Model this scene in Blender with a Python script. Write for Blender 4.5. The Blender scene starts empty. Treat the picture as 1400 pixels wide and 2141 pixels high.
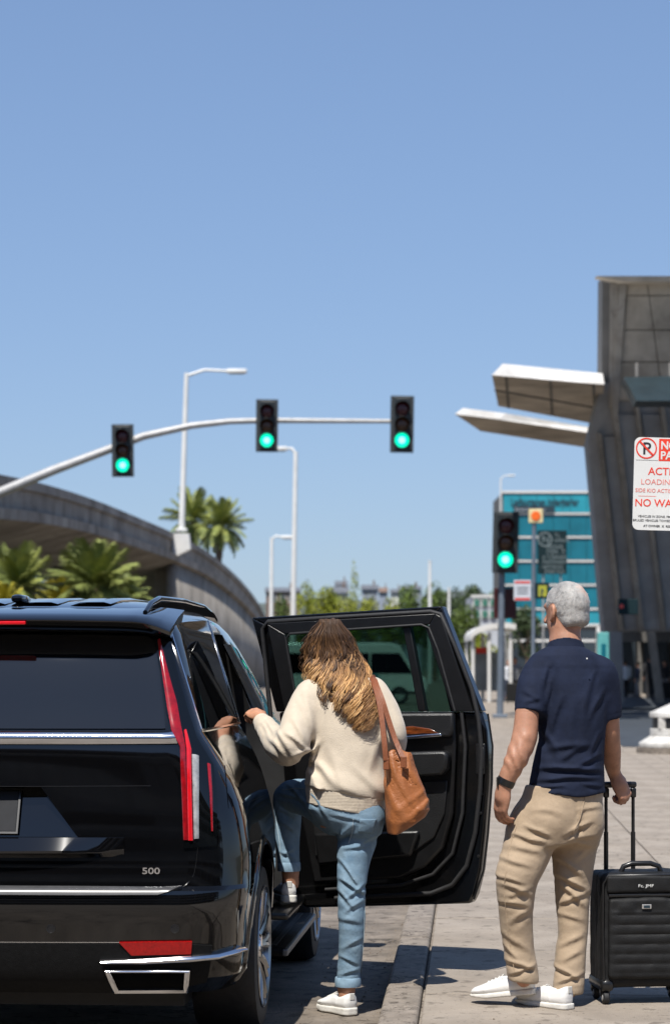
import bpy, bmesh, math, random
import numpy as np
from mathutils import Vector, Matrix

random.seed(7)
rng = np.random.default_rng(11)
C = bpy.context.scene.collection
SC = bpy.context.scene
R = math.radians

# ------------------------------------------------------------ camera, sky, sun, exposure
FPX = 5000.0                      # focal length in photo pixels (photo is 1400 x 2141)
CAMZ, HORY = 1.5, 1393.0
cam_d = bpy.data.cameras.new('camera')
cam = bpy.data.objects.new('camera', cam_d); C.objects.link(cam)
cam.location = (0, 0, CAMZ); cam.rotation_euler = (R(90), 0, 0)
cam_d.sensor_fit = 'VERTICAL'; cam_d.sensor_height = 36.0; cam_d.sensor_width = 36.0
cam_d.lens = FPX / 2141 * 36.0
cam_d.shift_y = (HORY - 1070.5) / 2141
cam_d.clip_start = 0.1; cam_d.clip_end = 6000
cam_d.dof.use_dof = True; cam_d.dof.focus_distance = 10.1; cam_d.dof.aperture_fstop = 4.5
SC.camera = cam

SUN_EL, SHADOW_AZ = 60.0, 18.0     # shadows fall away from the camera and a little to the right
world = bpy.data.worlds.new('World'); SC.world = world; world.use_nodes = True
wn, wl = world.node_tree.nodes, world.node_tree.links
wn.clear()
sky = wn.new('ShaderNodeTexSky'); sky.sky_type = 'NISHITA'; sky.sun_disc = False
sky.sun_elevation = R(SUN_EL); sky.sun_rotation = R(180 + SHADOW_AZ)
sky.altitude = 0; sky.air_density = 1.0; sky.dust_density = 0.3; sky.ozone_density = 2.0
gam = wn.new('ShaderNodeGamma'); gam.inputs['Gamma'].default_value = 0.58
tint = wn.new('ShaderNodeMix'); tint.data_type = 'RGBA'; tint.blend_type = 'MULTIPLY'
tint.inputs[0].default_value = 1.0; tint.inputs[7].default_value = (1.03, 1.27, 1.70, 1)
bg = wn.new('ShaderNodeBackground'); bg.inputs[1].default_value = 0.111
wo = wn.new('ShaderNodeOutputWorld')
wl.new(sky.outputs[0], gam.inputs['Color']); wl.new(gam.outputs[0], tint.inputs[6])
wl.new(tint.outputs[2], bg.inputs[0]); wl.new(bg.outputs[0], wo.inputs[0])

sun_d = bpy.data.lights.new('sun', 'SUN'); sun_d.energy = 5.0; sun_d.angle = R(0.53); sun_d.color = (1.0, 0.955, 0.88)
sun = bpy.data.objects.new('sun', sun_d); C.objects.link(sun)
_a, _e = R(SHADOW_AZ), R(SUN_EL)
LDIR = Vector((math.sin(_a) * math.cos(_e), math.cos(_a) * math.cos(_e), -math.sin(_e)))
sun.rotation_euler = LDIR.to_track_quat('-Z', 'Y').to_euler(); sun.location = (-5, -20, 40)

SC.view_settings.view_transform = 'Standard'; SC.view_settings.look = 'None'
SC.view_settings.exposure = 0.40; SC.view_settings.gamma = 1.0; SC.view_settings.use_curve_mapping = False
SC.render.engine = 'CYCLES'
SC.cycles.use_denoising = True
SC.cycles.max_bounces = 8; SC.cycles.transparent_max_bounces = 12
SC.cycles.caustics_reflective = False; SC.cycles.caustics_refractive = False

# ------------------------------------------------------------ helpers
def at(px, py, Y):
    """photo pixel at a chosen distance -> world point"""
    return Vector(((px - 700) * Y / FPX, Y, CAMZ - (py - HORY) * Y / FPX))

def on_ground(px, py, z=0.0):
    Y = FPX * (CAMZ - z) / (py - HORY)
    return Vector(((px - 700) * Y / FPX, Y, z))

def link(name, me, m=None, parent=None, smooth=None):
    o = bpy.data.objects.new(name, me); C.objects.link(o)
    if m is not None:
        for mm in (m if isinstance(m, (list, tuple)) else [m]): me.materials.append(mm)
    if parent is not None: o.parent = parent
    if smooth is not None:
        me.polygons.foreach_set('use_smooth', [True] * len(me.polygons))
        if smooth < 180: me.set_sharp_from_angle(angle=R(smooth))
    return o

def pyobj(name, V, F, m=None, parent=None, smooth=None):
    me = bpy.data.meshes.new(name)
    me.from_pydata([tuple(v) for v in V], [], [tuple(f) for f in F]); me.update()
    return link(name, me, m, parent, smooth)

def empty(name, label, cat, loc=(0, 0, 0), rz=0.0, group=None):
    o = bpy.data.objects.new(name, None); C.objects.link(o)
    o.location = loc; o.rotation_euler = (0, 0, rz)
    return tag(o, label, cat, group)

def tag(o, label=None, cat=None, group=None, kind=None):
    if label: o['label'] = label
    if cat: o['category'] = cat
    if group: o['group'] = group
    if kind: o['kind'] = kind
    return o

def copy_tree(o, parent=None):
    kids = [c for c in o.children]
    c = o.copy(); C.objects.link(c)
    if parent is not None: c.parent = parent
    for k in kids: copy_tree(k, c)
    return c

class MB:
    """collects simple solids into one mesh"""
    def __init__(s): s.V, s.F = [], []
    def add(s, V, F):
        b = len(s.V); s.V += [tuple(v) for v in V]; s.F += [tuple(i + b for i in f) for f in F]; return s
    def box(s, x0, x1, y0, y1, z0, z1):
        V = [(x, y, z) for z in (z0, z1) for y in (y0, y1) for x in (x0, x1)]
        return s.add(V, [(0, 2, 3, 1), (4, 5, 7, 6), (0, 1, 5, 4), (2, 6, 7, 3), (0, 4, 6, 2), (1, 3, 7, 5)])
    def rbox(s, x0, x1, y0, y1, z0, z1, b=0.01, seg=2):
        bm = bmesh.new(); bmesh.ops.create_cube(bm, size=1)
        for v in bm.verts:
            v.co = Vector(((x0 + x1) / 2 + v.co.x * (x1 - x0), (y0 + y1) / 2 + v.co.y * (y1 - y0), (z0 + z1) / 2 + v.co.z * (z1 - z0)))
        bmesh.ops.bevel(bm, geom=list(bm.edges), offset=b, segments=seg, profile=0.5, affect='EDGES')
        bm.verts.index_update()
        s.add([v.co.copy() for v in bm.verts], [[v.index for v in f.verts] for f in bm.faces]); bm.free(); return s
    def tube(s, pts, rad, n=10, cap=True):
        pts = [Vector(p) for p in pts]; rad = rad if isinstance(rad, (list, tuple)) else [rad] * len(pts)
        V, F = [], []; up = None
        for i, p in enumerate(pts):
            t = (pts[min(i + 1, len(pts) - 1)] - pts[max(i - 1, 0)]).normalized()
            if up is None: up = t.orthogonal().normalized()
            up = (up - t * up.dot(t)).normalized(); w = t.cross(up)
            for k in range(n):
                a = 2 * math.pi * k / n
                V.append(p + (up * math.cos(a) + w * math.sin(a)) * rad[i])
        for i in range(len(pts) - 1):
            for k in range(n):
                k2 = (k + 1) % n
                F.append((i * n + k, i * n + k2, (i + 1) * n + k2, (i + 1) * n + k))
        if cap: F.append(tuple(range(n - 1, -1, -1))); F.append(tuple((len(pts) - 1) * n + k for k in range(n)))
        return s.add(V, F)
    def prism(s, poly, depth):
        """poly: 3-D polygon, extruded by the vector depth"""
        n = len(poly); d = Vector(depth)
        V = [Vector(p) for p in poly] + [Vector(p) + d for p in poly]
        F = [tuple(range(n - 1, -1, -1)), tuple(range(n, 2 * n))] + [(i, (i + 1) % n, n + (i + 1) % n, n + i) for i in range(n)]
        nrm = Vector((0, 0, 0))
        for i in range(n): nrm += Vector(poly[i]).cross(Vector(poly[(i + 1) % n]))
        if nrm.dot(d) < 0: F = [tuple(reversed(f)) for f in F]
        return s.add(V, F)
    def lathe(s, prof, n=32, axis='Z', loc=(0, 0, 0)):
        V, F = [], []; L = Vector(loc)
        for r, h in prof:
            for k in range(n):
                a = 2 * math.pi * k / n; c, d = r * math.cos(a), r * math.sin(a)
                V.append(L + (Vector((c, d, h)) if axis == 'Z' else Vector((h, c, d)) if axis == 'X' else Vector((d, h, c))))
        for i in range(len(prof) - 1):
            for k in range(n):
                k2 = (k + 1) % n; F.append((i * n + k, i * n + k2, (i + 1) * n + k2, (i + 1) * n + k))
        return s.add(V, F)
    def build(s, name, m=None, parent=None, smooth=None):
        return pyobj(name, s.V, s.F, m, parent, smooth)

def bevel_mod(o, w=0.01, seg=2):
    b = o.modifiers.new('bevel', 'BEVEL'); b.width = w; b.segments = seg; b.limit_method = 'ANGLE'; b.angle_limit = R(35)
    return o

def text_obj(name, body, size, loc, rot, m, parent=None, depth=0.001, align='LEFT', bold=0.0, sx=1.0):
    cu = bpy.data.curves.new(name, 'FONT'); cu.body = body; cu.size = size; cu.extrude = depth; cu.align_x = align
    cu.offset = bold; cu.resolution_u = 3
    t = bpy.data.objects.new('tmp', cu); C.objects.link(t)
    bpy.context.view_layer.update()
    me = bpy.data.meshes.new_from_object(t.evaluated_get(bpy.context.evaluated_depsgraph_get()))
    bpy.data.objects.remove(t)
    o = bpy.data.objects.new(name, me); C.objects.link(o)
    me.materials.clear(); me.materials.append(m)
    o.location = loc; o.rotation_euler = rot; o.scale = (sx, 1, 1)
    if parent is not None: o.parent = parent
    return o

# ------------------------------------------------------------ materials
def mat(name, col, rough=0.6, metal=0.0, spec=0.5, var=0.0, vscale=6.0, bump=0.0, bscale=60.0, detail=4.0, coat=0.0,
        col2=None, stain=0.0, sscale=1.0, emit=None, estr=0.0, sheen=0.0, coords='Object', rvar=0.0, stretch=None, sss=0.0):
    m = bpy.data.materials.new(name); m.use_nodes = True
    N, L = m.node_tree.nodes, m.node_tree.links
    b = N['Principled BSDF']
    b.inputs['Base Color'].default_value = (*col, 1); b.inputs['Roughness'].default_value = rough
    b.inputs['Metallic'].default_value = metal; b.inputs['Specular IOR Level'].default_value = spec
    b.inputs['Coat Weight'].default_value = coat; b.inputs['Coat Roughness'].default_value = 0.03
    if sheen: b.inputs['Sheen Weight'].default_value = sheen
    if sss:
        b.inputs['Subsurface Weight'].default_value = sss; b.inputs['Subsurface Radius'].default_value = (0.012, 0.004, 0.002)
        b.inputs['Subsurface Scale'].default_value = 1.0
    if emit:
        b.inputs['Emission Color'].default_value = (*emit, 1); b.inputs['Emission Strength'].default_value = estr
    tc = N.new('ShaderNodeTexCoord'); vec = tc.outputs[coords]
    if stretch:
        mp = N.new('ShaderNodeMapping'); mp.inputs['Scale'].default_value = stretch; L.new(vec, mp.inputs[0]); vec = mp.outputs[0]
    last = None
    if var or col2:
        nz = N.new('ShaderNodeTexNoise'); nz.inputs['Scale'].default_value = vscale; nz.inputs['Detail'].default_value = detail
        nz.inputs['Roughness'].default_value = 0.65; L.new(vec, nz.inputs['Vector'])
        rp = N.new('ShaderNodeValToRGB'); c2 = col2 or tuple(c * (1 - var) for c in col)
        c1 = col if col2 else tuple(min(1, c * (1 + var)) for c in col)
        rp.color_ramp.elements[0].position = 0.34; rp.color_ramp.elements[1].position = 0.66
        rp.color_ramp.elements[0].color = (*c2, 1); rp.color_ramp.elements[1].color = (*c1, 1)
        L.new(nz.outputs['Fac'], rp.inputs[0]); last = rp.outputs[0]
        if stain:
            n2 = N.new('ShaderNodeTexNoise'); n2.inputs['Scale'].default_value = sscale; n2.inputs['Detail'].default_value = 6
            n2.inputs['Roughness'].default_value = 0.7; L.new(vec, n2.inputs['Vector'])
            r2 = N.new('ShaderNodeValToRGB'); r2.color_ramp.elements[0].position = 0.35; r2.color_ramp.elements[1].position = 0.62
            k = 1 - stain; r2.color_ramp.elements[0].color = (k, k * 0.97, k * 0.93, 1); r2.color_ramp.elements[1].color = (1, 1, 1, 1)
            L.new(n2.outputs['Fac'], r2.inputs[0])
            mx = N.new('ShaderNodeMix'); mx.data_type = 'RGBA'; mx.blend_type = 'MULTIPLY'; mx.inputs[0].default_value = 1
            L.new(last, mx.inputs[6]); L.new(r2.outputs[0], mx.inputs[7]); last = mx.outputs[2]
        L.new(last, b.inputs['Base Color'])
        if rvar:
            mr = N.new('ShaderNodeMapRange'); mr.inputs[3].default_value = max(0, rough - rvar); mr.inputs[4].default_value = min(1, rough + rvar)
            L.new(nz.outputs['Fac'], mr.inputs[0]); L.new(mr.outputs[0], b.inputs['Roughness'])
    if bump:
        nb = N.new('ShaderNodeTexNoise'); nb.inputs['Scale'].default_value = bscale; nb.inputs['Detail'].default_value = 5
        L.new(vec, nb.inputs['Vector'])
        bp = N.new('ShaderNodeBump'); bp.inputs['Strength'].default_value = bump; bp.inputs['Distance'].default_value = 0.01
        L.new(nb.outputs['Fac'], bp.inputs['Height']); L.new(bp.outputs[0], b.inputs['Normal'])
    return m

def wear(m, crack=0.5, cscale=0.35, spots=0.4, sscale=9.0, streak=0.0):
    """thin wandering cracks, small dark spots and faint scuffs on a ground or concrete material"""
    N, L = m.node_tree.nodes, m.node_tree.links; b = N['Principled BSDF']; tc = N.new('ShaderNodeTexCoord'); vec = tc.outputs['Object']
    src = b.inputs['Base Color'].links[0].from_socket
    def mult(fac, dark):
        nonlocal src
        mx = N.new('ShaderNodeMix'); mx.data_type = 'RGBA'; mx.blend_type = 'MULTIPLY'; L.new(fac, mx.inputs[0]); L.new(src, mx.inputs[6]); mx.inputs[7].default_value = (*dark, 1); src = mx.outputs[2]
    def ramp(sock, p0, p1, inv=False, k=1.0):
        mr = N.new('ShaderNodeMapRange'); mr.inputs[1].default_value = p0; mr.inputs[2].default_value = p1; mr.inputs[3].default_value = k if inv else 0; mr.inputs[4].default_value = 0 if inv else k; L.new(sock, mr.inputs[0]); return mr.outputs[0]
    if crack:
        nz = N.new('ShaderNodeTexNoise'); nz.inputs['Scale'].default_value = cscale * 5; nz.inputs['Detail'].default_value = 6; L.new(vec, nz.inputs['Vector'])
        ad = N.new('ShaderNodeMix'); ad.data_type = 'RGBA'; ad.blend_type = 'LINEAR_LIGHT'; ad.inputs[0].default_value = .35; L.new(vec, ad.inputs[6]); L.new(nz.outputs['Color'], ad.inputs[7])
        vo = N.new('ShaderNodeTexVoronoi'); vo.feature = 'DISTANCE_TO_EDGE'; vo.inputs['Scale'].default_value = cscale; L.new(ad.outputs[2], vo.inputs['Vector'])
        n2 = N.new('ShaderNodeTexNoise'); n2.inputs['Scale'].default_value = cscale * 2.3; L.new(vec, n2.inputs['Vector'])
        f1 = ramp(vo.outputs['Distance'], 0, .010 * max(1, cscale * 2), True, crack); f2 = ramp(n2.outputs['Fac'], .43, .52)
        mm = N.new('ShaderNodeMath'); mm.operation = 'MULTIPLY'; L.new(f1, mm.inputs[0]); L.new(f2, mm.inputs[1]); mult(mm.outputs[0], (.22, .20, .18))
    if spots:
        n3 = N.new('ShaderNodeTexNoise'); n3.inputs['Scale'].default_value = sscale; n3.inputs['Detail'].default_value = 3; L.new(vec, n3.inputs['Vector']); mult(ramp(n3.outputs['Fac'], .60, .66, False, spots), (.35, .33, .31))
        n4 = N.new('ShaderNodeTexNoise'); n4.inputs['Scale'].default_value = sscale * 4.3; n4.inputs['Detail'].default_value = 2; L.new(vec, n4.inputs['Vector']); mult(ramp(n4.outputs['Fac'], .64, .68, False, spots), (.3, .28, .26))
    if streak:
        mp = N.new('ShaderNodeMapping'); mp.inputs['Scale'].default_value = (1.4, 1.4, .08); L.new(vec, mp.inputs[0]); n5 = N.new('ShaderNodeTexNoise'); n5.inputs['Scale'].default_value = 1.6; n5.inputs['Detail'].default_value = 6; L.new(mp.outputs[0], n5.inputs['Vector'])
        mult(ramp(n5.outputs['Fac'], .48, .66, False, streak), (.42, .40, .38))
    L.new(src, b.inputs['Base Color']); return m

def weave_bump(m, scale, strength, kind='knit', dist=0.002):
    """woven or knitted relief on top of a material"""
    N, L = m.node_tree.nodes, m.node_tree.links; b = N['Principled BSDF']
    tc = N.new('ShaderNodeTexCoord')
    w1 = N.new('ShaderNodeTexWave'); w1.wave_type = 'BANDS'; w1.inputs['Scale'].default_value = scale
    w1.inputs['Distortion'].default_value = 1.2 if kind == 'knit' else 0.4; w1.inputs['Detail'].default_value = 2; w1.inputs['Detail Scale'].default_value = 2
    w2 = N.new('ShaderNodeTexWave'); w2.wave_type = 'BANDS'; w2.bands_direction = 'Z'; w2.inputs['Scale'].default_value = scale * (0.8 if kind == 'knit' else 1)
    w2.inputs['Distortion'].default_value = 1.2 if kind == 'knit' else 0.4; w2.inputs['Detail'].default_value = 2
    ad = N.new('ShaderNodeMath'); ad.operation = 'ADD'
    L.new(tc.outputs['Object'], w1.inputs[0]); L.new(tc.outputs['Object'], w2.inputs[0])
    L.new(w1.outputs['Fac'], ad.inputs[0]); L.new(w2.outputs['Fac'], ad.inputs[1])
    bp = N.new('ShaderNodeBump'); bp.inputs['Strength'].default_value = strength; bp.inputs['Distance'].default_value = dist
    L.new(ad.outputs[0], bp.inputs['Height'])
    if b.inputs['Normal'].links: L.new(b.inputs['Normal'].links[0].from_socket, bp.inputs['Normal'])
    L.new(bp.outputs[0], b.inputs['Normal'])
    return m

def glass_mat(name, tint_c, spec=0.5, rough=0.0):
    m = bpy.data.materials.new(name); m.use_nodes = True
    N, L = m.node_tree.nodes, m.node_tree.links; N.clear()
    o = N.new('ShaderNodeOutputMaterial'); t = N.new('ShaderNodeBsdfTransparent'); t.inputs[0].default_value = (*tint_c, 1)
    g = N.new('ShaderNodeBsdfGlossy'); g.inputs['Roughness'].default_value = rough
    f = N.new('ShaderNodeFresnel'); f.inputs[0].default_value = 1.5
    mx = N.new('ShaderNodeMixShader'); L.new(f.outputs[0], mx.inputs[0]); L.new(t.outputs[0], mx.inputs[1]); L.new(g.outputs[0], mx.inputs[2])
    L.new(mx.outputs[0], o.inputs[0]); return m

M = {}
M['concrete'] = mat('sidewalk_concrete', (0.3015, 0.2592, 0.2142), 0.85, var=0.16, vscale=2.6, bump=0.5, bscale=140, detail=8, stain=0.22, sscale=0.9)
M['curb'] = mat('curb_concrete', (0.2565, 0.2205, 0.1845), 0.85, var=0.26, vscale=7, bump=0.5, bscale=90, detail=8, stain=0.35, sscale=2.5)
M['road'] = mat('road_concrete', (0.2025, 0.171, 0.1395), 0.88, var=0.3, vscale=5, bump=0.6, bscale=120, detail=9, stain=0.3, sscale=1.3)
M['asphalt'] = mat('asphalt', (0.055, 0.057, 0.062), 0.85, var=0.25, vscale=3, bump=0.4, bscale=80)
M['terrain'] = mat('terrain', (0.10, 0.10, 0.07), 0.95, var=0.3, vscale=0.05)
M['conc_grey'] = mat('weathered_concrete', (0.38, 0.345, 0.30), 0.9, var=0.25, vscale=0.5, bump=0.3, bscale=8, detail=8, stain=0.4, sscale=0.35)
M['conc_dark'] = mat('dark_concrete', (0.17, 0.165, 0.158), 0.85, var=0.2, vscale=0.6, bump=0.2, bscale=8, detail=8, stain=0.3, sscale=0.25)
M['white_metal'] = mat('white_painted_metal', (0.648, 0.648, 0.63), 0.4, var=0.06, vscale=2)
M['galv'] = mat('galvanized_steel', (0.38, 0.38, 0.38), 0.5, metal=0.25, var=0.12, vscale=3)
M['black_plastic'] = mat('black_plastic', (0.012, 0.012, 0.013), 0.45, var=0.2, vscale=20)
M['white_paint'] = mat('white_paint', (0.6178, 0.6098, 0.5861), 0.55, var=0.06, vscale=1.5)
M['paint'] = mat('black_car_paint', (0.0022, 0.0022, 0.0026), 0.07, spec=0.5, coat=0.6)
M['glass_dark'] = mat('dark_privacy_glass', (0.0025, 0.003, 0.0035), 0.012, spec=0.62)
M['chrome'] = mat('chrome_trim', (0.72, 0.73, 0.76), 0.12, metal=1.0, var=0.04, vscale=12)
M['satin_black'] = mat('satin_black_trim', (0.010, 0.010, 0.011), 0.32, var=0.2, vscale=25)
M['clad'] = mat('textured_black_cladding', (0.005, 0.005, 0.00525), 0.6, spec=.15, bump=0.3, bscale=300, var=0.3, vscale=60)
M['rubber'] = mat('tyre_rubber', (0.011, 0.011, 0.012), 0.65, bump=0.15, bscale=60, var=0.25, vscale=30)
M['red_lens'] = mat('red_lamp_lens', (0.252, 0.0036, 0.0072), 0.12, spec=0.6, var=0.25, vscale=40, coat=0.5)
M['red_reflector'] = mat('red_reflector', (0.30, 0.004, 0.004), 0.2, spec=0.6, var=0.2, vscale=80)
M['clear_lens'] = mat('clear_lamp_lens', (0.34, 0.345, 0.35), 0.15, spec=0.7, var=0.3, vscale=30, metal=0.15)
M['interior'] = mat('black_interior', (0.008, 0.008, 0.0085), 0.6, var=0.3, vscale=15)

wear(M['concrete'], .8, .5, .6, 9, 0); wear(M['curb'], .95, 2.6, .7, 13, 0); wear(M['road'], .95, .9, .75, 9, 0); wear(M['conc_grey'], .3, .25, .2, 2, .5)
# ============================================================ SETTING
TH = math.atan((985 - 700) / FPX); ST, CT = math.sin(TH), math.cos(TH)
def S(u, v, z=0.0):
    """street frame: u metres right of the kerb face, v metres along the street"""
    return Vector((-0.375 + u * CT + v * ST, -u * ST + v * CT, z))
STREET = Matrix.Translation((-0.375, 0, 0)) @ Matrix.Rotation(-TH, 4, 'Z')
def street(o): o.matrix_world = STREET; return o

g = MB().add([(-2600, -300, -.03), (2600, -300, -.03), (2600, 2600, -.03), (-2600, 2600, -.03)], [(0, 1, 2, 3)]).build('ground', M['terrain'])
tag(g, kind='structure')
rd = MB().box(-16, -0.002, -30, 400, -.2, 0.0).build('road', M['road']); street(rd); tag(rd, kind='structure')
# sidewalk base with single paving slabs
sw = MB().box(0.165, 14, -30, 41.5, -.2, 0.075).build('sidewalk', M['curb']); street(sw); tag(sw, kind='structure')
slab_me = {}
def slab(u0, u1, v0, v1):
    k = (round(u1 - u0, 3), round(v1 - v0, 3))
    if k not in slab_me:
        b = MB().rbox(-k[0] / 2, k[0] / 2, -k[1] / 2, k[1] / 2, -0.03, 0.0, 0.005, 1)
        me = bpy.data.meshes.new('slab'); me.from_pydata(b.V, [], b.F); me.materials.append(M['concrete']); slab_me[k] = me
    o = bpy.data.objects.new('slab', slab_me[k]); C.objects.link(o); o.parent = sw
    o.location = ((u0 + u1) / 2, (v0 + v1) / 2, 0.1 + random.uniform(-.0012, .0012))
ul = [0.17, 1.70, 3.24, 4.78, 6.32]
vl = [-30] + [8.72 + 1.54 * i for i in range(-3, 22)]
for i in range(4):
    for j in range(len(vl) - 1):
        if vl[j] > 41: continue
        slab(ul[i] + .005, ul[i + 1] - .005, vl[j] + .005, min(vl[j + 1], 41.5) - .005)
cu = MB().box(0.0, 0.16, -30, 60, -.2, 0.06).build('curb', M['curb']); street(cu); tag(cu, kind='structure')
cme = None
for j in range(30):
    v0 = 5.0 + j * 1.85
    if cme is None:
        b = MB().rbox(0, 0.16, 0.004, 1.846, -0.05, 0.037, 0.018, 3)
        cme = bpy.data.meshes.new('curb_stone'); cme.from_pydata(b.V, [], b.F); cme.materials.append(M['curb'])
    o = bpy.data.objects.new('curb_stone', cme); C.objects.link(o); o.parent = cu
    o.location = (0.002, v0, 0.062 + random.uniform(-.0015, .001))
# far plaza, with a dark sheet painting the terminal's shade on it
pl = MB().box(0.165, 60, 41.5, 400, -.2, 0.07).build('plaza', M['concrete']); street(pl); tag(pl, kind='structure')
M['shade_blue'] = mat('shaded_paving', (0.040, 0.048, 0.058), 0.7, var=0.25, vscale=1.2, bump=0.3, bscale=40)  # dark blue tone that stands for shade on the pavement
cr = MB().add([S(3.05, 42.5, .078), S(40, 42.5, .078), S(40, 110, .078), S(3.9, 110, .078), S(3.2, 70, .078)], [(0, 1, 2, 3, 4)]).build('shade_sheet', M['shade_blue'])
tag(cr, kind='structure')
bk = MB().box(3.4, 30, 67.5, 69.3, 0.05, 0.086).build('lit_strip', M['concrete']); street(bk); tag(bk, kind='structure')  # pale strip painted as a sunlit line across that shade

# ------------------------------------------------------------ hills
def ridge(name, Y, pts, m, depth=120):
    V, F = [], []
    for i, (px, py) in enumerate(pts):
        p = at(px, py, Y); V += [p, (p.x * 1.0, Y + depth, p.z * 0.9), (p.x, Y - depth, -0.5)]
    for i in range(len(pts) - 1):
        a, b = i * 3, i * 3 + 3
        F += [(a + 2, b + 2, b, a), (a, b, b + 1, a + 1)]
    o = pyobj(name, V, F, m, None, 60); tag(o, kind='structure'); return o
M['hill'] = mat('wooded_hill', (0.07, 0.085, 0.075), 0.95, var=0.5, vscale=0.09, detail=8, bump=0.6, bscale=0.3)
hp = [(x, 1243 - 14 * math.sin(x / 210.0 + 1.9) - 6 * math.sin(x / 47.0) + (x > 1000) * 10) for x in range(-900, 2300, 25)]
ridge('hill', 800, hp, M['hill'])

# ------------------------------------------------------------ foliage helpers
def leaf_mat(name, c, c2):
    m = mat(name, c, 0.55, col2=c2, vscale=0.8, detail=3)
    b = m.node_tree.nodes['Principled BSDF']; b.inputs['Specular IOR Level'].default_value = 0.25
    return m
M['leaf_bright'] = leaf_mat('bright_leaf', (0.30, 0.31, 0.035), (0.13, 0.17, 0.02))
M['leaf_mid'] = leaf_mat('green_leaf', (0.12, 0.17, 0.035), (0.05, 0.08, 0.02))
M['leaf_dark'] = leaf_mat('dark_leaf', (0.07, 0.10, 0.04), (0.03, 0.05, 0.02))
M['bark'] = mat('bark', (0.12, 0.085, 0.06), 0.9, var=0.3, vscale=4, bump=0.5, bscale=20)
M['palm_leaf'] = leaf_mat('palm_frond', (0.29, 0.315, 0.085), (0.10, 0.135, 0.042))
M['palm_leaf2'] = leaf_mat('palm_frond_yellow', (0.52, 0.44, 0.05), (0.26, 0.25, 0.04))

def leaves(clumps, n, size, seed):
    r = np.random.default_rng(seed); V, F = [], []
    vol = np.array([c[3] * c[4] * c[5] for c in clumps]) ** 0.67; cnt = np.maximum(8, (n * vol / vol.sum()).astype(int))
    for (cx, cy, cz, rx, ry, rz), k in zip(clumps, cnt):
        d = r.normal(size=(k, 3)); d /= np.linalg.norm(d, axis=1)[:, None]
        rad = (0.55 + 0.5 * r.random(k) ** 0.5)[:, None]
        P = np.array([cx, cy, cz]) + d * rad * np.array([rx, ry, rz])
        nr = d + r.normal(size=(k, 3)) * 0.7; nr /= np.linalg.norm(nr, axis=1)[:, None]
        t = np.cross(nr, r.normal(size=(k, 3))); t /= np.linalg.norm(t, axis=1)[:, None] + 1e-9
        b = np.cross(nr, t); s = (size * (0.6 + 0.8 * r.random(k)))[:, None]
        Q = np.stack([P - t * s, P - b * s * .55, P + t * s, P + b * s * .55], 1)
        o = len(V); V += Q.reshape(-1, 3).tolist()
        F += [(o + 4 * i, o + 4 * i + 1, o + 4 * i + 2, o + 4 * i + 3) for i in range(k)]
    return V, F

def tree(px, ytop, w_px, Y, m, label, seed, group='trees along the far street', kind='broad', nleaf=1500, h_px=None):
    top = at(px, ytop, Y); W = w_px * Y / FPX; H = top.z
    r = random.Random(seed)
    t = empty('tree', label, 'tree', (top.x, Y, 0), 0, group)
    cl = []
    if kind == 'slim':
        for i in range(8):
            f = i / 7; rr = W / 2 * (1 - 0.75 * f ** 1.5)
            cl.append((r.uniform(-.1, .1) * W, r.uniform(-.1, .1) * W, H * (0.35 + 0.62 * f), rr, rr, H * 0.1))
    else:
        for i in range(15):
            a = r.uniform(0, 6.28); rr = W * 0.5 * math.sqrt(r.random()) * 0.75; f = r.uniform(0.42, 0.86)
            k = 1 - 0.6 * max(0, f - 0.55) / 0.4
            cl.append((rr * math.cos(a) * k, rr * math.sin(a) * k, H * f, W * r.uniform(.15, .25), W * r.uniform(.15, .25), H * r.uniform(.09, .15)))
        cl.append((0, 0, H * .86, W * .2, W * .2, H * .13))
    V, F = leaves(cl, nleaf, max(0.1, W * 0.04), seed)
    pyobj('crown', V, F, m, t)
    b = MB().tube([(0, 0, -.1), (0.02 * W, 0, H * .3), (0, 0.02 * W, H * .7)], [W * .05, W * .035, W * .012], 7)
    for i in range(4):
        a = r.uniform(0, 6.28)
        b.tube([(0, 0, H * r.uniform(.28, .4)), (W * .3 * math.cos(a), W * .3 * math.sin(a), H * r.uniform(.5, .7))], [W * .02, W * .008], 5)
    b.build('trunk', M['bark'], t, 60)
    return t

tree(738, 1186, 40, 230, M['leaf_bright'], 'tall slim yellow-green tree standing above the far treetops', 3, kind='slim')
for i, (px, yt, w, Y, mm, lb) in enumerate([
    (640, 1212, 70, 235, 'leaf_bright', 'bright yellow-green tree just right of the tall white lamp post'),
    (684, 1222, 84, 240, 'leaf_bright', 'bright tree between the lamp post and the slim tall tree'),
    (768, 1240, 64, 225, 'leaf_bright', 'low yellow-green tree in front of the grey dark-roofed house'),
    (815, 1246, 76, 245, 'leaf_bright', 'yellow-green tree below the small white house'),
    (862, 1220, 88, 240, 'leaf_mid', 'round green tree left of the thin grey far pole'),
    (908, 1212, 88, 235, 'leaf_mid', 'round green tree right behind the thin grey far pole'),
    (950, 1222, 84, 215, 'leaf_dark', 'dark green tree above the upper corner of the open car door'),
    (990, 1220, 90, 200, 'leaf_dark', 'large dark tree left of the pale building with green windows'),
    (1030, 1230, 70, 190, 'leaf_mid', 'green tree just left of the near traffic signal post'),
    (968, 1262, 84, 150, 'leaf_mid', 'leafy green tree left of the white curved shelter roof'),
    (1004, 1322, 90, 160, 'leaf_bright', 'sunny tree seen under the white curved shelter roof'),
    (728, 1244, 60, 222, 'leaf_bright', 'low bright tree at the foot of the slim tall tree'),
    (586, 1240, 56, 260, 'leaf_mid', 'small green tree between the two white lamp posts'),
    (1100, 1262, 90, 190, 'leaf_dark', 'dark tree at the foot of the teal office building')]):
    tree(px, yt, w, Y, M[mm], lb, 20 + i, nleaf=2600)

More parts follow.
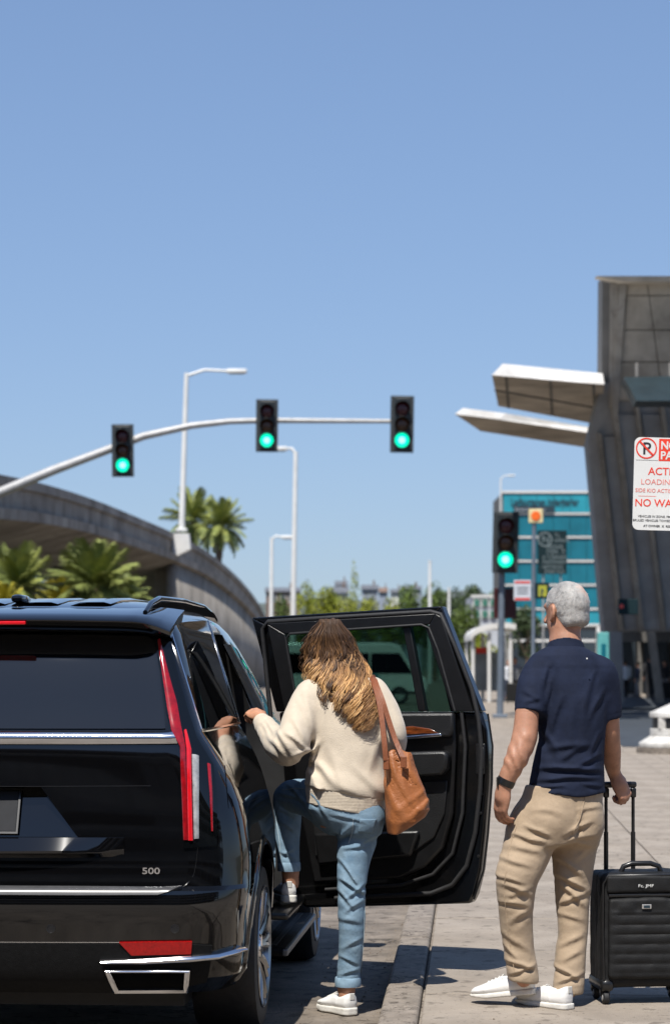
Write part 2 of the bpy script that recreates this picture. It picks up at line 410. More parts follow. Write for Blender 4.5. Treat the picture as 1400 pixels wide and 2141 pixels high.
# ------------------------------------------------------------ houses on the far slope
M['house_pale'] = mat('pale_stucco', (0.42, 0.44, 0.47), 0.9, var=0.1, vscale=.4)
M['house_grey'] = mat('grey_siding', (0.24, 0.27, 0.33), 0.9, var=0.1, vscale=.4)
M['roof_dark'] = mat('dark_shingle', (0.11, 0.12, 0.14), 0.9, var=0.2, vscale=1)
M['roof_brown'] = mat('brown_shingle', (0.16, 0.11, 0.09), 0.9, var=0.2, vscale=1)
M['win_dark'] = mat('window_pane', (0.03, 0.04, 0.05), 0.1, spec=0.6)
def house(px0, px1, y_eave, y_ridge, Y, wm, rm, label, gable=True):
    a, b = at(px0, y_eave, Y), at(px1, y_eave, Y); zr = at(px0, y_ridge, Y).z; w = b.x - a.x; d = w * .8
    t = empty('house', label, 'house', ((a.x + b.x) / 2, Y, 0), 0, 'houses on the far hillside')
    hw, ze = w / 2, a.z
    MB().box(-hw, hw, 0, d, -1, ze).build('wall', wm, t)
    o = hw * 1.08
    if gable:
        r_ = MB().prism([(-o, -.3, ze - .002), (o, -.3, ze - .002), (0, -.3, zr)], (0, d + .6, 0))
    else:
        r_ = MB().prism([(-o, -.5, ze + .002), (-o, d + .5, ze + .002), (-o, d / 2, zr)], (2 * o, 0, 0))
    rf = r_.build('roof', rm, t)
    MB().box(hw * .4, hw * .6, d * .4, d * .55, ze, zr + .8).build('chimney', M['roof_brown'], rf)
    for k in (-.55, 0.0, .5):
        f = MB().box(hw * k - w * .08, hw * k + w * .08, -.06, -.002, ze - w * .32, ze - w * .10).build('window', M['white_paint'], t)
        MB().box(hw * k - w * .06, hw * k + w * .06, -.1, -.062, ze - w * .30, ze - w * .12).build('pane', M['win_dark'], f)
house(556, 626, 1237, 1227, 430, M['roof_brown'], M['roof_dark'], 'long low dark-roofed house behind the two white lamp posts', False)
house(688, 728, 1240, 1226, 420, M['house_pale'], M['roof_dark'], 'pale house left of the slim tall tree', False)
house(700, 726, 1224, 1214, 450, M['house_grey'], M['roof_dark'], 'small dark-roofed house just left of the slim tall tree', False)
house(756, 790, 1232, 1222, 430, M['house_grey'], M['roof_dark'], 'grey dark-roofed house just right of the slim tall tree', False)
house(792, 810, 1238, 1228, 470, M['house_grey'], M['roof_brown'], 'narrow grey house with a brown roof next to the white one', False)
house(816, 838, 1238, 1231, 430, M['white_paint'], M['roof_dark'], 'small white house above the yellow-green treetops', False)
house(838, 880, 1232, 1224, 520, M['house_grey'], M['roof_dark'], 'wide grey house half hidden behind the round green trees', False)

# ------------------------------------------------------------ elevated ramp (overpass)
ov = empty('overpass', 'curving concrete overpass ramp behind the palms with a street lamp on it', 'overpass', (-10, 90, 0))
raw = [(-1500, 800, 38), (-800, 880, 44), (-330, 955, 52), (-120, 972, 66), (0, 992, 76), (100, 1014, 86), (200, 1046, 98), (300, 1087, 112), (370, 1118, 124), (440, 1158, 140), (500, 1210, 157), (540, 1260, 174), (562, 1305, 190)]
K = [at(*r_) for r_ in raw]
tt = np.concatenate([np.linspace(0, 2, 13)[:-1], np.linspace(2, len(K) - 1, 61)])
def crs(i):
    a = int(min(i, len(K) - 2)); f = i - a
    p0, p1, p2, p3 = K[max(a - 1, 0)], K[a], K[a + 1], K[min(a + 2, len(K) - 1)]
    return .5 * ((2 * p1) + (p2 - p0) * f + (2 * p0 - 5 * p1 + 4 * p2 - p3) * f * f + (3 * p1 - p0 - 3 * p2 + p3) * f ** 3)
EDGE = [crs(i) for i in tt]
def side(i):
    t_ = EDGE[min(i + 1, 72)] - EDGE[max(i - 1, 0)]; t_.z = 0; t_.normalize(); return Vector((-t_.y, t_.x, 0))
def sweep(name, prof, m, i0=0, i1=72, par=ov):
    V, F = [], []; n = len(prof)
    for i in range(i0, i1 + 1):
        e, s_ = EDGE[i], side(i)
        for l, dz in prof:
            p = e + s_ * l; V.append((p.x + 10, p.y - 90, p.z + dz))
    for i in range(i1 - i0):
        for k in range(n):
            k2 = (k + 1) % n; F.append((i * n + k, i * n + k2, (i + 1) * n + k2, (i + 1) * n + k))
    F.append(tuple(range(n))); F.append(tuple((i1 - i0) * n + k for k in reversed(range(n))))
    o = pyobj(name, V, F, m, par, 30)
    bm = bmesh.new(); bm.from_mesh(o.data); bmesh.ops.recalc_face_normals(bm, faces=bm.faces); bm.to_mesh(o.data); bm.free(); return o
sweep('parapet', [(0.12, -.34), (.5, -.34), (.5, -1.05), (.14, -1.05)], M['conc_grey'])
sweep('parapet_cap', [(0, 0), (.6, 0), (.6, -.335), (0, -.335)], M['conc_grey'])
sweep('deck', [(-.1, -1.06), (9.4, -1.06), (9.4, -1.5), (7.6, -2.0), (2.2, -2.0), (-.1, -1.42)], M['conc_grey'])
sweep('parapet', [(8.9, -.3), (9.3, -.3), (9.3, -1.05), (8.9, -1.05)], M['conc_grey'])
# side wall right of the lamp
V, F = [], []
for i in range(48, 73):
    e = EDGE[i] + side(i) * .55; V += [(e.x + 10, e.y - 90, e.z - 1.43), (e.x + 10, e.y - 90, -.5)]
F = [(2 * i, 2 * i + 1, 2 * i + 3, 2 * i + 2) for i in range(24)]
o = pyobj('side_wall', V, F, M['conc_grey'], ov, 30); sm = o.modifiers.new('s', 'SOLIDIFY'); sm.thickness = .4; sm.offset = 1
for i in range(50, 72, 3):
    e = EDGE[i] + side(i) * .45
    MB().box(e.x + 10 - .16, e.x + 10 + .16, e.y - 90 - .3, e.y - 90 + .3, -.3, e.z - 1.45).build('wall_rib', M['conc_grey'], ov)
pe = at(350, 1180, 126)
MB().rbox(pe.x + 10 - .6, pe.x + 10 + .5, 126 - 90 - .6, 126 - 90 + 1.6, -.4, pe.z + .4, .06).build('pier', M['conc_grey'], ov)
for px, Y in ((150, 116), (20, 100)):
    q = at(px, 1200, Y)
    MB().rbox(q.x + 10 - .9, q.x + 10 + .9, Y - 90, Y - 90 + 1.8, -.4, 6.6, .08).build('pier', M['conc_dark'], ov)
q = at(379, 1112, 123)
MB().prism([(q.x + 10 - .42, 32.6, q.z - .1), (q.x + 10 + .42, 32.6, q.z - .1), (q.x + 10 + .5, 32.6, q.z - .9), (q.x + 10 - .2, 32.6, q.z - 1.25), (q.x + 10 - .42, 32.6, q.z - 1.05)], (0, .9, 0)).build('lamp_pedestal', M['white_paint'], ov)

# ------------------------------------------------------------ street lamps
def street_lamp(bx, by, tx, ty, hx, hy, Y, wpx, label, zbase=None, m=None, arm=True):
    b, t_, h = at(bx, by, Y), at(tx, ty, Y), at(hx, hy, Y); r_ = wpx * Y / FPX / 2
    z0 = zbase if zbase is not None else b.z
    e = empty('street_lamp', label, 'street lamp', (b.x, Y, z0), 0, 'white street lamps along the far road')
    L_ = lambda p: Vector((p.x - b.x, p.y - Y, p.z - z0))
    m = m or M['white_metal']
    MB().tube([(0, 0, 0), L_(t_)], [r_ * 1.1, r_ * .75], 12).build('pole', m, e, 50)
    if not arm:
        MB().lathe([(.001, L_(t_).z + .02), (r_ * .9, L_(t_).z), (r_ * .9, L_(t_).z - .12)], 12).build('cap', m, e, 50); return tag(e, label, 'pole', 'thin far poles')
    a, c = L_(t_), L_(h); mid = a.lerp(c, .45) + Vector((0, 0, .12))
    MB().tube([a - Vector((0, 0, r_)), mid, c], [r_ * .55, r_ * .5, r_ * .45], 8).build('arm', m, e, 50)
    d = 1 if c.x > a.x else -1
    hh = MB().rbox(min(c.x - d * .02, c.x + d * r_ * 7), max(c.x - d * .02, c.x + d * r_ * 7), -r_ * 1.5, r_ * 1.5, c.z - r_ * .8, c.z + r_ * .7, r_ * .4).build('lamp_head', m, e, 50)
    MB().rbox(min(c.x + d * r_, c.x + d * r_ * 6), max(c.x + d * r_, c.x + d * r_ * 6), -r_ * 1.2, r_ * 1.2, c.z - r_ * 1.0, c.z - r_ * .82, r_ * .05, 1).build('lens', M['clear_lens'], hh)
    MB().rbox(-r_ * 1.9, r_ * 1.9, -r_ * 1.9, r_ * 1.9, -.02, .12, .02).build('base_plate', m, e)
    return e
street_lamp(380, 1110, 390, 780, 474, 776, 123, 12, 'tall white street lamp mounted on the overpass edge, arm to the right')
street_lamp(610, 1300, 618, 944, 600, 938, 150, 12, 'white street lamp behind the middle traffic light, short arm to the left', 0)
street_lamp(566, 1300, 568, 1124, 588, 1123, 190, 9, 'small white street lamp left of the taller lamp, arm to the right', 0)
street_lamp(898, 1290, 898, 1172, 896, 1168, 210, 8, 'thin grey far pole rising from the trees above the middle of the car door', 0, M['white_metal'], False)
street_lamp(1045, 1300, 1046, 1000, 1060, 994, 250, 4.5, 'pale lamp post at the corner of the teal building', 0)
street_lamp(938, 1330, 938, 1228, 941, 1226, 190, 7, 'short pale pole among the trees above the upper corner of the car door', 0, None, False)

# ------------------------------------------------------------ traffic signals
M['sig_black'] = mat('signal_housing', (0.012, 0.016, 0.018), 0.45, var=0.2, vscale=6)
M['sig_plate'] = mat('signal_backplate', (0.022, 0.028, 0.032), 0.6, var=0.2, vscale=4)
M['lamp_red_off'] = mat('unlit_red_lens', (0.07, 0.006, 0.01), 0.25, var=0.4, vscale=10)
M['lamp_amber_off'] = mat('unlit_amber_lens', (0.085, 0.03, 0.008), 0.25, var=0.4, vscale=10)
M['lamp_green_on'] = mat('lit_green_lens', (0.0, 0.3, 0.2), 0.3, emit=(0.0, 1.0, 0.56), estr=1.05)
M['lamp_core'] = mat('lit_green_core', (0.3, 0.8, 0.6), 0.3, emit=(0.30, 1.0, 0.74), estr=1.5)
def traffic_light(px, py, Y, hpx, wpx, label, group, tilt=0.0, back=False):
    c = at(px, py, Y); H, W = hpx * Y / FPX, wpx * Y / FPX
    e = empty('traffic_light', label, 'traffic light', c, 0, group); e.rotation_euler = (0, R(tilt), 0)
    bp = MB().rbox(-W / 2, W / 2, -.02, .02, -H / 2, H / 2, .012, 1).build('backplate', M['sig_plate'], e)
    w = W * .34
    MB().rbox(-w, w, .021, .25, -H * .46, H * .46, .03).build('housing', M['sig_black'], e)
    MB().rbox(-w, w, -.07, -.021, -H * .47, H * .47, .02).build('door', M['sig_black'], e)
    r_ = H * .128
    for k, mm in enumerate(('lamp_red_off', 'lamp_amber_off', 'lamp_green_on')):
        z = H * .275 * (1 - k) - H * .01
        f = MB().lathe([(0.001, -.11), (r_ * .6, -.105), (r_ * .92, -.088), (r_ * .98, -.0715)], 24, 'Y', (0, 0, z)).build('lens', M[mm], e, 60)
        if k == 2:
            MB().lathe([(0.001, -.125), (r_ * .3, -.12), (r_ * .44, -.108)], 20, 'Y', (0, 0, z)).build('bulb', M['lamp_core'], f, 60)
        V, F = [], []; n = 18
        for i in range(n + 1):
            a = R(-50 + 280 * i / n); cx, cz = r_ * 1.06 * math.cos(a), r_ * 1.06 * math.sin(a); L_ = .3 * (0.45 + .55 * max(0, math.sin(a)))
            V += [(cx, -.07, z + cz), (cx, -.07 - L_, z + cz)]
        F = [(2 * i, 2 * i + 2, 2 * i + 3, 2 * i + 1) for i in range(n)]
        v = pyobj('visor', V, F, M['sig_black'], e, 60); sm = v.modifiers.new('s', 'SOLIDIFY'); sm.thickness = .012
    MB().tube([(0, .25, .1), (0, .42, .1)], .05, 8).build('bracket', M['galv'], e)
    return e
YM = 68
ms = empty('signal_mast', 'grey curved mast arm crossing the sky and carrying three green traffic lights', 'signal mast', at(-150, 1503, YM).xy.to_3d())
mb0 = ms.location
arm_px = [(-150, 1120), (-90, 1075), (0, 1030), (110, 984), (232, 938), (300, 912), (400, 890), (480, 881), (560, 879), (700, 880), (845, 881)]
MB().tube([at(x, y, YM + .42) - mb0 for x, y in arm_px], [.16, .155, .145, .135, .12, .11, .095, .085, .08, .07, .055], 14).build('mast_arm', M['galv'], ms, 60)
MB().tube([(0, .42, 0), (0, .42, at(0, 1090, YM).z)], [.2, .16], 16).build('pole', M['galv'], ms, 60)
MB().rbox(-.35, .35, .07, .77, -.02, .06, .02).build('base_plate', M['galv'], ms)
gl = 'green traffic lights on the mast arm'
traffic_light(257, 942, YM, 110, 46, 'traffic light showing green, lowest on the mast arm above the overpass', gl, -.6)
traffic_light(558, 890, YM, 110, 46, 'traffic light showing green, in the middle of the mast arm', gl, .6)
traffic_light(840, 887, YM, 119, 49, 'traffic light showing green, at the far tip of the mast arm', gl, .8)
YP = 66
sp = at(1046, 1500, YP)
e = empty('signal_post', 'blue-grey steel post beside the open door, carrying a green traffic light', 'signal post', (sp.x, YP, .07))
M['post_blue'] = mat('blue_grey_steel', (0.15, 0.18, 0.22), 0.45, metal=.3, var=.15, vscale=2)
MB().tube([(0, .35, 0), (.06, .35, at(0, 1195, YP).z)], [.095, .085], 14).build('pole', M['post_blue'], e, 60)
MB().rbox(-.2, .2, .15, .55, -.01, .1, .02).build('base_plate', M['post_blue'], e)
traffic_light(1056, 1134, YP, 128, 54, 'large traffic light showing green on the post before the teal building', 'green traffic lights on posts', 1.2)
# second head on the same post, turned away
c = at(1050, 1262, YP + .8)
e2 = empty('traffic_light', 'dark traffic light turned away, low on the blue-grey post', 'traffic light', c, R(205))
MB().rbox(-.17, .17, -.15, .12, -.36, .36, .03).build('housing', M['sig_black'], e2)
MB().rbox(-.36, .36, .121, .15, -.42, .42, .01, 1).build('backplate', mat('rusty_red_plate', (0.06, .012, .014), .6, var=.3, vscale=4), e2)
for k in (-1, 0, 1):
    MB().tube([(0, -.151, k * .23), (0, -.36, k * .23)], .105, 14, False).build('visor', M['sig_black'], e2, 60)

# ------------------------------------------------------------ palms
def frond_mesh(name, L, droop, nl, m, seed, leafl=.38, split=1.0):
    r = random.Random(seed); b = MB(); P = []
    for i in range(13):
        f = i / 12; P.append(Vector((L * (f - .12 * droop * f * f), 0, L * (.32 * f - droop * f * f * .75))))
    b.tube(P, [L * .014 * (1 - .8 * i / 12) for i in range(13)], 4, False)
    for i in range(nl):
        f = .14 + .86 * i / nl; k = f * 12; a = int(min(k, 11)); p = P[a].lerp(P[a + 1], k - a); t = (P[a + 1] - P[a]).normalized()
        ll = L * leafl * (math.sin(math.pi * (f * .82 + .15)) ** .6) * r.uniform(.8, 1.1); w = L * .0115
        up = t.cross(Vector((0, 1, 0))).normalized() * -1
        for s_ in (-1, 1):
            d = (t * .75 * split + Vector((0, s_, 0)) * .8 + up * r.uniform(.12, .4)).normalized(); e_ = p + d * ll - Vector((0, 0, ll * .18)); md = p + d * ll * .5
            n_ = t * w
            b.add([p - n_, p + n_, md + n_ * .9, e_, md - n_ * .9], [(0, 1, 2, 4), (4, 2, 3)])
    me = bpy.data.meshes.new(name); me.from_pydata([tuple(v) for v in b.V], [], b.F); me.materials.append(m); return me
def palm(px, pyc, Y, rpx, label, seed, n=34, zc=None, m='palm_leaf', group='palms in front of the overpass', lean=0.0, leafl=.38, trunk_r=.16, elev=(-25, 80)):
    c = at(px, pyc, Y); L = rpx * Y / FPX; r = random.Random(seed)
    e = empty('palm_tree', label, 'palm tree', (c.x + lean, Y, 0), 0, group)
    me = [frond_mesh('frond', L, d, 44, M[m], seed + i, leafl) for i, d in enumerate((.25, .5, .8))]
    for i in range(n):
        el = R(elev[0] + (elev[1] - elev[0]) * (i / n) ** .9); az = i * 2.399 + r.uniform(-.2, .2)
        o = bpy.data.objects.new('frond', me[0 if el > R(50) else (1 if el > R(15) else 2)]); C.objects.link(o); o.parent = e
        o.location = (-lean, 0, c.z); o.rotation_euler = (r.uniform(-.3, .3), -el + R(14), az); o.scale = (r.uniform(.85, 1.1),) * 3
    tr = MB(); H = c.z; nseg = 14; pts, rd_ = [], []
    for i in range(nseg * 2 + 1):
        f = i / (nseg * 2); pts.append((-lean * f * f, 0, -.1 + (H + .1) * f)); rd_.append(trunk_r * (1.15 - .3 * f) * (1.08 if i % 2 else .96) * (1.35 if f > .93 else 1))
    tr.tube(pts, rd_, 10); tr.build('trunk', M['bark'], e, 40)
    return e
palm(200, 1232, 70, 108, 'large spreading palm behind the car roof, under the overpass', 5, n=46, elev=(-20, 85))
palm(40, 1232, 66, 95, 'palm at the left edge of the view, behind the car roof', 9, n=40, elev=(-20, 85))
palm(120, 1262, 74, 62, 'low yellow-green palm between the two larger palms', 13, n=34, m='palm_leaf2', elev=(-15, 80))
palm(8, 1268, 64, 60, 'low yellow palm at the very left behind the roof', 17, n=30, m='palm_leaf2', elev=(-15, 80))
palm(268, 1250, 78, 55, 'small dark palm at the right end of the palm group', 19, n=28, elev=(-15, 80))
pg = 'tall palms beyond the overpass'
palm(464, 1102, 215, 68, 'tall palm with a bare trunk rising beyond the overpass', 23, n=40, group=pg, lean=-.8, trunk_r=.34, elev=(-35, 85), leafl=.3)
palm(406, 1092, 225, 78, 'tall palm right behind the lamp pedestal on the overpass', 29, n=36, group=pg, lean=-.4, trunk_r=.34, elev=(-35, 85), leafl=.3)

# ------------------------------------------------------------ teal office building
YB = 300
ob = empty('office_building', 'teal glass office building with white floor bands beyond the traffic signal', 'office building', at(1150, 1500, YB).xy.to_3d())
bx = lambda px: at(px, 0, YB).x - ob.location.x
bz = lambda py: at(0, py, YB).z
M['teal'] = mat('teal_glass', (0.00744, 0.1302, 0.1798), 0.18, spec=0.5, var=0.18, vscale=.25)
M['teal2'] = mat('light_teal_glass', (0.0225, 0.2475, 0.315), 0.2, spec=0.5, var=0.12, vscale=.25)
MB().box(bx(1050), bx(1330), .25, 18, 0, bz(1029)).build('wall', M['conc_dark'], ob)
bands = [1029, 1074, 1123, 1173, 1223, 1273, 1307]
for i in range(6):
    n = 8
    for k in range(n):
        x0 = bx(1051 + (1330 - 1051) * k / n) + .03; x1 = bx(1051 + (1330 - 1051) * (k + 1) / n) - .03
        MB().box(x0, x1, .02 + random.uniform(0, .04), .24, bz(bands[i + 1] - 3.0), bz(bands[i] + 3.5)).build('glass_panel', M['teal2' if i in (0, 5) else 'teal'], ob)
for i, y in enumerate(bands):
    MB().box(bx(1048 if i == 0 else 1050), bx(1332), -.16, .3, bz(y + 2.0), bz(y - (2.6 if i in (0, 6) else 1.7))).build('floor_band', M['white_paint'], ob)
for px in (1066, 1112, 1158, 1204, 1250, 1296):
    MB().box(bx(px - 4), bx(px + 4), -.1, .5, 0, bz(1310)).build('column', M['white_paint'], ob)
for k in range(5):
    w = MB().box(bx(1072 + 46 * k), bx(1106 + 46 * k), .15, .24, .3, bz(1318)).build('window', M['win_dark'], ob)
    MB().box(bx(1072 + 46 * k), bx(1106 + 46 * k), .08, .14, bz(1342), bz(1337)).build('transom', M['white_paint'], w)
M['ink'] = mat('dark_lettering', (0.012, 0.03, 0.045), .5, var=.1, vscale=3)
text_obj('lettering', 'Lerlpurtanen Inderjterler', 1.35, (bx(1067), -.05, bz(1057)), (R(90), 0, 0), M['ink'], ob, .03, bold=.02, sx=.62)
pb = MB().box(bx(1072), bx(1158), -.32, -.17, bz(1072), bz(1058)).build('name_board', M['ink'], ob)
text_obj('lettering', 'Durle Intervalle.r', .55, (bx(1075), -.35, bz(1068.5)), (R(90), 0, 0), M['house_pale'], pb, .01)
# dark information banner in front
YS = 120
a, b_ = at(1123, 1200, YS), at(1184, 1109, YS)
bn = empty('information_sign', 'dark green information sign with pale lines of text on the teal facade', 'sign', ((a.x + b_.x) / 2, YS, 0))
M['sign_dark'] = mat('dark_green_sign', (0.008, 0.022, 0.027), .7, spec=.15, var=.15, vscale=2)
M['sign_text'] = mat('pale_print', (0.16, 0.20, 0.21), .6, var=.1, vscale=3)
hw = (b_.x - a.x) / 2
MB().rbox(-hw, hw, -.05, .05, a.z, b_.z, .02, 1).build('panel', M['sign_dark'], bn)
for x in (-hw * .6, hw * .6): MB().tube([(x, .12, 0), (x, .12, b_.z - .1)], .05, 10).build('post', M['galv'], bn, 60)
text_obj('lettering', 'N', .5, (-hw * .72, -.052, b_.z - .62), (R(90), 0, 0), M['sign_text'], bn, .004)
MB().lathe([(.30, -.053), (.30, -.06), (.36, -.06), (.36, -.053), (.30, -.053)], 24, 'Y', (-hw * .5, 0, b_.z - .45)).build('emblem_ring', M['sign_text'], bn)
for i, (tx_, sz, x) in enumerate((('Tt.', .3, .1), ('ARRIVE', .26, .1), ('MOVIL', .34, -.3), ('ITEM . P', .3, -.3), ('A TORRAES', .26, -.5), ('PARTENEN', .26, -.5), ('- BESTIBULE', .24, -.6), ('EMERTALE', .24, -.4))):
    text_obj('lettering', tx_, sz, (x, -.052, b_.z - .35 - i * .24 - (.0 if i < 2 else .12)), (R(90), 0, 0), M['sign_text'], bn, .004, sx=.9)

# slim post with hazard square and two small signs
YQ = 56
q = at(1113, 1500, YQ)
ps = empty('sign_post', 'slim grey post with a pale square sign bearing an orange disc', 'sign post', (q.x, YQ, .07))
lx_ = lambda px: at(px, 0, YQ).x - q.x
lz_ = lambda py: at(0, py, YQ).z - .07
MB().tube([(0, .05, 0), (lx_(1116), .05, lz_(1066))], .048, 10).build('post', M['post_blue'], ps, 60)
sq = MB().rbox(lx_(1104), lx_(1134), -.03, 0, lz_(1094), lz_(1064), .02, 2).build('sign_panel', mat('pale_yellow_sign', (.62, .52, .28), .5, var=.08, vscale=5), ps)
MB().lathe([(0.001, -.05), (.11, -.05), (.115, -.031)], 8, 'Y', (lx_(1119), 0, lz_(1079))).build('orange_disc', mat('orange_sign', (.75, .13, .015), .45, var=.1, vscale=8), sq)
wsn = MB().rbox(lx_(1073), lx_(1109), -.03, 0, lz_(1256), lz_(1213), .01, 1).build('sign_panel', mat('pale_sign', (.50, .52, .56), .5, var=.06, vscale=5), ps)
mr = mat('red_print', (.55, .06, .05), .5, var=.1, vscale=8)
for y0, y1 in ((1220, 1215), (1255, 1250)): MB().box(lx_(1075), lx_(1107), -.034, -.0305, lz_(y0), lz_(y1)).build('red_stripe', mr, wsn)
for y0 in (1228, 1234, 1240): MB().box(lx_(1080), lx_(1103), -.034, -.0305, lz_(y0 + 2), lz_(y0)).build('print_line', M['ink'], wsn)
ysn = MB().rbox(lx_(1117), lx_(1147), -.03, 0, lz_(1252), lz_(1218), .01, 1).build('sign_panel', M['sign_dark'], ps)
my = mat('yellow_print', (.34, .34, .03), .5, var=.1, vscale=8)
MB().rbox(lx_(1124), lx_(1142), -.036, -.0305, lz_(1247), lz_(1224), .005, 1).build('yellow_field', my, ysn)
text_obj('lettering', '?', .24, (lx_(1128), -.038, lz_(1247)), (R(90), 0, 0), M['ink'], ysn, .002, bold=.01)

# ------------------------------------------------------------ white shelter with curved roof
YH = 95
h0 = at(1010, 1500, YH)
sh = empty('shelter', 'white shelter with a curved roof on slim white posts', 'shelter', (h0.x, YH, .07))
sx_ = lambda px: at(px, 0, YH).x - h0.x
sz_ = lambda py: at(0, py, YH).z - .07
top = [(984, 1328), (990, 1318), (1002, 1311), (1020, 1305), (1045, 1302), (1062, 1302), (1078, 1305)]
pts = [Vector((sx_(x), 0, sz_(y))) for x, y in top]; low = [p - Vector((0, 0, .22)) for p in pts]
MB().prism(pts + low[::-1], (0, 5, 0)).build('roof', M['white_paint'], sh, 40)
for px in (989, 1023, 1068):
    for y in (.3, 4.6): MB().tube([(sx_(px), y, 0), (sx_(px), y, sz_(1322))], .075, 10).build('post', M['white_paint'], sh, 60)
MB().box(sx_(1000), sx_(1070), 4.0, 4.08, .4, 2.0).build('back_panel', mat('shelter_panel', (.20, .22, .22), .3, var=.2, vscale=2), sh)
MB().box(sx_(1006), sx_(1030), 3.9, 3.98, sz_(1365), sz_(1352)).build('red_banner', mat('red_banner', (.60, .03, .015), .5, var=.1, vscale=5), sh)

# pale building with green windows
YG = 170
g0 = at(1012, 1500, YG)
gb = empty('pale_building', 'pale grey building with green windows left of the signal post', 'building', (g0.x, YG, 0))
gx = lambda px: at(px, 0, YG).x - g0.x
gz = lambda py: at(0, py, YG).z
MB().box(gx(986), gx(1056), .2, 8, 0, gz(1247)).build('wall', M['house_pale'], gb)
for i, y in enumerate((1252, 1276)):
    for k in range(4):
        w = MB().box(gx(989 + 17 * k), gx(1003 + 17 * k), .05, .195, gz(y + 16), gz(y)).build('window', M['white_paint'], gb)
        MB().box(gx(990.5 + 17 * k), gx(1001.5 + 17 * k), -.02, .045, gz(y + 15), gz(y + 1)).build('pane', mat('green_pane', (.05, .16, .12), .15, var=.2, vscale=1) if 'gp' not in M else M['gp'], w)
MB().box(gx(984), gx(1058), 0, .3, gz(1249), gz(1244)).build('cornice', M['white_paint'], gb)

# ------------------------------------------------------------ unseen parking garage, added behind the viewer to darken the car paint's reflections
pg_ = empty('added_garage', 'unseen concrete parking garage added behind the viewer to darken reflections in the black paint', 'parking garage', (0, -26, 0))
for k in range(4):
    MB().box(-70, 46, -14, 0, 3.3 * k + 2.6, 3.3 * k + 3.3).build('floor_slab', M['conc_dark'], pg_)
    MB().box(-70, 46, -.3, -.002, 3.3 * k + 3.302, 3.3 * k + 4.2).build('parapet', M['conc_grey'], pg_) if k < 3 else None
for i in range(15):
    x = -68 + i * 8; MB().box(x - .35, x + .35, -1.2, -.4, 0, 13.1).build('column', M['conc_dark'], pg_)
MB().box(-70, 46, -14.4, -14.002, 0, 13.2).build('back_wall', M['conc_dark'], pg_)

# ------------------------------------------------------------ grit, chips and dry leaves lying in the gutter
_g = MB(); _r = random.Random(5)
for i in range(420):
    v = 8.6 + 9 * _r.random() ** 1.6; u = -.02 - abs(_r.gauss(0, .16)) if _r.random() < .75 else _r.uniform(-.9, 1.6); z = .001 if u < 0 else .101
    p = S(u, v, z); s_ = _r.uniform(.003, .009) * (1.8 if _r.random() < .1 else 1); q = [p + Vector((_r.uniform(-1, 1) * s_, _r.uniform(-1, 1) * s_, 0)) for _ in range(3)]
    _g.add(q + [p + Vector((0, 0, s_ * _r.uniform(.4, 1)))], [(0, 1, 3), (1, 2, 3), (2, 0, 3)])
o = _g.build('grit', mat('gutter_grit', (.30, .24, .17), .9, col2=(.07, .05, .035), vscale=30)); tag(o, kind='stuff')
# ============================================================ TERMINAL on the right
tm = empty('terminal', 'grey concrete airport terminal with a high overhanging roof and leaning ribbed walls', 'terminal', (12, 80, 0))
T = lambda px, py, Y: at(px, py, Y) - tm.location
W_ = lambda x, y, z: Vector((x, y, z)) - tm.location
def solid(name, V, F, m, par=tm, sm=None):
    o = pyobj(name, V, F, m, par, sm)
    bm = bmesh.new(); bm.from_mesh(o.data); bmesh.ops.recalc_face_normals(bm, faces=bm.faces); bm.to_mesh(o.data); bm.free(); return o
BOXF = [(0, 1, 2, 3), (7, 6, 5, 4), (0, 4, 5, 1), (1, 5, 6, 2), (2, 6, 7, 3), (3, 7, 4, 0)]
M['soffit'] = mat('soffit_concrete', (0.61, 0.5429, 0.4575), 0.85, var=0.16, vscale=.6, bump=.2, bscale=6, detail=8, stain=.35, sscale=.3)
M['canopy_top'] = mat('pale_canopy_edge', (0.702, 0.693, 0.675), 0.6, var=.12, vscale=1.2, stain=.2, sscale=.8)
# one tall outward-leaning concrete front; the roof lies behind its top edge
def PW(px, py, off=0.0):
    k = (1393 - py) / FPX; return at(px, py, 67.12 / (1 + .727 * k) + off) - tm.location
def wallpiece(name, poly, off, d, m, sm=None):
    n = len(poly); V = [PW(x, y, off) for x, y in poly] + [PW(x, y, off) + Vector((0, d, 0)) for x, y in poly]
    return solid(name, V, [tuple(range(n)), tuple(reversed(range(n, 2 * n)))] + [(i, (i + 1) % n, n + (i + 1) % n, n + i) for i in range(n)], m, tm, sm)
M['dark_facade'] = mat('grey_facade_concrete', (0.325, 0.3313, 0.3438), .8, var=.18, vscale=.5, bump=.25, bscale=7, detail=8, stain=.35, sscale=.3)
wallpiece('leaning_wall', [(1256, 800), (1440, 800), (1440, 1320), (1262, 1320), (1228, 925)], .30, 1.0, M['dark_facade'])
wallpiece('upper_wall', [(1258, 577.5), (1440, 577.5), (1440, 799), (1256, 799)], .30, 1.0, M['conc_dark'])
wallpiece('coping', [(1246, 577), (1440, 577), (1440, 589), (1300, 588)], -.25, .5, M['soffit'])
wallpiece('edge_rib', [(1276, 590), (1291, 590), (1283, 852), (1274, 852)], .12, .3, M['conc_grey'])
for a, b_ in (([(1293, 590), (1309, 590), (1300, 720), (1286, 720)], 0), ([(1286, 720.4), (1300, 720.4), (1291, 862), (1279, 862)], 0), ([(1279, 862.4), (1291, 862.4), (1346, 1318), (1335, 1318)], 0), ([(1248, 905), (1257, 905), (1303, 1318), (1294, 1318)], 0), ([(1326, 842), (1334, 842), (1392, 1318), (1382, 1318)], 0), ([(1378, 842), (1387, 842), (1440, 1250), (1431, 1250)], 0)):
    wallpiece('wall_rib', a, .08, .3, M['conc_grey'])
ysj = [592, 618, 690, 757, 838]
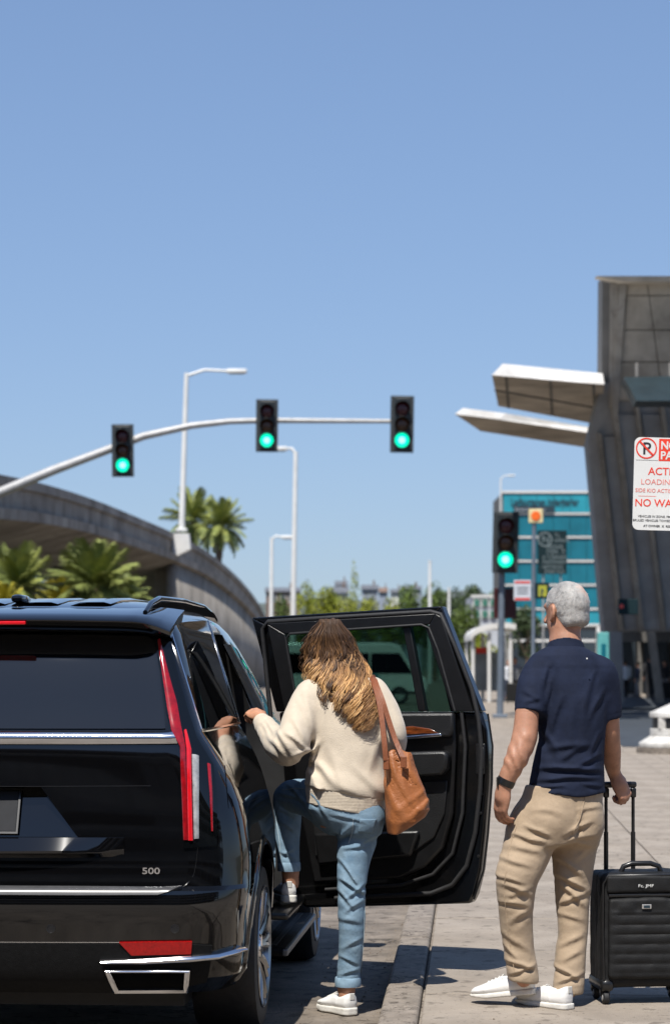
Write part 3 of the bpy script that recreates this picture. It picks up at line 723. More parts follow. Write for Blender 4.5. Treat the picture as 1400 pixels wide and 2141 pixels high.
for j in range(4):
    y0, y1 = ysj[j] + 1.2, ysj[j + 1] - 1.2
    v = lambda y: 1352 + (y - 592) * .135
    l = lambda y: 1312 - (y - 592) * .085
    wallpiece('wall_panel', [(l(y0), y0), (v(y0) - 1, y0), (v(y1) - 1, y1), (l(y1), y1)], .20, .098, M['soffit'])
    wallpiece('wall_panel', [(v(y0) + 1, y0), (1440, y0), (1440, y1), (v(y1) + 1, y1)], .20, .098, M['soffit'])
rib = [lambda y: 1248 + (y - 905) * .1114, lambda y: 1279 + (y - 862) * .1228, lambda y: 1326 + (y - 842) * .1176, lambda y: 1378 + (y - 842) * .13]
ysl = [866, 1316]
for j in range(1):
    for i in range(3):
        if j: continue
        y0, y1 = max(ysl[j], 912 if i == 0 else 0) + .8, ysl[j + 1] - .8
        wallpiece('wall_panel', [(rib[i](y0) + 11, y0), (rib[i + 1](y0) - 1, y0), (rib[i + 1](y1) - 1, y1), (rib[i](y1) + 11, y1)], .22, .078, M['dark_facade'])
MB().prism([W_(7.35, 61.6, 11.0), W_(46, 61.6, 11.0), W_(46, 132, 11.0), W_(15.8, 132, 11.0)], (0, 0, .28)).build('roof', M['soffit'], tm)
def lean(name, p0, p1, p2, p3, Y, d, m):
    return solid(name, [T(*p0, Y), T(*p1, Y), T(*p2, Y), T(*p3, Y)] + [T(*p, Y + d) for p in (p0, p1, p2, p3)], BOXF, m)
lean('leg', (1262, 1290), (1298, 1290), (1304, 1470), (1270, 1470), 79, 3, M['dark_facade'])
lean('leg', (1350, 1318), (1368, 1318), (1388, 1470), (1370, 1470), 79, 2, M['conc_grey'])
lean('lintel', (1285, 1318), (1500, 1318), (1500, 1342), (1285, 1342), 90, 1, M['conc_dark'])
solid('back_wall', [W_(14.0, 124, 0), W_(46, 124, 0), W_(46, 124, 9.6), W_(14.0, 124, 9.6), W_(14.0, 125, 0), W_(46, 125, 0), W_(46, 125, 9.6), W_(14.0, 125, 9.6)], BOXF, M['conc_dark'])
solid('side_wall', [W_(9.0, 79.5, 3.4), W_(9.4, 79.5, 3.4), W_(14.4, 123.8, 3.4), W_(14.0, 123.8, 3.4), W_(9.0, 79.5, 10.95), W_(9.4, 79.5, 10.95), W_(14.4, 123.8, 10.95), W_(14.0, 123.8, 10.95)], BOXF, M['dark_facade'])  # unseen wall added to keep the sun out of the terminal interior
for i in range(7):
    x = 14.3 + i * 1.6
    f = MB().box(x - 12, x + 1.3 - 12, 43.75, 43.98, .1, 3.4).build('glass_door', M['black_plastic'], tm)
    MB().box(x + .08 - 12, x + 1.22 - 12, 43.7, 43.745, .2, 3.3).build('pane', M['win_dark'], f)
# wings
def wing(low, topz, name='canopy_wing', inset=.3):
    cx = sum(p[0] for p in low) / len(low); cy = sum(p[1] for p in low) / len(low); n = len(low)
    Lw = [W_(*p) for p in low]; Up = [W_(p[0] + (inset if p[0] < cx else 0), p[1] + (.5 if p[1] < cy else 0), topz(p)) for p in low]
    return solid(name, Lw + Up, [tuple(range(n)), tuple(reversed(range(n, 2 * n)))] + [(i, (i + 1) % n, n + (i + 1) % n, n + i) for i in range(n)], [M['soffit'], M['canopy_top']])
def wing_mats(o):
    for p in o.data.polygons: p.material_index = 0 if p.normal.z < -.5 else 1
z1 = 8.6
w1 = wing([(3.82, 58.3, z1), (6.78, 60.25, z1), (7.02, 62.7, z1), (8.0, 67, z1), (8.2, 71, z1), (4.45, 65.3, z1)], lambda p: p[2] + .34); wing_mats(w1)
z2 = 8.46
w2 = wing([(3.3, 66, z2), (4.6, 67.4, z2), (7.95, 71.8, z2), (12, 72.5, z2), (12, 78, z2), (8.45, 76.8, z2), (4.3, 70.8, z2)], lambda p: p[2] + .22, inset=.25); wing_mats(w2)
# panel joints under the upper wing (raised battens)
for (xa, ya, xb, yb) in ((4.2, 58.8, 4.75, 65.6), (5.35, 59.5, 6.1, 67.4), (6.5, 60.3, 7.6, 69.8), (4.1, 61.4, 8.0, 66.8)):
    d = Vector((xb - xa, yb - ya, 0)).normalized(); n_ = Vector((-d.y, d.x, 0)) * .03
    A, B_ = Vector((xa, ya, z1 - .03)), Vector((xb, yb, z1 - .03))
    solid('soffit_joint', [W_(*(A - n_)), W_(*(B_ - n_)), W_(*(B_ + n_)), W_(*(A + n_))] + [W_(*(p + Vector((0, 0, .028)))) for p in (A - n_, B_ - n_, B_ + n_, A + n_)], BOXF, M['conc_dark'])
# hanging dark sign box under the soffit
hs = empty('hanging_sign', 'dark hanging sign box under the terminal roof', 'sign', at(1365, 838, 59))
h0_ = hs.location
def HQ(px, py, Y): return at(px, py, Y) - h0_
V = [HQ(1303, 789, 59), HQ(1420, 786, 59), HQ(1420, 838, 57), HQ(1329, 838, 57)]
V += [v + Vector((.1, 1.4, 0)) for v in V]
M['sign_teal'] = mat('dark_teal_sign', (0.018, 0.032, 0.038), .4, var=.2, vscale=2)
solid('panel', V, BOXF, M['sign_teal'], hs)
text_obj('lettering', 'D  Terminal', .26, HQ(1338, 826, 58.985), (R(90), 0, 0), mat('dim_print', (.14, .19, .21), .6, var=.1, vscale=4), hs, .003)
for px in (1330, 1400): MB().tube([HQ(px, 789, 59.7), HQ(px, 760, 59.9)], .04, 8).build('hanger', M['conc_dark'], hs)
# small projecting sign and teal kiosk at street level
s0 = at(1309, 1285, 64)
ss = empty('wall_sign', 'small dark teal sign with a red dot projecting from the leaning wall', 'sign', s0)
MB().rbox(-.22, .30, -.06, .06, 0, .42, .02).build('panel', M['sign_dark'], ss)
MB().lathe([(.001, -.085), (.05, -.08), (.06, -.061)], 16, 'Y', (-.14, 0, .22)).build('red_dot', mr, ss)
MB().box(-.1, .1, .061, 1.6, .15, .25).build('bracket', M['conc_dark'], ss)
k0 = at(1258, 1500, 74)
ki = empty('kiosk', 'pale teal kiosk panel beside the leaning wall, right of the man', 'kiosk', (k0.x, 74, .07))
kz = lambda py: at(0, py, 74).z - .07
MB().rbox(-.16, .2, -.12, .12, kz(1400), kz(1322), .03).build('panel', mat('pale_teal_panel', (.12, .40, .40), .4, var=.15, vscale=3), ki)
MB().rbox(-.05, .1, -.14, -.121, kz(1376), kz(1346), .005, 1).build('pictogram', M['teal'], ki)
MB().rbox(-.12, .16, -.1, .1, 0, kz(1400) - .002, .02).build('base', M['conc_dark'], ki)
# white concrete bin
b0 = on_ground(1412, 1577, .08)
bi = empty('litter_bin', 'white stone litter bin with a sloped cap at the right edge', 'litter bin', b0)
pxm = b0.y / FPX
def frus(name, prof, m, par, n=4, rot=45):
    b = MB().lathe([(r_, h) for r_, h in prof], n, 'Z')
    o = b.build(name, m, par); o.rotation_euler.z = R(rot); bevel_mod(o, .012, 2)
    return o
bzz = lambda py: (1577 - py) * pxm
M['bin_white'] = mat('white_cast_stone', (0.558, 0.549, 0.522), .7, var=.1, vscale=6, bump=.2, bscale=60, stain=.25, sscale=3)
frus('plinth', [(.001, 0), (.64, 0), (.64, bzz(1562)), (.001, bzz(1562))], M['curb'], bi, 24, 0)
frus('base', [(.001, bzz(1561.7)), (.60, bzz(1561.7)), (.60, bzz(1553)), (.44, bzz(1540)), (.43, bzz(1538)), (.001, bzz(1538))], M['bin_white'], bi, 24, 0)
frus('body', [(.001, bzz(1537.7)), (.42, bzz(1537.7)), (.42, bzz(1523)), (.001, bzz(1523))], M['bin_white'], bi, 24, 0)
frus('opening', [(.001, bzz(1522.7)), (.38, bzz(1522.7)), (.38, bzz(1500)), (.001, bzz(1500))], M['black_plastic'], bi, 24, 0)
for i in range(4):
    a = R(45 + 90 * i); MB().box(-.06, .06, -.05, .05, bzz(1522.7), bzz(1500)).build('post', M['bin_white'], bi).location = (.37 * math.cos(a), .37 * math.sin(a), 0)
frus('cap', [(.001, bzz(1499.7)), (.43, bzz(1499.7)), (.43, bzz(1490)), (.001, bzz(1466))], M['bin_white'], bi, 24, 0)

# ============================================================ NO PARKING sign (close, right edge)
YN = 11.7
nc = at(1412, 1012, YN)
ns = empty('parking_sign', 'white no parking sign with red print, close by at the right edge', 'sign', (nc.x, YN, .1), R(0))
M['sign_white'] = mat('white_sign_sheet', (0.6808, 0.6808, 0.6624), .45, var=.03, vscale=6)
M['sign_red'] = mat('red_sign_ink', (.72, .045, .02), .5, var=.05, vscale=10)
M['sign_redpale'] = mat('pale_red_ink', (.70, .20, .17), .5, var=.08, vscale=10)
M['sign_ink'] = mat('black_sign_ink', (.02, .022, .028), .5, var=.1, vscale=10)
nx = lambda px: at(px, 0, YN).x - nc.x
nz = lambda py: at(0, py, YN).z - .1
pz0 = nz(1012)
panel = MB().rbox(nx(1324), nx(1500), -.002, .002, nz(1110) - pz0, nz(916) - pz0, .0018, 1)
# rounded corner plate
def rplate(x0, x1, z0, z1, r_, y0, y1):
    P = []
    for cx, cz, a0 in ((x1 - r_, z1 - r_, 0), (x0 + r_, z1 - r_, 90), (x0 + r_, z0 + r_, 180), (x1 - r_, z0 + r_, 270)):
        for k in range(7): a = R(a0 + 15 * k); P.append((cx + r_ * math.cos(a), y0, cz + r_ * math.sin(a)))
    return MB().prism(P, (0, y1 - y0, 0))
pn = rplate(nx(1323), nx(1501), nz(1110) - pz0, nz(916) - pz0, .03, -.002, .002).build('panel', M['sign_white'], ns)
pn.location = (0, 0, pz0); pn.rotation_euler = (0, R(1.6), 0)
nzz = lambda py: nz(py) - pz0
def ntext(tx_, px, py_base, cap, m, bold=.0, sx=1.0): return text_obj('lettering', tx_, cap * YN / FPX / .70, (nx(px), -.0026, nzz(py_base)), (R(90), 0, 0), m, pn, .0005, bold=bold, sx=sx)
rr = 22 * YN / FPX; cxp, czp = nx(1348), nzz(939)
MB().lathe([(rr * .87, -.0024), (rr * .87, -.0034), (rr, -.0034), (rr, -.0024), (rr * .87, -.0024)], 40, 'Y', (cxp, 0, czp)).build('prohibition_ring', M['sign_red'], pn)
ntext('P', 1339.5, 951.5, 25, M['sign_ink'], .0012)
d = rr * .63
MB().prism([(cxp - d - .003, -.0048, czp + d - .003), (cxp - d + .003, -.0048, czp + d + .003), (cxp + d + .003, -.0048, czp - d + .003), (cxp + d - .003, -.0048, czp - d - .003)], (0, .0012, 0)).build('slash', M['sign_red'], pn)
MB().box(nx(1374), nx(1496), -.0026, -.0021, nzz(965), nzz(918.5)).build('red_field', M['sign_red'], pn)
for tx_, y in (('NO', 940), ('PARKING', 961)):
    o = ntext(tx_, 1377.5, y, 16.5, M['sign_white'], .0014, .92); o.location.y = -.0033
MB().box(nx(1327), nx(1373), -.0024, -.0021, nzz(964.5), nzz(963.7)).build('rule', M['sign_ink'], pn)
ntext('ACTIVE', 1353, 994, 15.5, M['sign_red'], .0005, .98)
ntext('LOADING ONLY', 1338, 1014.5, 11.5, M['sign_redpale'], 0, 1.0)
ntext('SIDE KIO ACTIS', 1327, 1031, 8, M['sign_redpale'], .0002, .95)
MB().box(nx(1334), nx(1371), -.0024, -.0021, nzz(1039.8), nzz(1038.6)).build('rule', M['sign_redpale'], pn)
ntext('NO WAITING', 1326.5, 1060.5, 15.5, M['sign_red'], .0005, .98)
ntext('VEHICLES IN ZONE. PML.ST', 1334, 1083.5, 4.6, M['sign_ink'], .0001)
ntext('BRULED VEHICLES TOWED ON', 1323.5, 1092, 4.6, M['sign_ink'], .0001)
ntext('AT OWNER  X  RISK', 1346, 1103.5, 4.6, M['sign_ink'], .0003)
MB().tube([(nx(1423), .03, 0), (nx(1423), .03, nz(905))], .024, 12).build('post', M['galv'], ns, 60)
for y in (935, 1092): MB().rbox(nx(1414), nx(1432), .003, .056, nz(y) - .015, nz(y) + .015, .004).build('clamp', M['galv'], ns)

# ============================================================ far vehicles
def far_car(px, py_ground, zg, L, H, Wd, rz, bm_, label, cat='car', roofw=.62, shape=None):
    p = on_ground(px, py_ground, zg)
    c = empty('parked_car' if cat == 'car' else cat, label, cat, p, rz, 'vehicles waiting along the street')
    hl, hw = L / 2, Wd / 2
    prof = shape or [(-hl, .35), (-hl, .8), (-hl * .8, .92), (-hl * .62, H * .97), (-hl * .3, H), (hl * .25, H * .98), (hl * .52, .98), (hl * .92, .85), (hl, .65), (hl, .35)]
    b = MB(); P = [(x, -hw, z) for x, z in prof]; o = b.prism(P, (0, Wd, 0)).build('body', bm_, c, 30); bevel_mod(o, .07, 3)
    return c, hl, hw
M['car_white'] = mat('white_car_paint', (0.63, 0.63, 0.63), .2, var=.03, vscale=1, coat=.5)
M['car_grey'] = mat('grey_car_paint', (.12, .13, .15), .2, var=.05, vscale=1, coat=.5)
M['car_red'] = mat('red_car_paint', (.42, .03, .03), .2, var=.05, vscale=1, coat=.5)
def wheels(c, xs, hw, r_):
    for x in xs:
        for s_ in (-1, 1):
            w = MB().lathe([(r_ * .6, -.1), (r_ * .95, -.1), (r_, -.06), (r_, .06), (r_ * .95, .1), (r_ * .6, .1)], 20, 'Y', (x, s_ * (hw - .08), r_)).build('wheel', M['rubber'], c, 40)
            MB().lathe([(.001, s_ * .085), (r_ * .6, s_ * .08), (r_ * .62, s_ * .02)], 16, 'Y', (x, s_ * (hw - .08), r_)).build('rim', M['galv'], w, 40)
for px, py, m, lab, rz in ((992, 1432, 'car_grey', 'dark grey car far down the street, left of the white shelter post', 78), (1018, 1424, 'car_white', 'white car far down the street under the shelter', 84), (1036, 1420, 'car_red', 'red car far down the street beside the white car', 86)):
    c, hl, hw = far_car(px, py, 0.07, 4.3, 1.45, 1.75, R(rz), M[m], lab)
    for s_ in (-1, 1): MB().box(-hl * .55, hl * .35, s_ * (hw + .002) - .01, s_ * (hw + .002) + .01, .95, 1.32).build('window', M['glass_dark'], c)
    MB().box(-hl * .76, -hl * .70, -hw * .8, hw * .8, .98, 1.28).build('rear_window', M['glass_dark'], c)
    for s_ in (-1, 1): MB().box(-hl - .012, -hl + .02, s_ * hw * .7 - .18, s_ * hw * .7 + .18, .68, .82).build('tail_lamp', M['red_lens'], c)
    wheels(c, (-hl * .62, hl * .62), hw, .32)
L, H = 5.9, 2.42
c, hl, hw = far_car(735, 1472, 0.0, L, H, 2.0, R(2), M['car_white'], 'white shuttle van seen through the glass of the open car door', 'van',
    shape=[(-L / 2, .4), (-L / 2, 1.2), (-L / 2 * .97, H * .96), (-L / 2 * .9, H), (L / 2 * .5, H), (L / 2 * .62, H * .96), (L / 2 * .84, 1.2), (L / 2 * .97, 1.05), (L / 2, .8), (L / 2, .4)])
for k in range(4):
    x0 = -hl * .93 + k * 1.15
    MB().box(x0, x0 + 1.08, -hw - .014, -hw + .02, 1.22, 2.02).build('window', M['glass_dark'], c)
MB().prism([(hl * .52, -hw - .013, 1.22), (hl * .80, -hw - .013, 1.22), (hl * .62, -hw - .013, 2.02), (hl * .52, -hw - .013, 2.02)], (0, .03, 0)).build('front_window', M['glass_dark'], c)
MB().box(-hl * .99, hl * .97, -hw - .012, -hw + .02, .42, .52).build('sill_trim', M['satin_black'], c)
MB().lathe([(.001, -.03), (.16, -.03), (.17, -.012)], 24, 'Y', (hl * .30, -hw, 1.02)).build('emblem', M['teal2'], c)
wheels(c, (-hl * .55, hl * .62), hw, .36)
# ============================================================ BLACK SUV
SUV_AZ = R(4.2)
suv = empty('suv', 'glossy black luxury SUV seen from behind with its rear side door wide open', 'car', (-1.385, 9.17, 0), -SUV_AZ)
SUVM = Matrix.Translation((-1.385, 9.17, 0)) @ Matrix.Rotation(-SUV_AZ, 4, 'Z')
SUVI = SUVM.inverted()

def pchip(xs, ys):
    xs = np.array(xs, float); ys = np.array(ys, float); h = np.diff(xs); d = np.diff(ys) / h
    m = np.zeros_like(xs); m[0], m[-1] = d[0], d[-1]
    for i in range(1, len(xs) - 1):
        if d[i - 1] * d[i] > 0:
            w1, w2 = 2 * h[i] + h[i - 1], h[i] + 2 * h[i - 1]; m[i] = (w1 + w2) / (w1 / d[i - 1] + w2 / d[i])
    def f(x):
        x = min(max(x, xs[0]), xs[-1]); i = int(min(max(np.searchsorted(xs, x) - 1, 0), len(xs) - 2)); t = (x - xs[i]) / h[i]
        return float((2 * t**3 - 3 * t**2 + 1) * ys[i] + (t**3 - 2 * t**2 + t) * h[i] * m[i] + (-2 * t**3 + 3 * t**2) * ys[i + 1] + (t**3 - t**2) * h[i] * m[i + 1])
    return f
_z = [.235, .30, .46, .60, .640, .655, .72, .90, 1.00, 1.10, 1.19, 1.245, 1.30, 1.60, 1.655, 1.70, 1.74, 1.77, 1.785, 1.79]
fYR = pchip(_z, [.12, .05, .02, .00, .012, .045, .058, .07, .08, .09, .10, .115, .142, .30, .345, .42, .60, .90, 1.2, 1.35])
fW = pchip(_z, [.95, 1.0, 1.02, 1.035, 1.04, 1.04, 1.04, 1.02, .99, .945, .89, .852, .835, .735, .712, .68, .625, .53, .42, .33])
fRC = pchip(_z, [.28, .27, .26, .25, .25, .24, .23, .21, .20, .19, .17, .155, .15, .12, .12, .14, .20, .25, .25, .2])
fYF = pchip([.235, .5, .85, .98, 1.04, 1.12, 1.20, 1.245, 1.5, 1.655, 1.70, 1.74, 1.77, 1.79], [4.15, 4.3, 4.28, 4.2, 4.0, 3.75, 3.62, 3.55, 3.08, 2.72, 2.58, 2.4, 2.2, 1.9])
def surf(t, z):
    W, rc, yr, yf = fW(z), fRC(z), fYR(z), fYF(z); xf = W - rc; bow = .045
    yb = lambda x: yr + bow * (x / W) ** 2
    rf = min(.45, (yf - yr) * .25) if z < 1.1 else min(.28, (yf - yr) * .2)
    if t <= 1: x = xf * t; return Vector((x, yb(x), z))
    yc = yb(xf) + rc
    if t <= 2:
        a = R(90) * (t - 1); k = .6          # superellipse-like corner
        return Vector((xf + rc * (math.sin(a) ** .85), yc - rc * (math.cos(a) ** .85 if math.cos(a) > 1e-6 else 0), z))
    if t <= 3:
        f = t - 2; y = yc + (yf - rf - yc) * f; return Vector((W - .05 * max(0, f - .75) ** 2 * 4 * (1 if z < 1.1 else 1.6), y, z))
    Wf = W - .05 * .25 * .25 * 4 * (1 if z < 1.1 else 1.6)
    if t <= 4:
        a = R(90) * (t - 3); return Vector((Wf - rf + rf * math.cos(a), yf - rf + rf * math.sin(a), z))
    x = (Wf - rf) * (5 - t); return Vector((x, yf, z))
def snorm(t, z):
    e = 1e-3; a = surf(min(t + e, 5), z) - surf(max(t - e, 0), z); b = surf(t, min(z + e, 1.79)) - surf(t, max(z - e, .235))
    n = a.cross(b); return n.normalized() if n.length > 0 else Vector((0, -1, 0))
def project(p):
    w = SUVM @ p; return 700 + w.x / w.y * FPX, HORY - (w.z - CAMZ) / w.y * FPX
_gridc = [(t, z, *project(surf(t, z))) for t in np.linspace(0, 2.9, 60) for z in np.linspace(.24, 1.78, 64)]
_ga = np.array(_gridc)
def tz(px, py):
    i = int(np.argmin((_ga[:, 2] - px) ** 2 + (_ga[:, 3] - py) ** 2)); t, z = _ga[i, 0], _ga[i, 1]
    for _ in range(12):
        u, v = project(surf(t, z)); e = 2e-4
        u1, v1 = project(surf(t + e, z)); u2, v2 = project(surf(t, z + e))
        J = np.array([[(u1 - u) / e, (u2 - u) / e], [(v1 - v) / e, (v2 - v) / e]])
        try: d = np.linalg.solve(J, [px - u, py - v])
        except Exception: break
        t = float(np.clip(t + np.clip(d[0], -.15, .15), 0, 4.9)); z = float(np.clip(z + np.clip(d[1], -.1, .1), .235, 1.79))
    return t, z
def strip(name, top, bot, m, off=.004, th=.006, nv=4, sub=4, mirror=True, par=None, param=False, smooth=40, rnd=0.0):
    """panel lying on the body skin between two polylines (photo pixels, or (t, z) when param)"""
    def dens(P): return [tuple(np.array(P[i], float) * (1 - k / sub) + np.array(P[i + 1], float) * k / sub) for i in range(len(P) - 1) for k in range(sub)] + [tuple(P[-1])]
    A, B = dens(top), dens(bot); n = len(A); V, F = [], []; G = []
    for i in range(n):
        if param or nv <= 2:
            a, b = (A[i], B[i]) if param else (tz(*A[i]), tz(*B[i]))
            G += [(a[0] * (1 - j / nv) + b[0] * j / nv, a[1] * (1 - j / nv) + b[1] * j / nv) for j in range(nv + 1)]
        else:
            G += [tz(A[i][0] * (1 - j / nv) + B[i][0] * j / nv, A[i][1] * (1 - j / nv) + B[i][1] * j / nv) for j in range(nv + 1)]
    for s_, o_ in ((1, off), (0, off - th)): V += [surf(t, z) + snorm(t, z) * (o_ + s_ * rnd * math.sin(math.pi * (k % (nv + 1)) / nv)) for k, (t, z) in enumerate(G)]
    m_ = nv + 1; N = n * m_
    for i in range(n - 1):
        for j in range(nv):
            a, b, c, d = i * m_ + j, i * m_ + j + 1, (i + 1) * m_ + j + 1, (i + 1) * m_ + j
            F += [(a, b, c, d), (N + d, N + c, N + b, N + a)]
    for i in range(n - 1):
        a, d = i * m_, (i + 1) * m_; F.append((d, N + d, N + a, a)); a, d = a + nv, d + nv; F.append((a, N + a, N + d, d))
    for j in range(nv):
        F.append((j, N + j, N + j + 1, j + 1)); a = (n - 1) * m_ + j; F.append((a + 1, N + a + 1, N + a, a))
    if mirror and min(v.x for v in V) > .004:
        pyobj_m = pyobj(name, [Vector((-v.x, v.y, v.z)) for v in V], [tuple(reversed(f)) for f in F], m, par or suv, smooth)
    elif mirror:
        k = len(V); V = V + [Vector((-v.x, v.y, v.z)) for v in V]; F = F + [tuple(i + k for i in reversed(f)) for f in F]
    o = pyobj(name, V, F, m, par or suv, smooth)
    bm = bmesh.new(); bm.from_mesh(o.data); bmesh.ops.remove_doubles(bm, verts=bm.verts, dist=1e-4); bmesh.ops.recalc_face_normals(bm, faces=bm.faces); bm.to_mesh(o.data); bm.free()
    o.data.polygons.foreach_set('use_smooth', [True] * len(o.data.polygons)); o.data.set_sharp_from_angle(angle=R(smooth))
    return o

# ---- body shell: closed solid from stacked outlines, then the arches, the door opening and the plate recess are cut out
ts = list(np.linspace(0, 1, 13)) + list(np.linspace(1, 2, 12))[1:] + list(np.linspace(2, 3, 30))[1:] + list(np.linspace(3, 4, 10))[1:] + list(np.linspace(4, 5, 8))[1:]
zs_ = sorted(set([round(float(a + (b - a) * k / n), 4) for a, b in zip(_z[:-1], _z[1:]) for n in [max(1, int((b - a) / .035))] for k in range(n)] + [1.79]))
V, F = [], []
for z in zs_:
    ring = [surf(t, z) for t in ts]; ring += [Vector((-p.x, p.y, p.z)) for p in ring[-2:0:-1]]; V += ring
n = len(ring)
for i in range(len(zs_) - 1):
    for k in range(n):
        k2 = (k + 1) % n; F.append((i * n + k, i * n + k2, (i + 1) * n + k2, (i + 1) * n + k))
F.append(tuple(range(n - 1, -1, -1))); F.append(tuple((len(zs_) - 1) * n + k for k in range(n)))
body = pyobj('body', V, F, M['paint'], suv)
cut = MB(); YR_, YF_ = .78, 3.15
for yc in (YR_, YF_):
    for s_ in (-1, 1): cut.lathe([(.001, s_ * .62), (.415, s_ * .62), (.415, s_ * 1.4), (.001, s_ * 1.4)], 48, 'X', (0, yc, .36))
op = [(.40, 1.22, .46), (.40, 2.12, .46), (.40, 2.14, 1.2), (.40, 2.02, 1.645), (.40, 1.60, 1.645), (.40, 1.50, 1.25), (.40, 1.28, .98)]
cut.prism(op, (1.2, 0, 0))
yb_, yt_ = fYR(.842), fYR(1.036)
rec = [(-.243, 1.036), (.243, 1.036), (.39, .842), (-.39, .842)]
P0 = [Vector((x, -.15, z)) for x, z in rec]; P1 = [Vector((x, (yt_ + .075) if z > 1 else (yb_ + .006), z)) for x, z in rec]
cut.add(P0 + P1, [(3, 2, 1, 0), (4, 5, 6, 7), (0, 1, 5, 4), (1, 2, 6, 5), (2, 3, 7, 6), (3, 0, 4, 7)])
co = cut.build('cutter', M['interior'])
bm = bmesh.new(); bm.from_mesh(co.data); bmesh.ops.recalc_face_normals(bm, faces=bm.faces); bm.to_mesh(co.data); bm.free()
co.parent = suv
bm_ = body.modifiers.new('cut', 'BOOLEAN'); bm_.object = co; bm_.operation = 'DIFFERENCE'; bm_.solver = 'EXACT'; bm_.material_mode = 'TRANSFER'
bpy.context.view_layer.update()
nm = bpy.data.meshes.new_from_object(body.evaluated_get(bpy.context.evaluated_depsgraph_get()))
body.modifiers.clear(); body.data = nm; bpy.data.objects.remove(co)
# recess floor keeps the paint
pi = [i for i, mm in enumerate(nm.materials) if mm and mm.name.startswith('black_car_paint')][0]
for p in nm.polygons:
    if p.center.y < .3 and abs(p.center.x) < .45 and .8 < p.center.z < 1.08: p.material_index = pi
nm.polygons.foreach_set('use_smooth', [True] * len(nm.polygons)); nm.set_sharp_from_angle(angle=R(28))

M['glass_rear'] = mat('rear_privacy_glass', (.003, .0035, .0045), .012, spec=1.0)
# ---- rear: glass, chrome, lamps
tw0, tw1 = tz(322, 1340), tz(347, 1528)
strip('rear_window', [(0, 1.622), (tw0[0] * .6, 1.622), (tw0[0] * .93, 1.616), (tw0[0], tw0[1] - .01)], [(0, 1.256), (tw1[0] * .6, 1.256), (tw1[0] * .95, 1.256), (tw1[0], 1.257)], M['glass_rear'], .006, .008, nv=10, sub=5, param=True)
tc = tz(366, 1546)
strip('tailgate_chrome_strip', [(0, 1.246), (tc[0] * .5, 1.246), (tc[0], 1.243)], [(0, 1.197), (tc[0] * .5, 1.197), (tc[0], 1.199)], M['chrome'], .010, .012, nv=8, sub=8, param=True, rnd=.012)
g_ = strip('tailgate_seam', [(0, 1.036), (.86, 1.040)], [(0, 1.0335), (.86, 1.0375)], M['satin_black'], .0012, .003, nv=1, sub=12, param=True)
# tail lamps: one per side, dark lens housing with bright pieces
def lamp(mirror_sign):
    def S_(name, top, bot, m, off, par, nv=5, sub=5, rnd=.0):
        o = strip(name, top, bot, m, off, .010, nv, sub, mirror=False, par=par, rnd=rnd)
        if mirror_sign < 0:
            for v in o.data.vertices: v.co.x *= -1
            o.data.flip_normals()
        return o
    h = S_('tail_lamp', [(324, 1340), (337, 1419), (347, 1490), (361, 1530), (378, 1568), (382, 1660), (384, 1774)], [(352, 1336), (372, 1419), (392, 1490), (410, 1545), (444, 1600), (453, 1680), (452, 1768)], M['glass_dark'], .008, suv, 5)
    S_('red_blade', [(329, 1341), (340, 1419), (350, 1485), (358, 1528), (376, 1562), (380, 1650), (384, 1756)], [(334, 1339), (354, 1419), (368, 1469), (378, 1525), (387, 1562), (391, 1650), (395, 1756)], M['red_lens'], .0105, h, rnd=.004)
    S_('red_light_bar', [(383, 1529), (389, 1568), (392, 1650), (395, 1757)], [(387, 1528), (398, 1568), (401, 1650), (404, 1757)], M['red_bar'], .014, h, rnd=.004)
    S_('reversing_light', [(400, 1578), (403, 1650), (406, 1754)], [(414, 1582), (415.5, 1650), (416, 1753)], M['clear_lens'], .010, h, rnd=.007)
    S_('side_marker', [(431, 1597), (437, 1660), (441, 1738)], [(437.5, 1600), (442.5, 1660), (444.5, 1738)], M['red_lens'], .0105, h, rnd=.003)
M['red_bar'] = mat('bright_red_lens', (.60, .008, .014), .10, spec=.6, var=.1, vscale=40, coat=.5)
lamp(1); lamp(-1)
# plate, ledge, emblem
pl_ = MB().rbox(-.152, .152, -.004, .004, -.085, .085, .0035, 2).build('license_plate', mat('dark_plate', (.014, .015, .018), .55, spec=.12, var=.2, vscale=8), suv)
tilt = math.atan2((yt_ + .075) - (yb_ + .006), 1.036 - .842)
pl_.location = (0, (yt_ + yb_ + .081) / 2 - .016, .938); pl_.rotation_euler = (-tilt, 0, 0)
fr_ = MB()
for a in ((-.160, .160, .0858, .094), (-.160, .160, -.094, -.0858)): fr_.box(a[0], a[1], -.0075, .003, a[2], a[3])
for a in ((-.160, -.1525), (.1525, .160)): fr_.box(a[0], a[1], -.0075, .003, -.0855, .0855)
fr_.build('plate_frame', M['satin_black'], pl_)
V, F = [], []; NX = 24
for i in range(NX + 1):
    x = -.57 + 1.14 * i / NX; k = max(0.02, 1 - (abs(x) / .57) ** 2.2); y = fYR(.81) + .045 * (x / 1.03) ** 2
    for (dy, z) in ((.03, .844), (-.004, .842 - .002), (-.05 * k - .002, .79 + .006 * (1 - k)), (-.05 * k - .002, .782), (.0, .76), (.03, .76)): V.append((x, y + dy, z))
F = [(i * 6 + j, i * 6 + j + 1, i * 6 + 7 + j, i * 6 + 6 + j) for i in range(NX) for j in range(5)]
pyobj('tailgate_ledge', V, [tuple(reversed(f)) for f in F], M['paint'], suv, 30)
t5 = tz(297, 1827); p5 = surf(*t5) + snorm(*t5) * .002; n5 = snorm(*t5)
em = text_obj('emblem', '500', .034, p5, (R(90), 0, math.atan2(n5.x, -n5.y)), M['chrome'], suv, .002, bold=.0006, sx=1.38)
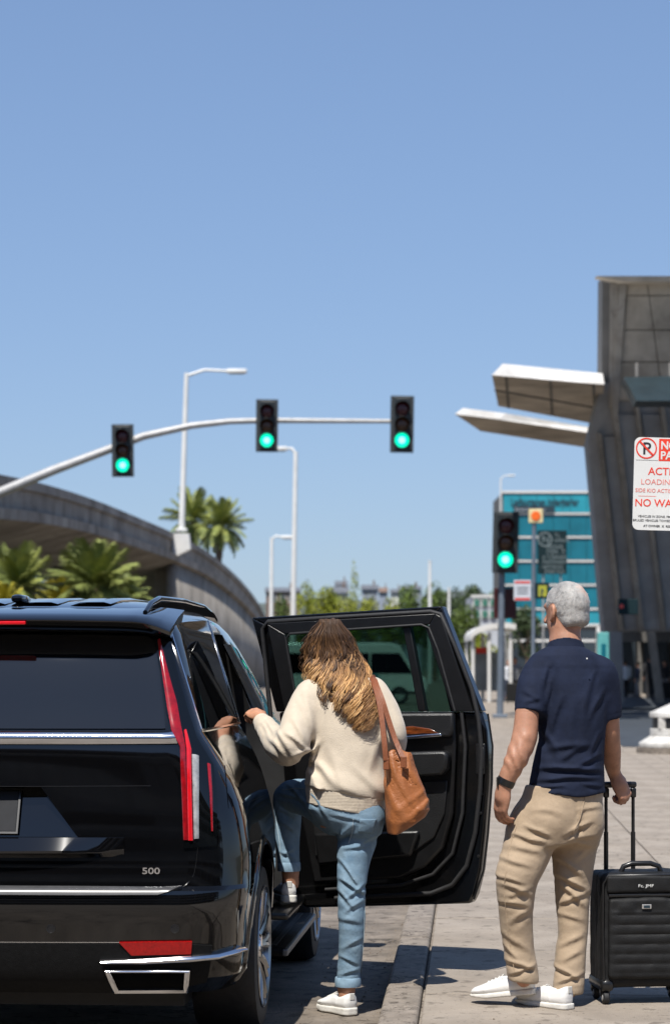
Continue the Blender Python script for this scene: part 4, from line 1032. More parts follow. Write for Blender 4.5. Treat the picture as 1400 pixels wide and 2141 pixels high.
# bumper
M['hollow_black'] = mat('dark_hollow', (.0025, .0025, .0025), .9, spec=.1, var=.3, vscale=30)  # matte black fill, painting the dark hollow of the exhaust outlets
strip('bumper_step', [(0, .648), (.5, .648), (.9, .646), (1.0, .650)], [(0, .622), (.5, .622), (.9, .624), (1.0, .648)], mat('step_trim', (.05, .05, .052), .3, var=.2, vscale=20), .010, .010, nv=3, sub=6, param=True)
strip('tailgate_seam', [(1.0, .652), (1.06, .70), (1.08, .80), (1.09, .86)], [(1.004, .650), (1.064, .698), (1.084, .80), (1.094, .86)], M['satin_black'], .002, .003, nv=1, sub=5, param=True)
t_c = tz(440, 1995)[0]
strip('bumper_valance', [(0, .438), (.8, .438), (1.0, .440), (t_c, .43)], [(0, .245), (.8, .245), (1.0, .25), (t_c, .29)], M['clad'], .010, .012, nv=4, sub=8, param=True)
strip('bumper_seam', [(0, .4425), (1.0, .4445)], [(0, .4395), (1.0, .4415)], M['chrome'], .004, .004, nv=1, sub=12, param=True)
for sg in (1, -1):
    def mir(o):
        if sg < 0:
            for v in o.data.vertices: v.co.x *= -1
            o.data.flip_normals()
        return o
    mir(strip('rear_reflector', [(250, 1969), (300, 1968), (401, 1967)], [(276, 1996), (310, 1995), (399, 1993)], M['red_reflector'], .016, .016, mirror=False))
    mir(strip('bumper_chrome_strip', [(211, 2004), (300, 2001), (400, 1995), (450, 1990), (500, 1977)], [(216, 2012), (300, 2013), (400, 2009), (450, 2003), (500, 1986)], M['chrome'], .024, .026, nv=8, mirror=False, rnd=.014))
    h = mir(strip('exhaust_tip', [(219, 2024), (300, 2024), (397, 2024)], [(238, 2067), (300, 2067), (392, 2066)], M['hollow_black'], .013, .013, mirror=False))
    for a, b in (([(219, 2024), (397, 2024)], [(230, 2030), (391, 2030)]), ([(243, 2061), (388, 2060)], [(238, 2067.5), (392, 2066.5)]), ([(219.5, 2024.3), (238, 2067)], [(232, 2030.3), (249, 2061)]), ([(386, 2030.3), (383, 2060)], [(396.5, 2024.3), (392, 2066.2)])):
        mir(strip('chrome_bezel', a, b, M['chrome'], .022, .016, nv=4, mirror=False, par=h, rnd=.006))
    for px, py in ((107, 1942), (366, 1942)):
        t_, z_ = tz(px, py); p = surf(t_, z_) + snorm(t_, z_) * .001; nn = snorm(t_, z_)
        s = MB().lathe([(.0175, 0), (.0175, -.002), (.0145, -.0025), (.0135, -.0012), (.001, -.0016)], 20, 'Y').build('parking_sensor', M['satin_black'], suv, 50)
        s.location = (sg * p.x, p.y, p.z); s.rotation_euler = (0, 0, sg * math.atan2(nn.x, -nn.y))
# spoiler
V, F = [], []; NX = 32
for i in range(NX + 1):
    u = -1 + 2 * i / NX; x = .715 * u; a = abs(u); dz = -.012 * a ** 2 - .035 * (max(0, a - .8) / .2) ** 2; yy = .045 * (x / .75) ** 2 + .10 * (max(0, a - .8) / .2) ** 2
    for (y, z) in ((.175, 1.690), (.165, 1.682), (.175, 1.668), (.25, 1.640), (.36, 1.632), (.50, 1.66), (.72, 1.748), (.45, 1.730), (.30, 1.712)): V.append((x * (1 - .06 * max(0, (y - .3))), y + yy, z + dz * (1 - .7 * max(0, y - .2) / .52)))
n = 9; F = [(i * n + j, i * n + (j + 1) % n, (i + 1) * n + (j + 1) % n, (i + 1) * n + j) for i in range(NX) for j in range(n)]
F += [tuple(reversed(range(n))), tuple(NX * n + j for j in range(n))]
spo = pyobj('rear_spoiler', V, F, M['paint'], suv, 40)
bm = bmesh.new(); bm.from_mesh(spo.data); bmesh.ops.recalc_face_normals(bm, faces=bm.faces); bm.to_mesh(spo.data); bm.free()
MB().rbox(-.17, .17, .158, .20, 1.662, 1.676, .004).build('brake_light', M['red_bar'], suv)
# roof rails and roof ribs
for s_ in (-1, 1):
    pts = [(s_ * .60, .42, 1.715), (s_ * .605, .53, 1.752), (s_ * .605, .76, 1.778), (s_ * .605, 1.5, 1.788), (s_ * .60, 2.2, 1.782), (s_ * .59, 2.55, 1.762), (s_ * .585, 2.68, 1.735)]
    b = MB(); 
    P = [Vector(p) for p in pts]
    b.tube(P, [.010, .012, .013, .013, .013, .012, .009], 10); rail = b.build('roof_rail', M['paint'], suv, 50)
    fin = MB().prism([(s_ * .592, p.y, p.z - .004) for p in P] + [(s_ * .592, p.y, min(p.z - .02, 1.735)) for p in reversed(P)], (s_ * .02, 0, 0)).build('rail_fin', M['glass_dark'], rail, 30)
for x0 in (-.42, -.2, .02, .24):
    V = []; 
    for y, z in ((.72, 1.757), (1.0, 1.780), (1.4, 1.793), (2.0, 1.795)):
        V += [(x0, y, z), (x0 + .03, y + .01, z + .008), (x0 + .14, y + .01, z + .008), (x0 + .17, y, z)]
    F = [(i * 4 + j, i * 4 + j + 1, i * 4 + 5 + j, i * 4 + 4 + j) for i in range(3) for j in range(3)]
    o = pyobj('roof_rib', V, F, M['paint'], suv, 20)
MB().rbox(-.028, .028, .80, .98, 1.765, 1.80, .02, 2).build('roof_aerial', M['paint'], suv, 40)
# ---- side glass with chrome
qw = [(352, 1306), (392, 1301), (433, 1299)], [(419, 1526), (458, 1518), (496, 1511)]
strip('quarter_window', *qw, M['glass_dark'], .005, .008, nv=10)
strip('window_chrome', [(417, 1526), (458, 1519), (499, 1511)], [(419, 1531), (459, 1523.5), (500, 1515)], M['chrome'], .010, .010, nv=2)
strip('window_chrome', [(350, 1305), (417, 1526)], [(352.2, 1306), (419.4, 1526)], M['chrome'], .0085, .010, nv=1, sub=12)
strip('window_chrome', [(433, 1299), (497, 1511)], [(434.8, 1299), (499, 1511)], M['chrome'], .0085, .010, nv=1, sub=12)
strip('front_window', [(2.66, 1.60), (2.80, 1.60), (2.9, 1.58)], [(2.66, 1.262), (2.80, 1.262), (2.99, 1.262)], M['glass_dark'], .005, .008, nv=6, param=True)
strip('window_chrome', [(2.64, 1.262), (2.99, 1.262)], [(2.64, 1.250), (2.99, 1.250)], M['chrome'], .010, .010, nv=1, sub=8, param=True)
strip('windshield', [(3.75, 1.66), (4.2, 1.68), (5, 1.69)], [(3.6, 1.262), (4.2, 1.255), (5, 1.25)], M['glass_dark'], .005, .008, nv=8, param=True)
strip('grille', [(4.3, .84), (5, .86)], [(4.3, .5), (5, .46)], M['chrome'], .012, .012, nv=4, sub=8, param=True)
strip('headlight', [(3.5, .93), (3.9, .93)], [(3.6, .56), (3.95, .56)], M['clear_lens'], .012, .012, nv=4, sub=6, param=True)
for s_ in (-1, 1):
    mi = MB().rbox(s_ * 1.10 - .10, s_ * 1.10 + .10, 3.02, 3.14, 1.22, 1.38, .04, 3).build('side_mirror', M['paint'], suv, 60)
    MB().rbox(s_ * 1.10 - .085, s_ * 1.10 + .085, 3.008, 3.019, 1.235, 1.365, .003).build('mirror_glass', M['chrome'], mi)
    MB().tube([(s_ * .93, 3.12, 1.20), (s_ * 1.06, 3.1, 1.27)], .03, 8).build('mirror_arm', M['paint'], mi)
# fuel flap outline and lower crease on the right quarter
strip('fuel_flap', [(470, 1600), (520, 1586)], [(478, 1690), (524, 1672)], M['paint'], .0022, .004, nv=6, sub=6, mirror=False)
# wheel arch lips
for yc in (YR_, YF_):
    for s_ in (-1, 1):
        V, F = [], []; n = 40
        for i in range(n + 1):
            a = R(-18 + 216 * i / n); y, z = yc + .415 * math.cos(a), .36 + .415 * math.sin(a)
            if z < .25: z = .25
            tt_ = None; W = fW(min(max(z, .25), 1.0))
            for r_, dx in ((.405, -.03), (.405, .006), (.42, .012), (.44, .006), (.45, -.004)):
                yy, zz_ = yc + r_ * math.cos(a), max(.24, .36 + r_ * math.sin(a)); V.append((s_ * (fW(min(zz_, 1.0)) + dx), yy, zz_))
        F = [(i * 5 + j, i * 5 + j + 1, i * 5 + 6 + j, i * 5 + 5 + j) for i in range(n) for j in range(4)]
        o = pyobj('wheel_arch_lip', V, F, M['paint'], suv, 60)
# wheels
M['rim_metal'] = mat('polished_rim', (.34, .345, .36), .22, metal=1.0, var=.1, vscale=12)
RT = .345
for yc in (YR_, YF_):
    for s_ in (-1, 1):
        w = MB().lathe([(.245, -.13), (.285, -.135), (.325, -.128), (.341, -.10), (RT, -.05), (RT, .05), (.341, .10), (.325, .128), (.285, .135), (.245, .13), (.245, -.13)], 56, 'X').build('wheel', M['rubber'], suv, 35)
        w.location = (s_ * .905, yc, RT)
        if yc == YF_ and s_ > 0: w.location.x = .93
        MB().lathe([(.236, s_ * -.12), (.243, s_ * .10), (.247, s_ * .128), (.252, s_ * .134), (.249, s_ * .138), (.236, s_ * .128), (.228, s_ * .06), (.22, s_ * -.12)], 48, 'X').build('rim', M['rim_metal'], w, 40)
        for k in range(11):
            a = 2 * math.pi * k / 11; sp_ = MB()
            for da in (-.085, .085):
                c0, c1 = a + da * .35, a + da
                P = [(s_ * .095, .06 * math.cos(c0), .06 * math.sin(c0)), (s_ * .118, .14 * math.cos((c0 + c1) / 2), .14 * math.sin((c0 + c1) / 2)), (s_ * .122, .238 * math.cos(c1), .238 * math.sin(c1))]
                sp_.tube(P, [.016, .012, .013], 6)
            sp_.build('spoke', M['rim_metal'], w, 50)
        MB().lathe([(.001, s_ * .128), (.045, s_ * .124), (.062, s_ * .10), (.065, s_ * .06)], 24, 'X').build('hub_cap', M['chrome'], w, 40)
        MB().lathe([(.001, s_ * .02), (.17, s_ * .02), (.17, s_ * -.02)], 32, 'X').build('brake_disc', M['galv'], w, 40)
    MB().tube([(-.8, yc, .33), (.8, yc, .33)], .05, 10).build('axle', M['interior'], suv, 60)
# running boards, sill and under-body
for s_ in (-1, 1):
    rb = MB().rbox(min(s_ * .84, s_ * 1.085), max(s_ * .84, s_ * 1.085), 1.24, 2.72, .245, .285, .014, 2).build('running_board', M['clad'], suv, 40)
    MB().rbox(min(s_ * 1.07, s_ * 1.094), max(s_ * 1.07, s_ * 1.094), 1.23, 2.73, .248, .278, .006, 2).build('board_trim', mat('board_edge', (.16, .16, .16), .4, metal=.4, var=.1, vscale=10) if s_ < 0 else bpy.data.materials['board_edge'], rb)
    for k in range(4): MB().box(s_ * (.875 + .05 * k) - .012, s_ * (.875 + .05 * k) + .012, 1.3, 2.66, .2855, .2895).build('tread_strip', M['rubber'], rb)
    for y in (1.5, 2.4): MB().rbox(min(s_ * .8, s_ * .95), max(s_ * .8, s_ * .95), y - .03, y + .03, .24, .44, .01).build('bracket', M['interior'], rb)
    MB().rbox(min(s_ * .80, s_ * 1.10), max(s_ * .80, s_ * 1.10), 1.22, 2.1, .405, .437, .012, 2).build('side_sill', M['satin_black'], suv, 40)
MB().box(-.78, .78, .25, 3.9, .17, .237).build('underbody', M['interior'], suv)
# seat inside the opening
st_ = MB().rbox(.30, .62, 1.62, 2.1, .58, .78, .05, 3).build('seat', mat('black_leather', (.012, .012, .012), .45, var=.2, vscale=20), suv, 50)
MB().rbox(.405, .66, 1.60, 1.74, .70, 1.28, .05, 3).build('seat_backrest', M['interior'], st_, 50)

# ============================================================ open rear door (a part of the SUV)
DA, DB = at(560, 1393, 11.22), at(1030, 1393, 10.78)
DU = (DB - DA).normalized(); DN = Vector((DU.y, -DU.x, 0)).normalized()      # DN points to the camera
def dw(px, py, off=0.0):
    d = Vector(((px - 700) / FPX, 1, (HORY - py) / FPX)); o = Vector((0, 0, CAMZ)); q = DA + DN * off
    return o + d * ((q - o).dot(DN) / d.dot(DN))
def dl(px, py, off=0.0): return SUVI @ dw(px, py, off)
DNl = (SUVI.to_3x3() @ DN)
def dprism(name, poly, o0, o1, m, par, bev=.004, smooth=35):
    b = MB().prism([dl(x, y, o0) for x, y in poly], DNl * (o1 - o0)); o = b.build(name, m, par, smooth)
    if bev: bevel_mod(o, bev, 2)
    return o
M['door_black'] = mat('black_door_trim', (.0045, .0045, .005), .38, var=.25, vscale=18, bump=.08, bscale=250)
M['door_paint'] = mat('black_door_paint', (.003, .003, .0033), .14, spec=.5, coat=.4)
M['door_leather'] = mat('soft_black_leather', (.0085, .0088, .0095), .42, var=.2, vscale=14, bump=.25, bscale=220)
M['wood'] = mat('burr_wood', (.22, .055, .012), .12, col2=(.05, .012, .004), vscale=9, detail=6, coat=1.0, stretch=(2, 2, 14))
M['door_glass'] = glass_mat('green_tinted_glass', (.23, .345, .31))
outer = [(537, 1292), (932, 1268), (940, 1280), (955, 1314), (981, 1372), (1005, 1440), (1017, 1488)]
lower = [(596, 1488), (1017, 1488), (1028, 1526), (1032, 1580), (1032, 1632), (1024, 1740), (1016, 1816), (1003, 1868), (994, 1886), (780, 1892), (650, 1895), (630, 1870), (612, 1700)]
door = dprism('rear_door', lower, -.075, 0, M['door_paint'], suv, .012)
fl = dprism('window_frame', [(537, 1292), (932, 1268), (905, 1300), (590, 1318)], -.06, .0, M['door_paint'], door, .006)
dprism('window_frame', [(537, 1292.3), (589.5, 1318.3), (616, 1487.7), (588, 1487.7)], -.06, .0, M['door_paint'], door, .006)
dprism('window_frame', [(932.4, 1268.3), (1016.8, 1487.7), (950, 1487.7), (905.3, 1300.3)], -.06, .0, M['door_paint'], door, .006)
# inner flange layers
dprism('inner_frame', [(560, 1304), (912, 1283), (900, 1306), (600, 1326)], .002, .022, M['door_black'], door)
dprism('inner_frame', [(912.5, 1283), (925, 1290), (992, 1487.5), (948, 1487.5), (893, 1316), (900.4, 1306)], .002, .022, M['door_black'], door)
dprism('inner_frame', [(562, 1305), (599.5, 1326.4), (622, 1487.5), (598, 1487.5)], .002, .022, M['door_black'], door)
dprism('divider_bar', [(846, 1300), (861, 1299), (896, 1487), (880, 1487)], -.03, .01, M['door_black'], door)
dprism('glass', [(588, 1322), (851, 1303), (886, 1488), (612, 1488)], -.034, -.029, M['door_glass'], door, 0)
dprism('glass', [(858, 1303), (893, 1301), (908, 1330), (950, 1488), (892, 1488)], -.034, -.029, M['door_glass'], door, 0)
# trim panel
dprism('trim_panel', [(606, 1490), (954, 1490), (956, 1560), (950, 1700), (930, 1772), (892, 1812), (840, 1836), (660, 1846), (632, 1700)], .002, .034, M['door_black'], door, .012)
dprism('upper_pad', [(640, 1492), (951, 1490), (950, 1530), (944, 1542), (800, 1548), (640, 1556)], .036, .062, M['door_leather'], door, .014)
dprism('wood_inlay', [(834, 1521), (862, 1518), (900, 1524), (917, 1533), (840, 1536)], .063, .068, M['wood'], door, .002)
dprism('pull_handle', [(838, 1540), (923, 1533), (925, 1539), (838, 1547)], .064, .082, M['chrome'], door, .003)
dprism('armrest', [(780, 1574), (936, 1569), (945, 1576), (942, 1606), (932, 1620), (780, 1630)], .036, .10, M['door_leather'], door, .02)
dprism('lower_panel', [(650, 1640), (936, 1632), (930, 1700), (908, 1750), (870, 1778), (660, 1790)], .036, .046, M['door_leather'], door, .008)
dprism('door_pocket', [(660, 1742), (880, 1736), (862, 1790), (668, 1808)], .047, .075, M['door_black'], door, .012)
# seals and flange along the edge
def dtube(name, pts, off, rad, m): return MB().tube([dl(x, y, off) for x, y in pts], rad, 8).build(name, m, door, 60)
dtube('door_seal', [(566, 1500), (556, 1400), (549, 1315), (560, 1300), (700, 1291), (900, 1279), (920, 1284), (950, 1350), (985, 1440), (999, 1500), (1006, 1570), (1003, 1650), (993, 1740), (975, 1810), (945, 1850), (900, 1868), (700, 1878)], .012, .011, M['rubber'])
dtube('inner_seal', [(622, 1486), (598, 1335), (606, 1325), (760, 1314), (880, 1306), (896, 1313), (915, 1360), (950, 1486)], .024, .006, M['rubber'])
dtube('inner_seal', [(964, 1490), (972, 1560), (966, 1700), (946, 1784), (905, 1828), (840, 1850), (680, 1860)], .014, .009, M['rubber'])
dtube('edge_beading', [(1019, 1492), (1029, 1560), (1027, 1640), (1019, 1745), (1010, 1820), (990, 1880)], .004, .0045, M['door_black'])
dprism('latch', [(996, 1555), (1014, 1555), (1014, 1618), (996, 1618)], .002, .014, M['satin_black'], door, .002)
dprism('latch_cover', [(999, 1563), (1011, 1563), (1011, 1608), (999, 1608)], .0142, .018, M['black_plastic'], door, .002)
for y in (1660, 1700, 1790):
    p = dl(1006 - (y - 1660) * .05, y, .004); MB().lathe([(.001, -.004), (.006, -.003), (.007, 0)], 10, 'Y', p).build('bolt', M['satin_black'], door, 50)
for z in (.72, 1.02):
    a = SUVI @ (DA + Vector((.03, 0, z - 1.5)))
    MB().rbox(.93, a.x + .06, a.y + .02, a.y + .08, z - .04, z + .04, .01).build('hinge', M['interior'], door)
# ============================================================ FIGURES: distance fields turned into smooth meshes
def _n3(P, s, seed=0):
    """cheap smooth value noise, -1..1"""
    Q = P * s + seed * 17.13; I = np.floor(Q).astype(np.int64); f = (Q - I).astype(np.float32); f = f * f * (3 - 2 * f); out = 0
    for dx in (0, 1):
        for dy in (0, 1):
            for dz in (0, 1):
                h = (I[:, 0] + dx) * 374761393 + (I[:, 1] + dy) * 668265263 + (I[:, 2] + dz) * 2147483647 + seed * 974711
                h = (h ^ (h >> 13)) * 1274126177; h = ((h ^ (h >> 16)) & 0xffff) / 32767.5 - 1
                out = out + h * (f[:, 0] if dx else 1 - f[:, 0]) * (f[:, 1] if dy else 1 - f[:, 1]) * (f[:, 2] if dz else 1 - f[:, 2])
    return out.astype(np.float32)
def smin(a, b, k):
    h = np.clip(.5 + .5 * (b - a) / k, 0, 1); return b + (a - b) * h - k * h * (1 - h)
def smax(a, b, k): return -smin(-a, -b, k)
def cap(P, a, b, ra, rb):
    a, b = np.array(a, np.float32), np.array(b, np.float32); ba = b - a; t = np.clip(((P - a) @ ba) / (ba @ ba), 0, 1)
    return np.linalg.norm(P - a - t[:, None] * ba, axis=1) - (ra + (rb - ra) * t)
def chain(P, pts, rad, k=.012):
    d = None
    for i in range(len(pts) - 1):
        e = cap(P, pts[i], pts[i + 1], rad[i], rad[i + 1]); d = e if d is None else smin(d, e, k)
    return d
def spl(pts, rad, n=4):
    """denser chain through control points"""
    p = np.array(pts, float); r = np.array(rad, float); P_, R_ = [], []
    for i in range(len(p) - 1):
        a, b, c, d = p[max(i - 1, 0)], p[i], p[i + 1], p[min(i + 2, len(p) - 1)]
        for k in range(n):
            f = k / n; P_.append(.5 * (2 * b + (c - a) * f + (2 * a - 5 * b + 4 * c - d) * f * f + (3 * b - a - 3 * c + d) * f ** 3)); R_.append(r[i] * (1 - f) + r[i + 1] * f)
    P_.append(p[-1]); R_.append(r[-1]); return P_, R_
def ell(P, c, r, rot=None):
    Q = P - np.array(c, np.float32)
    if rot is not None: Q = Q @ np.array(rot, np.float32)          # columns are the ellipsoid's own axes
    r = np.array(r, np.float32); k0 = np.linalg.norm(Q / r, axis=1); k1 = np.linalg.norm(Q / (r * r), axis=1) + 1e-9
    return k0 * (k0 - 1) / k1
def stack(P, rows, zcap=.02, pw=2.0):
    """rows: (z, cx, cy, a, b[, yaw]) ellipses stacked along z"""
    rows = sorted(rows); Z = np.array([r[0] for r in rows]); z = P[:, 2]
    f = [np.interp(z, Z, np.array([r[i] if len(r) > i else 0 for r in rows])).astype(np.float32) for i in range(1, 6)]
    dx, dy = P[:, 0] - f[0], P[:, 1] - f[1]; c, s = np.cos(f[4]), np.sin(f[4]); u, v = dx * c + dy * s, -dx * s + dy * c
    if pw == 2.0: k0 = np.sqrt((u / f[2]) ** 2 + (v / f[3]) ** 2)
    else: k0 = (np.abs(u / f[2]) ** pw + np.abs(v / f[3]) ** pw) ** (1 / pw)
    d = (k0 - 1) * np.minimum(f[2], f[3])
    return np.maximum(d, np.maximum(Z[0] - z, z - Z[-1]))
def rotm(ax, ay, az): return np.array((Matrix.Rotation(az, 3, 'Z') @ Matrix.Rotation(ay, 3, 'Y') @ Matrix.Rotation(ax, 3, 'X')), np.float32)

def net(sdf, lo, hi, h, blk=8, margin=1.0):
    """surface nets on a block-sparse grid -> vertices, quads"""
    lo = np.array(lo, np.float32); n = np.ceil((np.array(hi) - lo) / h / blk).astype(int) * blk; nb = n // blk
    bi = np.stack(np.meshgrid(*[np.arange(k) for k in nb], indexing='ij'), -1).reshape(-1, 3)
    cen = lo + (bi + .5) * blk * h; d = sdf(cen.astype(np.float32)); act = np.abs(d) < blk * h * .87 * 1.25 + .03 * margin
    N = n + 1; Fd = np.full(tuple(N), 1.0, np.float32)
    ng = bi[(d < 0) & ~act]
    for b in ng: o = b * blk; Fd[o[0]:o[0] + blk, o[1]:o[1] + blk, o[2]:o[2] + blk] = -1
    g = np.stack(np.meshgrid(*[np.arange(blk + 1)] * 3, indexing='ij'), -1).reshape(-1, 3)
    A = bi[act]
    for s in range(0, len(A), 400):
        I = (A[s:s + 400, None, :] * blk + g[None]).reshape(-1, 3); v = sdf((lo + I * h).astype(np.float32)); Fd[I[:, 0], I[:, 1], I[:, 2]] = v
    S_ = Fd < 0
    cnt = np.zeros(tuple(n), np.int8)
    for dx in (0, 1):
        for dy in (0, 1):
            for dz in (0, 1): cnt += S_[dx:dx + n[0], dy:dy + n[1], dz:dz + n[2]]
    I = np.argwhere((cnt > 0) & (cnt < 8)); idx = np.full(tuple(n), -1, np.int64); idx[I[:, 0], I[:, 1], I[:, 2]] = np.arange(len(I))
    acc = np.zeros((len(I), 3)); num = np.zeros(len(I)); cs = [np.array((a, b, c)) for a in (0, 1) for b in (0, 1) for c in (0, 1)]
    for a in range(8):
        for b in range(a + 1, 8):
            if np.abs(cs[a] - cs[b]).sum() != 1: continue
            ia, ib = I + cs[a], I + cs[b]; va, vb = Fd[ia[:, 0], ia[:, 1], ia[:, 2]], Fd[ib[:, 0], ib[:, 1], ib[:, 2]]; m = (va < 0) != (vb < 0)
            t = (va[m] / (va[m] - vb[m]))[:, None]; acc[m] += ia[m] + (ib[m] - ia[m]) * t; num[m] += 1
    V = lo + acc / np.maximum(num, 1)[:, None] * h; Q = []
    for ax in range(3):
        sl0 = [slice(1, n[k]) for k in range(3)]; sl0[ax] = slice(0, n[ax]); sl1 = list(sl0); sl1[ax] = slice(1, n[ax] + 1)
        m = np.argwhere(S_[tuple(sl0)] != S_[tuple(sl1)])
        if not len(m): continue
        off = np.array([1, 1, 1]); off[ax] = 0; m = m + off; u, w = (ax + 1) % 3, (ax + 2) % 3
        eu, ew = np.eye(3, dtype=int)[u], np.eye(3, dtype=int)[w]
        q = np.stack([idx[tuple((m - eu - ew).T)], idx[tuple((m - ew).T)], idx[tuple(m.T)], idx[tuple((m - eu).T)]], 1)
        fl = ~S_[tuple(m.T)]; q[fl] = q[fl][:, ::-1]; Q.append(q)
    Q = np.concatenate(Q); Q = Q[(Q >= 0).all(1)]
    return V, Q
def relax(V, Q, it=2, k=.5):
    V = V.copy()
    E = np.concatenate([Q[:, [0, 1]], Q[:, [1, 2]], Q[:, [2, 3]], Q[:, [3, 0]]]); c = np.bincount(E.ravel(), minlength=len(V))[:, None] + 1e-9
    for _ in range(it):
        s = np.zeros_like(V); np.add.at(s, E[:, 0], V[E[:, 1]]); np.add.at(s, E[:, 1], V[E[:, 0]]); V += (s / c - V) * k
    return V
def netobj(name, sdf, lo, hi, h, m, parent=None, it=2, org=(0, 0, 0), margin=1.0, k=.5):
    V, Q = net(sdf, lo, hi, h, margin=margin); V = relax(V, Q, it, k); V = V - np.array(org)
    me = bpy.data.meshes.new(name); me.vertices.add(len(V)); me.vertices.foreach_set('co', V.astype(np.float32).ravel())
    me.loops.add(len(Q) * 4); me.loops.foreach_set('vertex_index', Q.astype(np.int32).ravel())
    me.polygons.add(len(Q)); me.polygons.foreach_set('loop_start', np.arange(0, len(Q) * 4, 4, dtype=np.int32)); me.polygons.foreach_set('loop_total', np.full(len(Q), 4, np.int32))
    me.update(calc_edges=True); me.validate()
    o = link(name, me, m, parent, 180); return o
def folds(P, specs, seed=0):
    """cloth creases: (centre, direction across the crease, wavelength, amplitude, reach along, reach across)"""
    d = np.zeros(len(P), np.float32)
    wob = _n3(P, 9.0, seed) * .5 + _n3(P, 22.0, seed + 1) * .2
    for c, n_, wl, am, ra, rb in specs:
        n_ = np.array(n_, np.float32); n_ /= np.linalg.norm(n_); Q = P - np.array(c, np.float32); u = Q @ n_; r2 = (Q * Q).sum(1) - u * u
        w = np.exp(-(u / rb) ** 2 - r2 / (ra * ra)); ph = u / wl * 6.2832 + wob * 2.6; s = np.cos(ph); s = np.sign(s) * np.abs(s) ** .8
        d += -am * w * (np.maximum(s, -.35) ) 
    return d
def creases(P, specs, seed=0):
    """single cloth creases drawn as photo-pixel segments at a distance: (x0, y0, x1, y1, Y, width mm, height mm)"""
    d = np.zeros(len(P), np.float32); wob = _n3(P, 14.0, seed) * .006
    for x0, y0, x1, y1, Y, w, am in specs:
        a, b = np.array(at(x0, y0, Y), np.float32), np.array(at(x1, y1, Y), np.float32); t_ = b - a; L = np.linalg.norm(t_); t_ /= L
        n_ = np.array((-t_[2], 0, t_[0]), np.float32); n_ = n_ if n_[2] > 0 else -n_; Q = P - a; s = (Q @ t_) / L
        u = Q @ n_ + wob + .10 * L * (s - .5) ** 2; w = w * .00078; dy = P[:, 1] - Y
        tp = np.clip(np.sin(np.pi * np.clip(s * .86 + .07, 0, 1)), 0, 1) * ((s > -.08) & (s < 1.08)) * np.exp(-(dy / .16) ** 4)
        d -= am * .00108 * tp * (np.exp(-(u / w) ** 2) - .75 * np.exp(-((u + 1.7 * w) / (1.15 * w)) ** 2))
    return d
def cast(sdf, px, py, Y0=9.3, n=60):
    """where the line of sight through a photo pixel meets a distance field"""
    px, py = np.asarray(px, np.float32).ravel(), np.asarray(py, np.float32).ravel(); D = np.stack([(px - 700) / FPX, np.ones_like(px), (HORY - py) / FPX], 1); t = np.full(len(px), Y0, np.float32)
    for _ in range(n): t += np.clip(sdf((np.array((0, 0, CAMZ), np.float32) + D * t[:, None]).astype(np.float32)), -.05, .06) * .7
    return np.array((0, 0, CAMZ)) + D * t[:, None]
def seam(name, sdf, pts, rad, m, parent, org, Y0=9.3, lift=.0, n=6):
    q = []
    for i in range(len(pts) - 1): q += [tuple(np.array(pts[i], float) * (1 - k / n) + np.array(pts[i + 1], float) * k / n) for k in range(n)]
    q.append(pts[-1]); W = cast(sdf, [p[0] for p in q], [p[1] for p in q], Y0); W[:, 1] -= lift
    return MB().tube([Vector(p - np.array(org)) for p in W], rad, 6).build(name, m, parent, 60)
def patch(name, sdf, quad, m, parent, org, Y0=9.3, lift=.0025, nu=8, nv=8):
    q = np.array(quad, float); U, Vv = np.meshgrid(np.linspace(0, 1, nu + 1), np.linspace(0, 1, nv + 1)); U, Vv = U.ravel()[:, None], Vv.ravel()[:, None]
    X = (q[0] * (1 - U) + q[1] * U) * (1 - Vv) + (q[3] * (1 - U) + q[2] * U) * Vv; W = cast(sdf, X[:, 0], X[:, 1], Y0) - np.array(org); W[:, 1] -= lift
    o = pyobj(name, W.tolist(), [(i * (nu + 1) + j, i * (nu + 1) + j + 1, (i + 1) * (nu + 1) + j + 1, (i + 1) * (nu + 1) + j) for i in range(nv) for j in range(nu)], m, parent, 180)
    s = o.modifiers.new('s', 'SOLIDIFY'); s.thickness = .003; s.offset = -1; return o
def wrinkle(P, s, am, seed, st=(1, 1, 1)):
    """ridged random creasing"""
    Q = P * np.array(st, np.float32); n_ = _n3(Q, s, seed) + .5 * _n3(Q, s * 2.1, seed + 3); return am * (np.abs(n_) - .35)

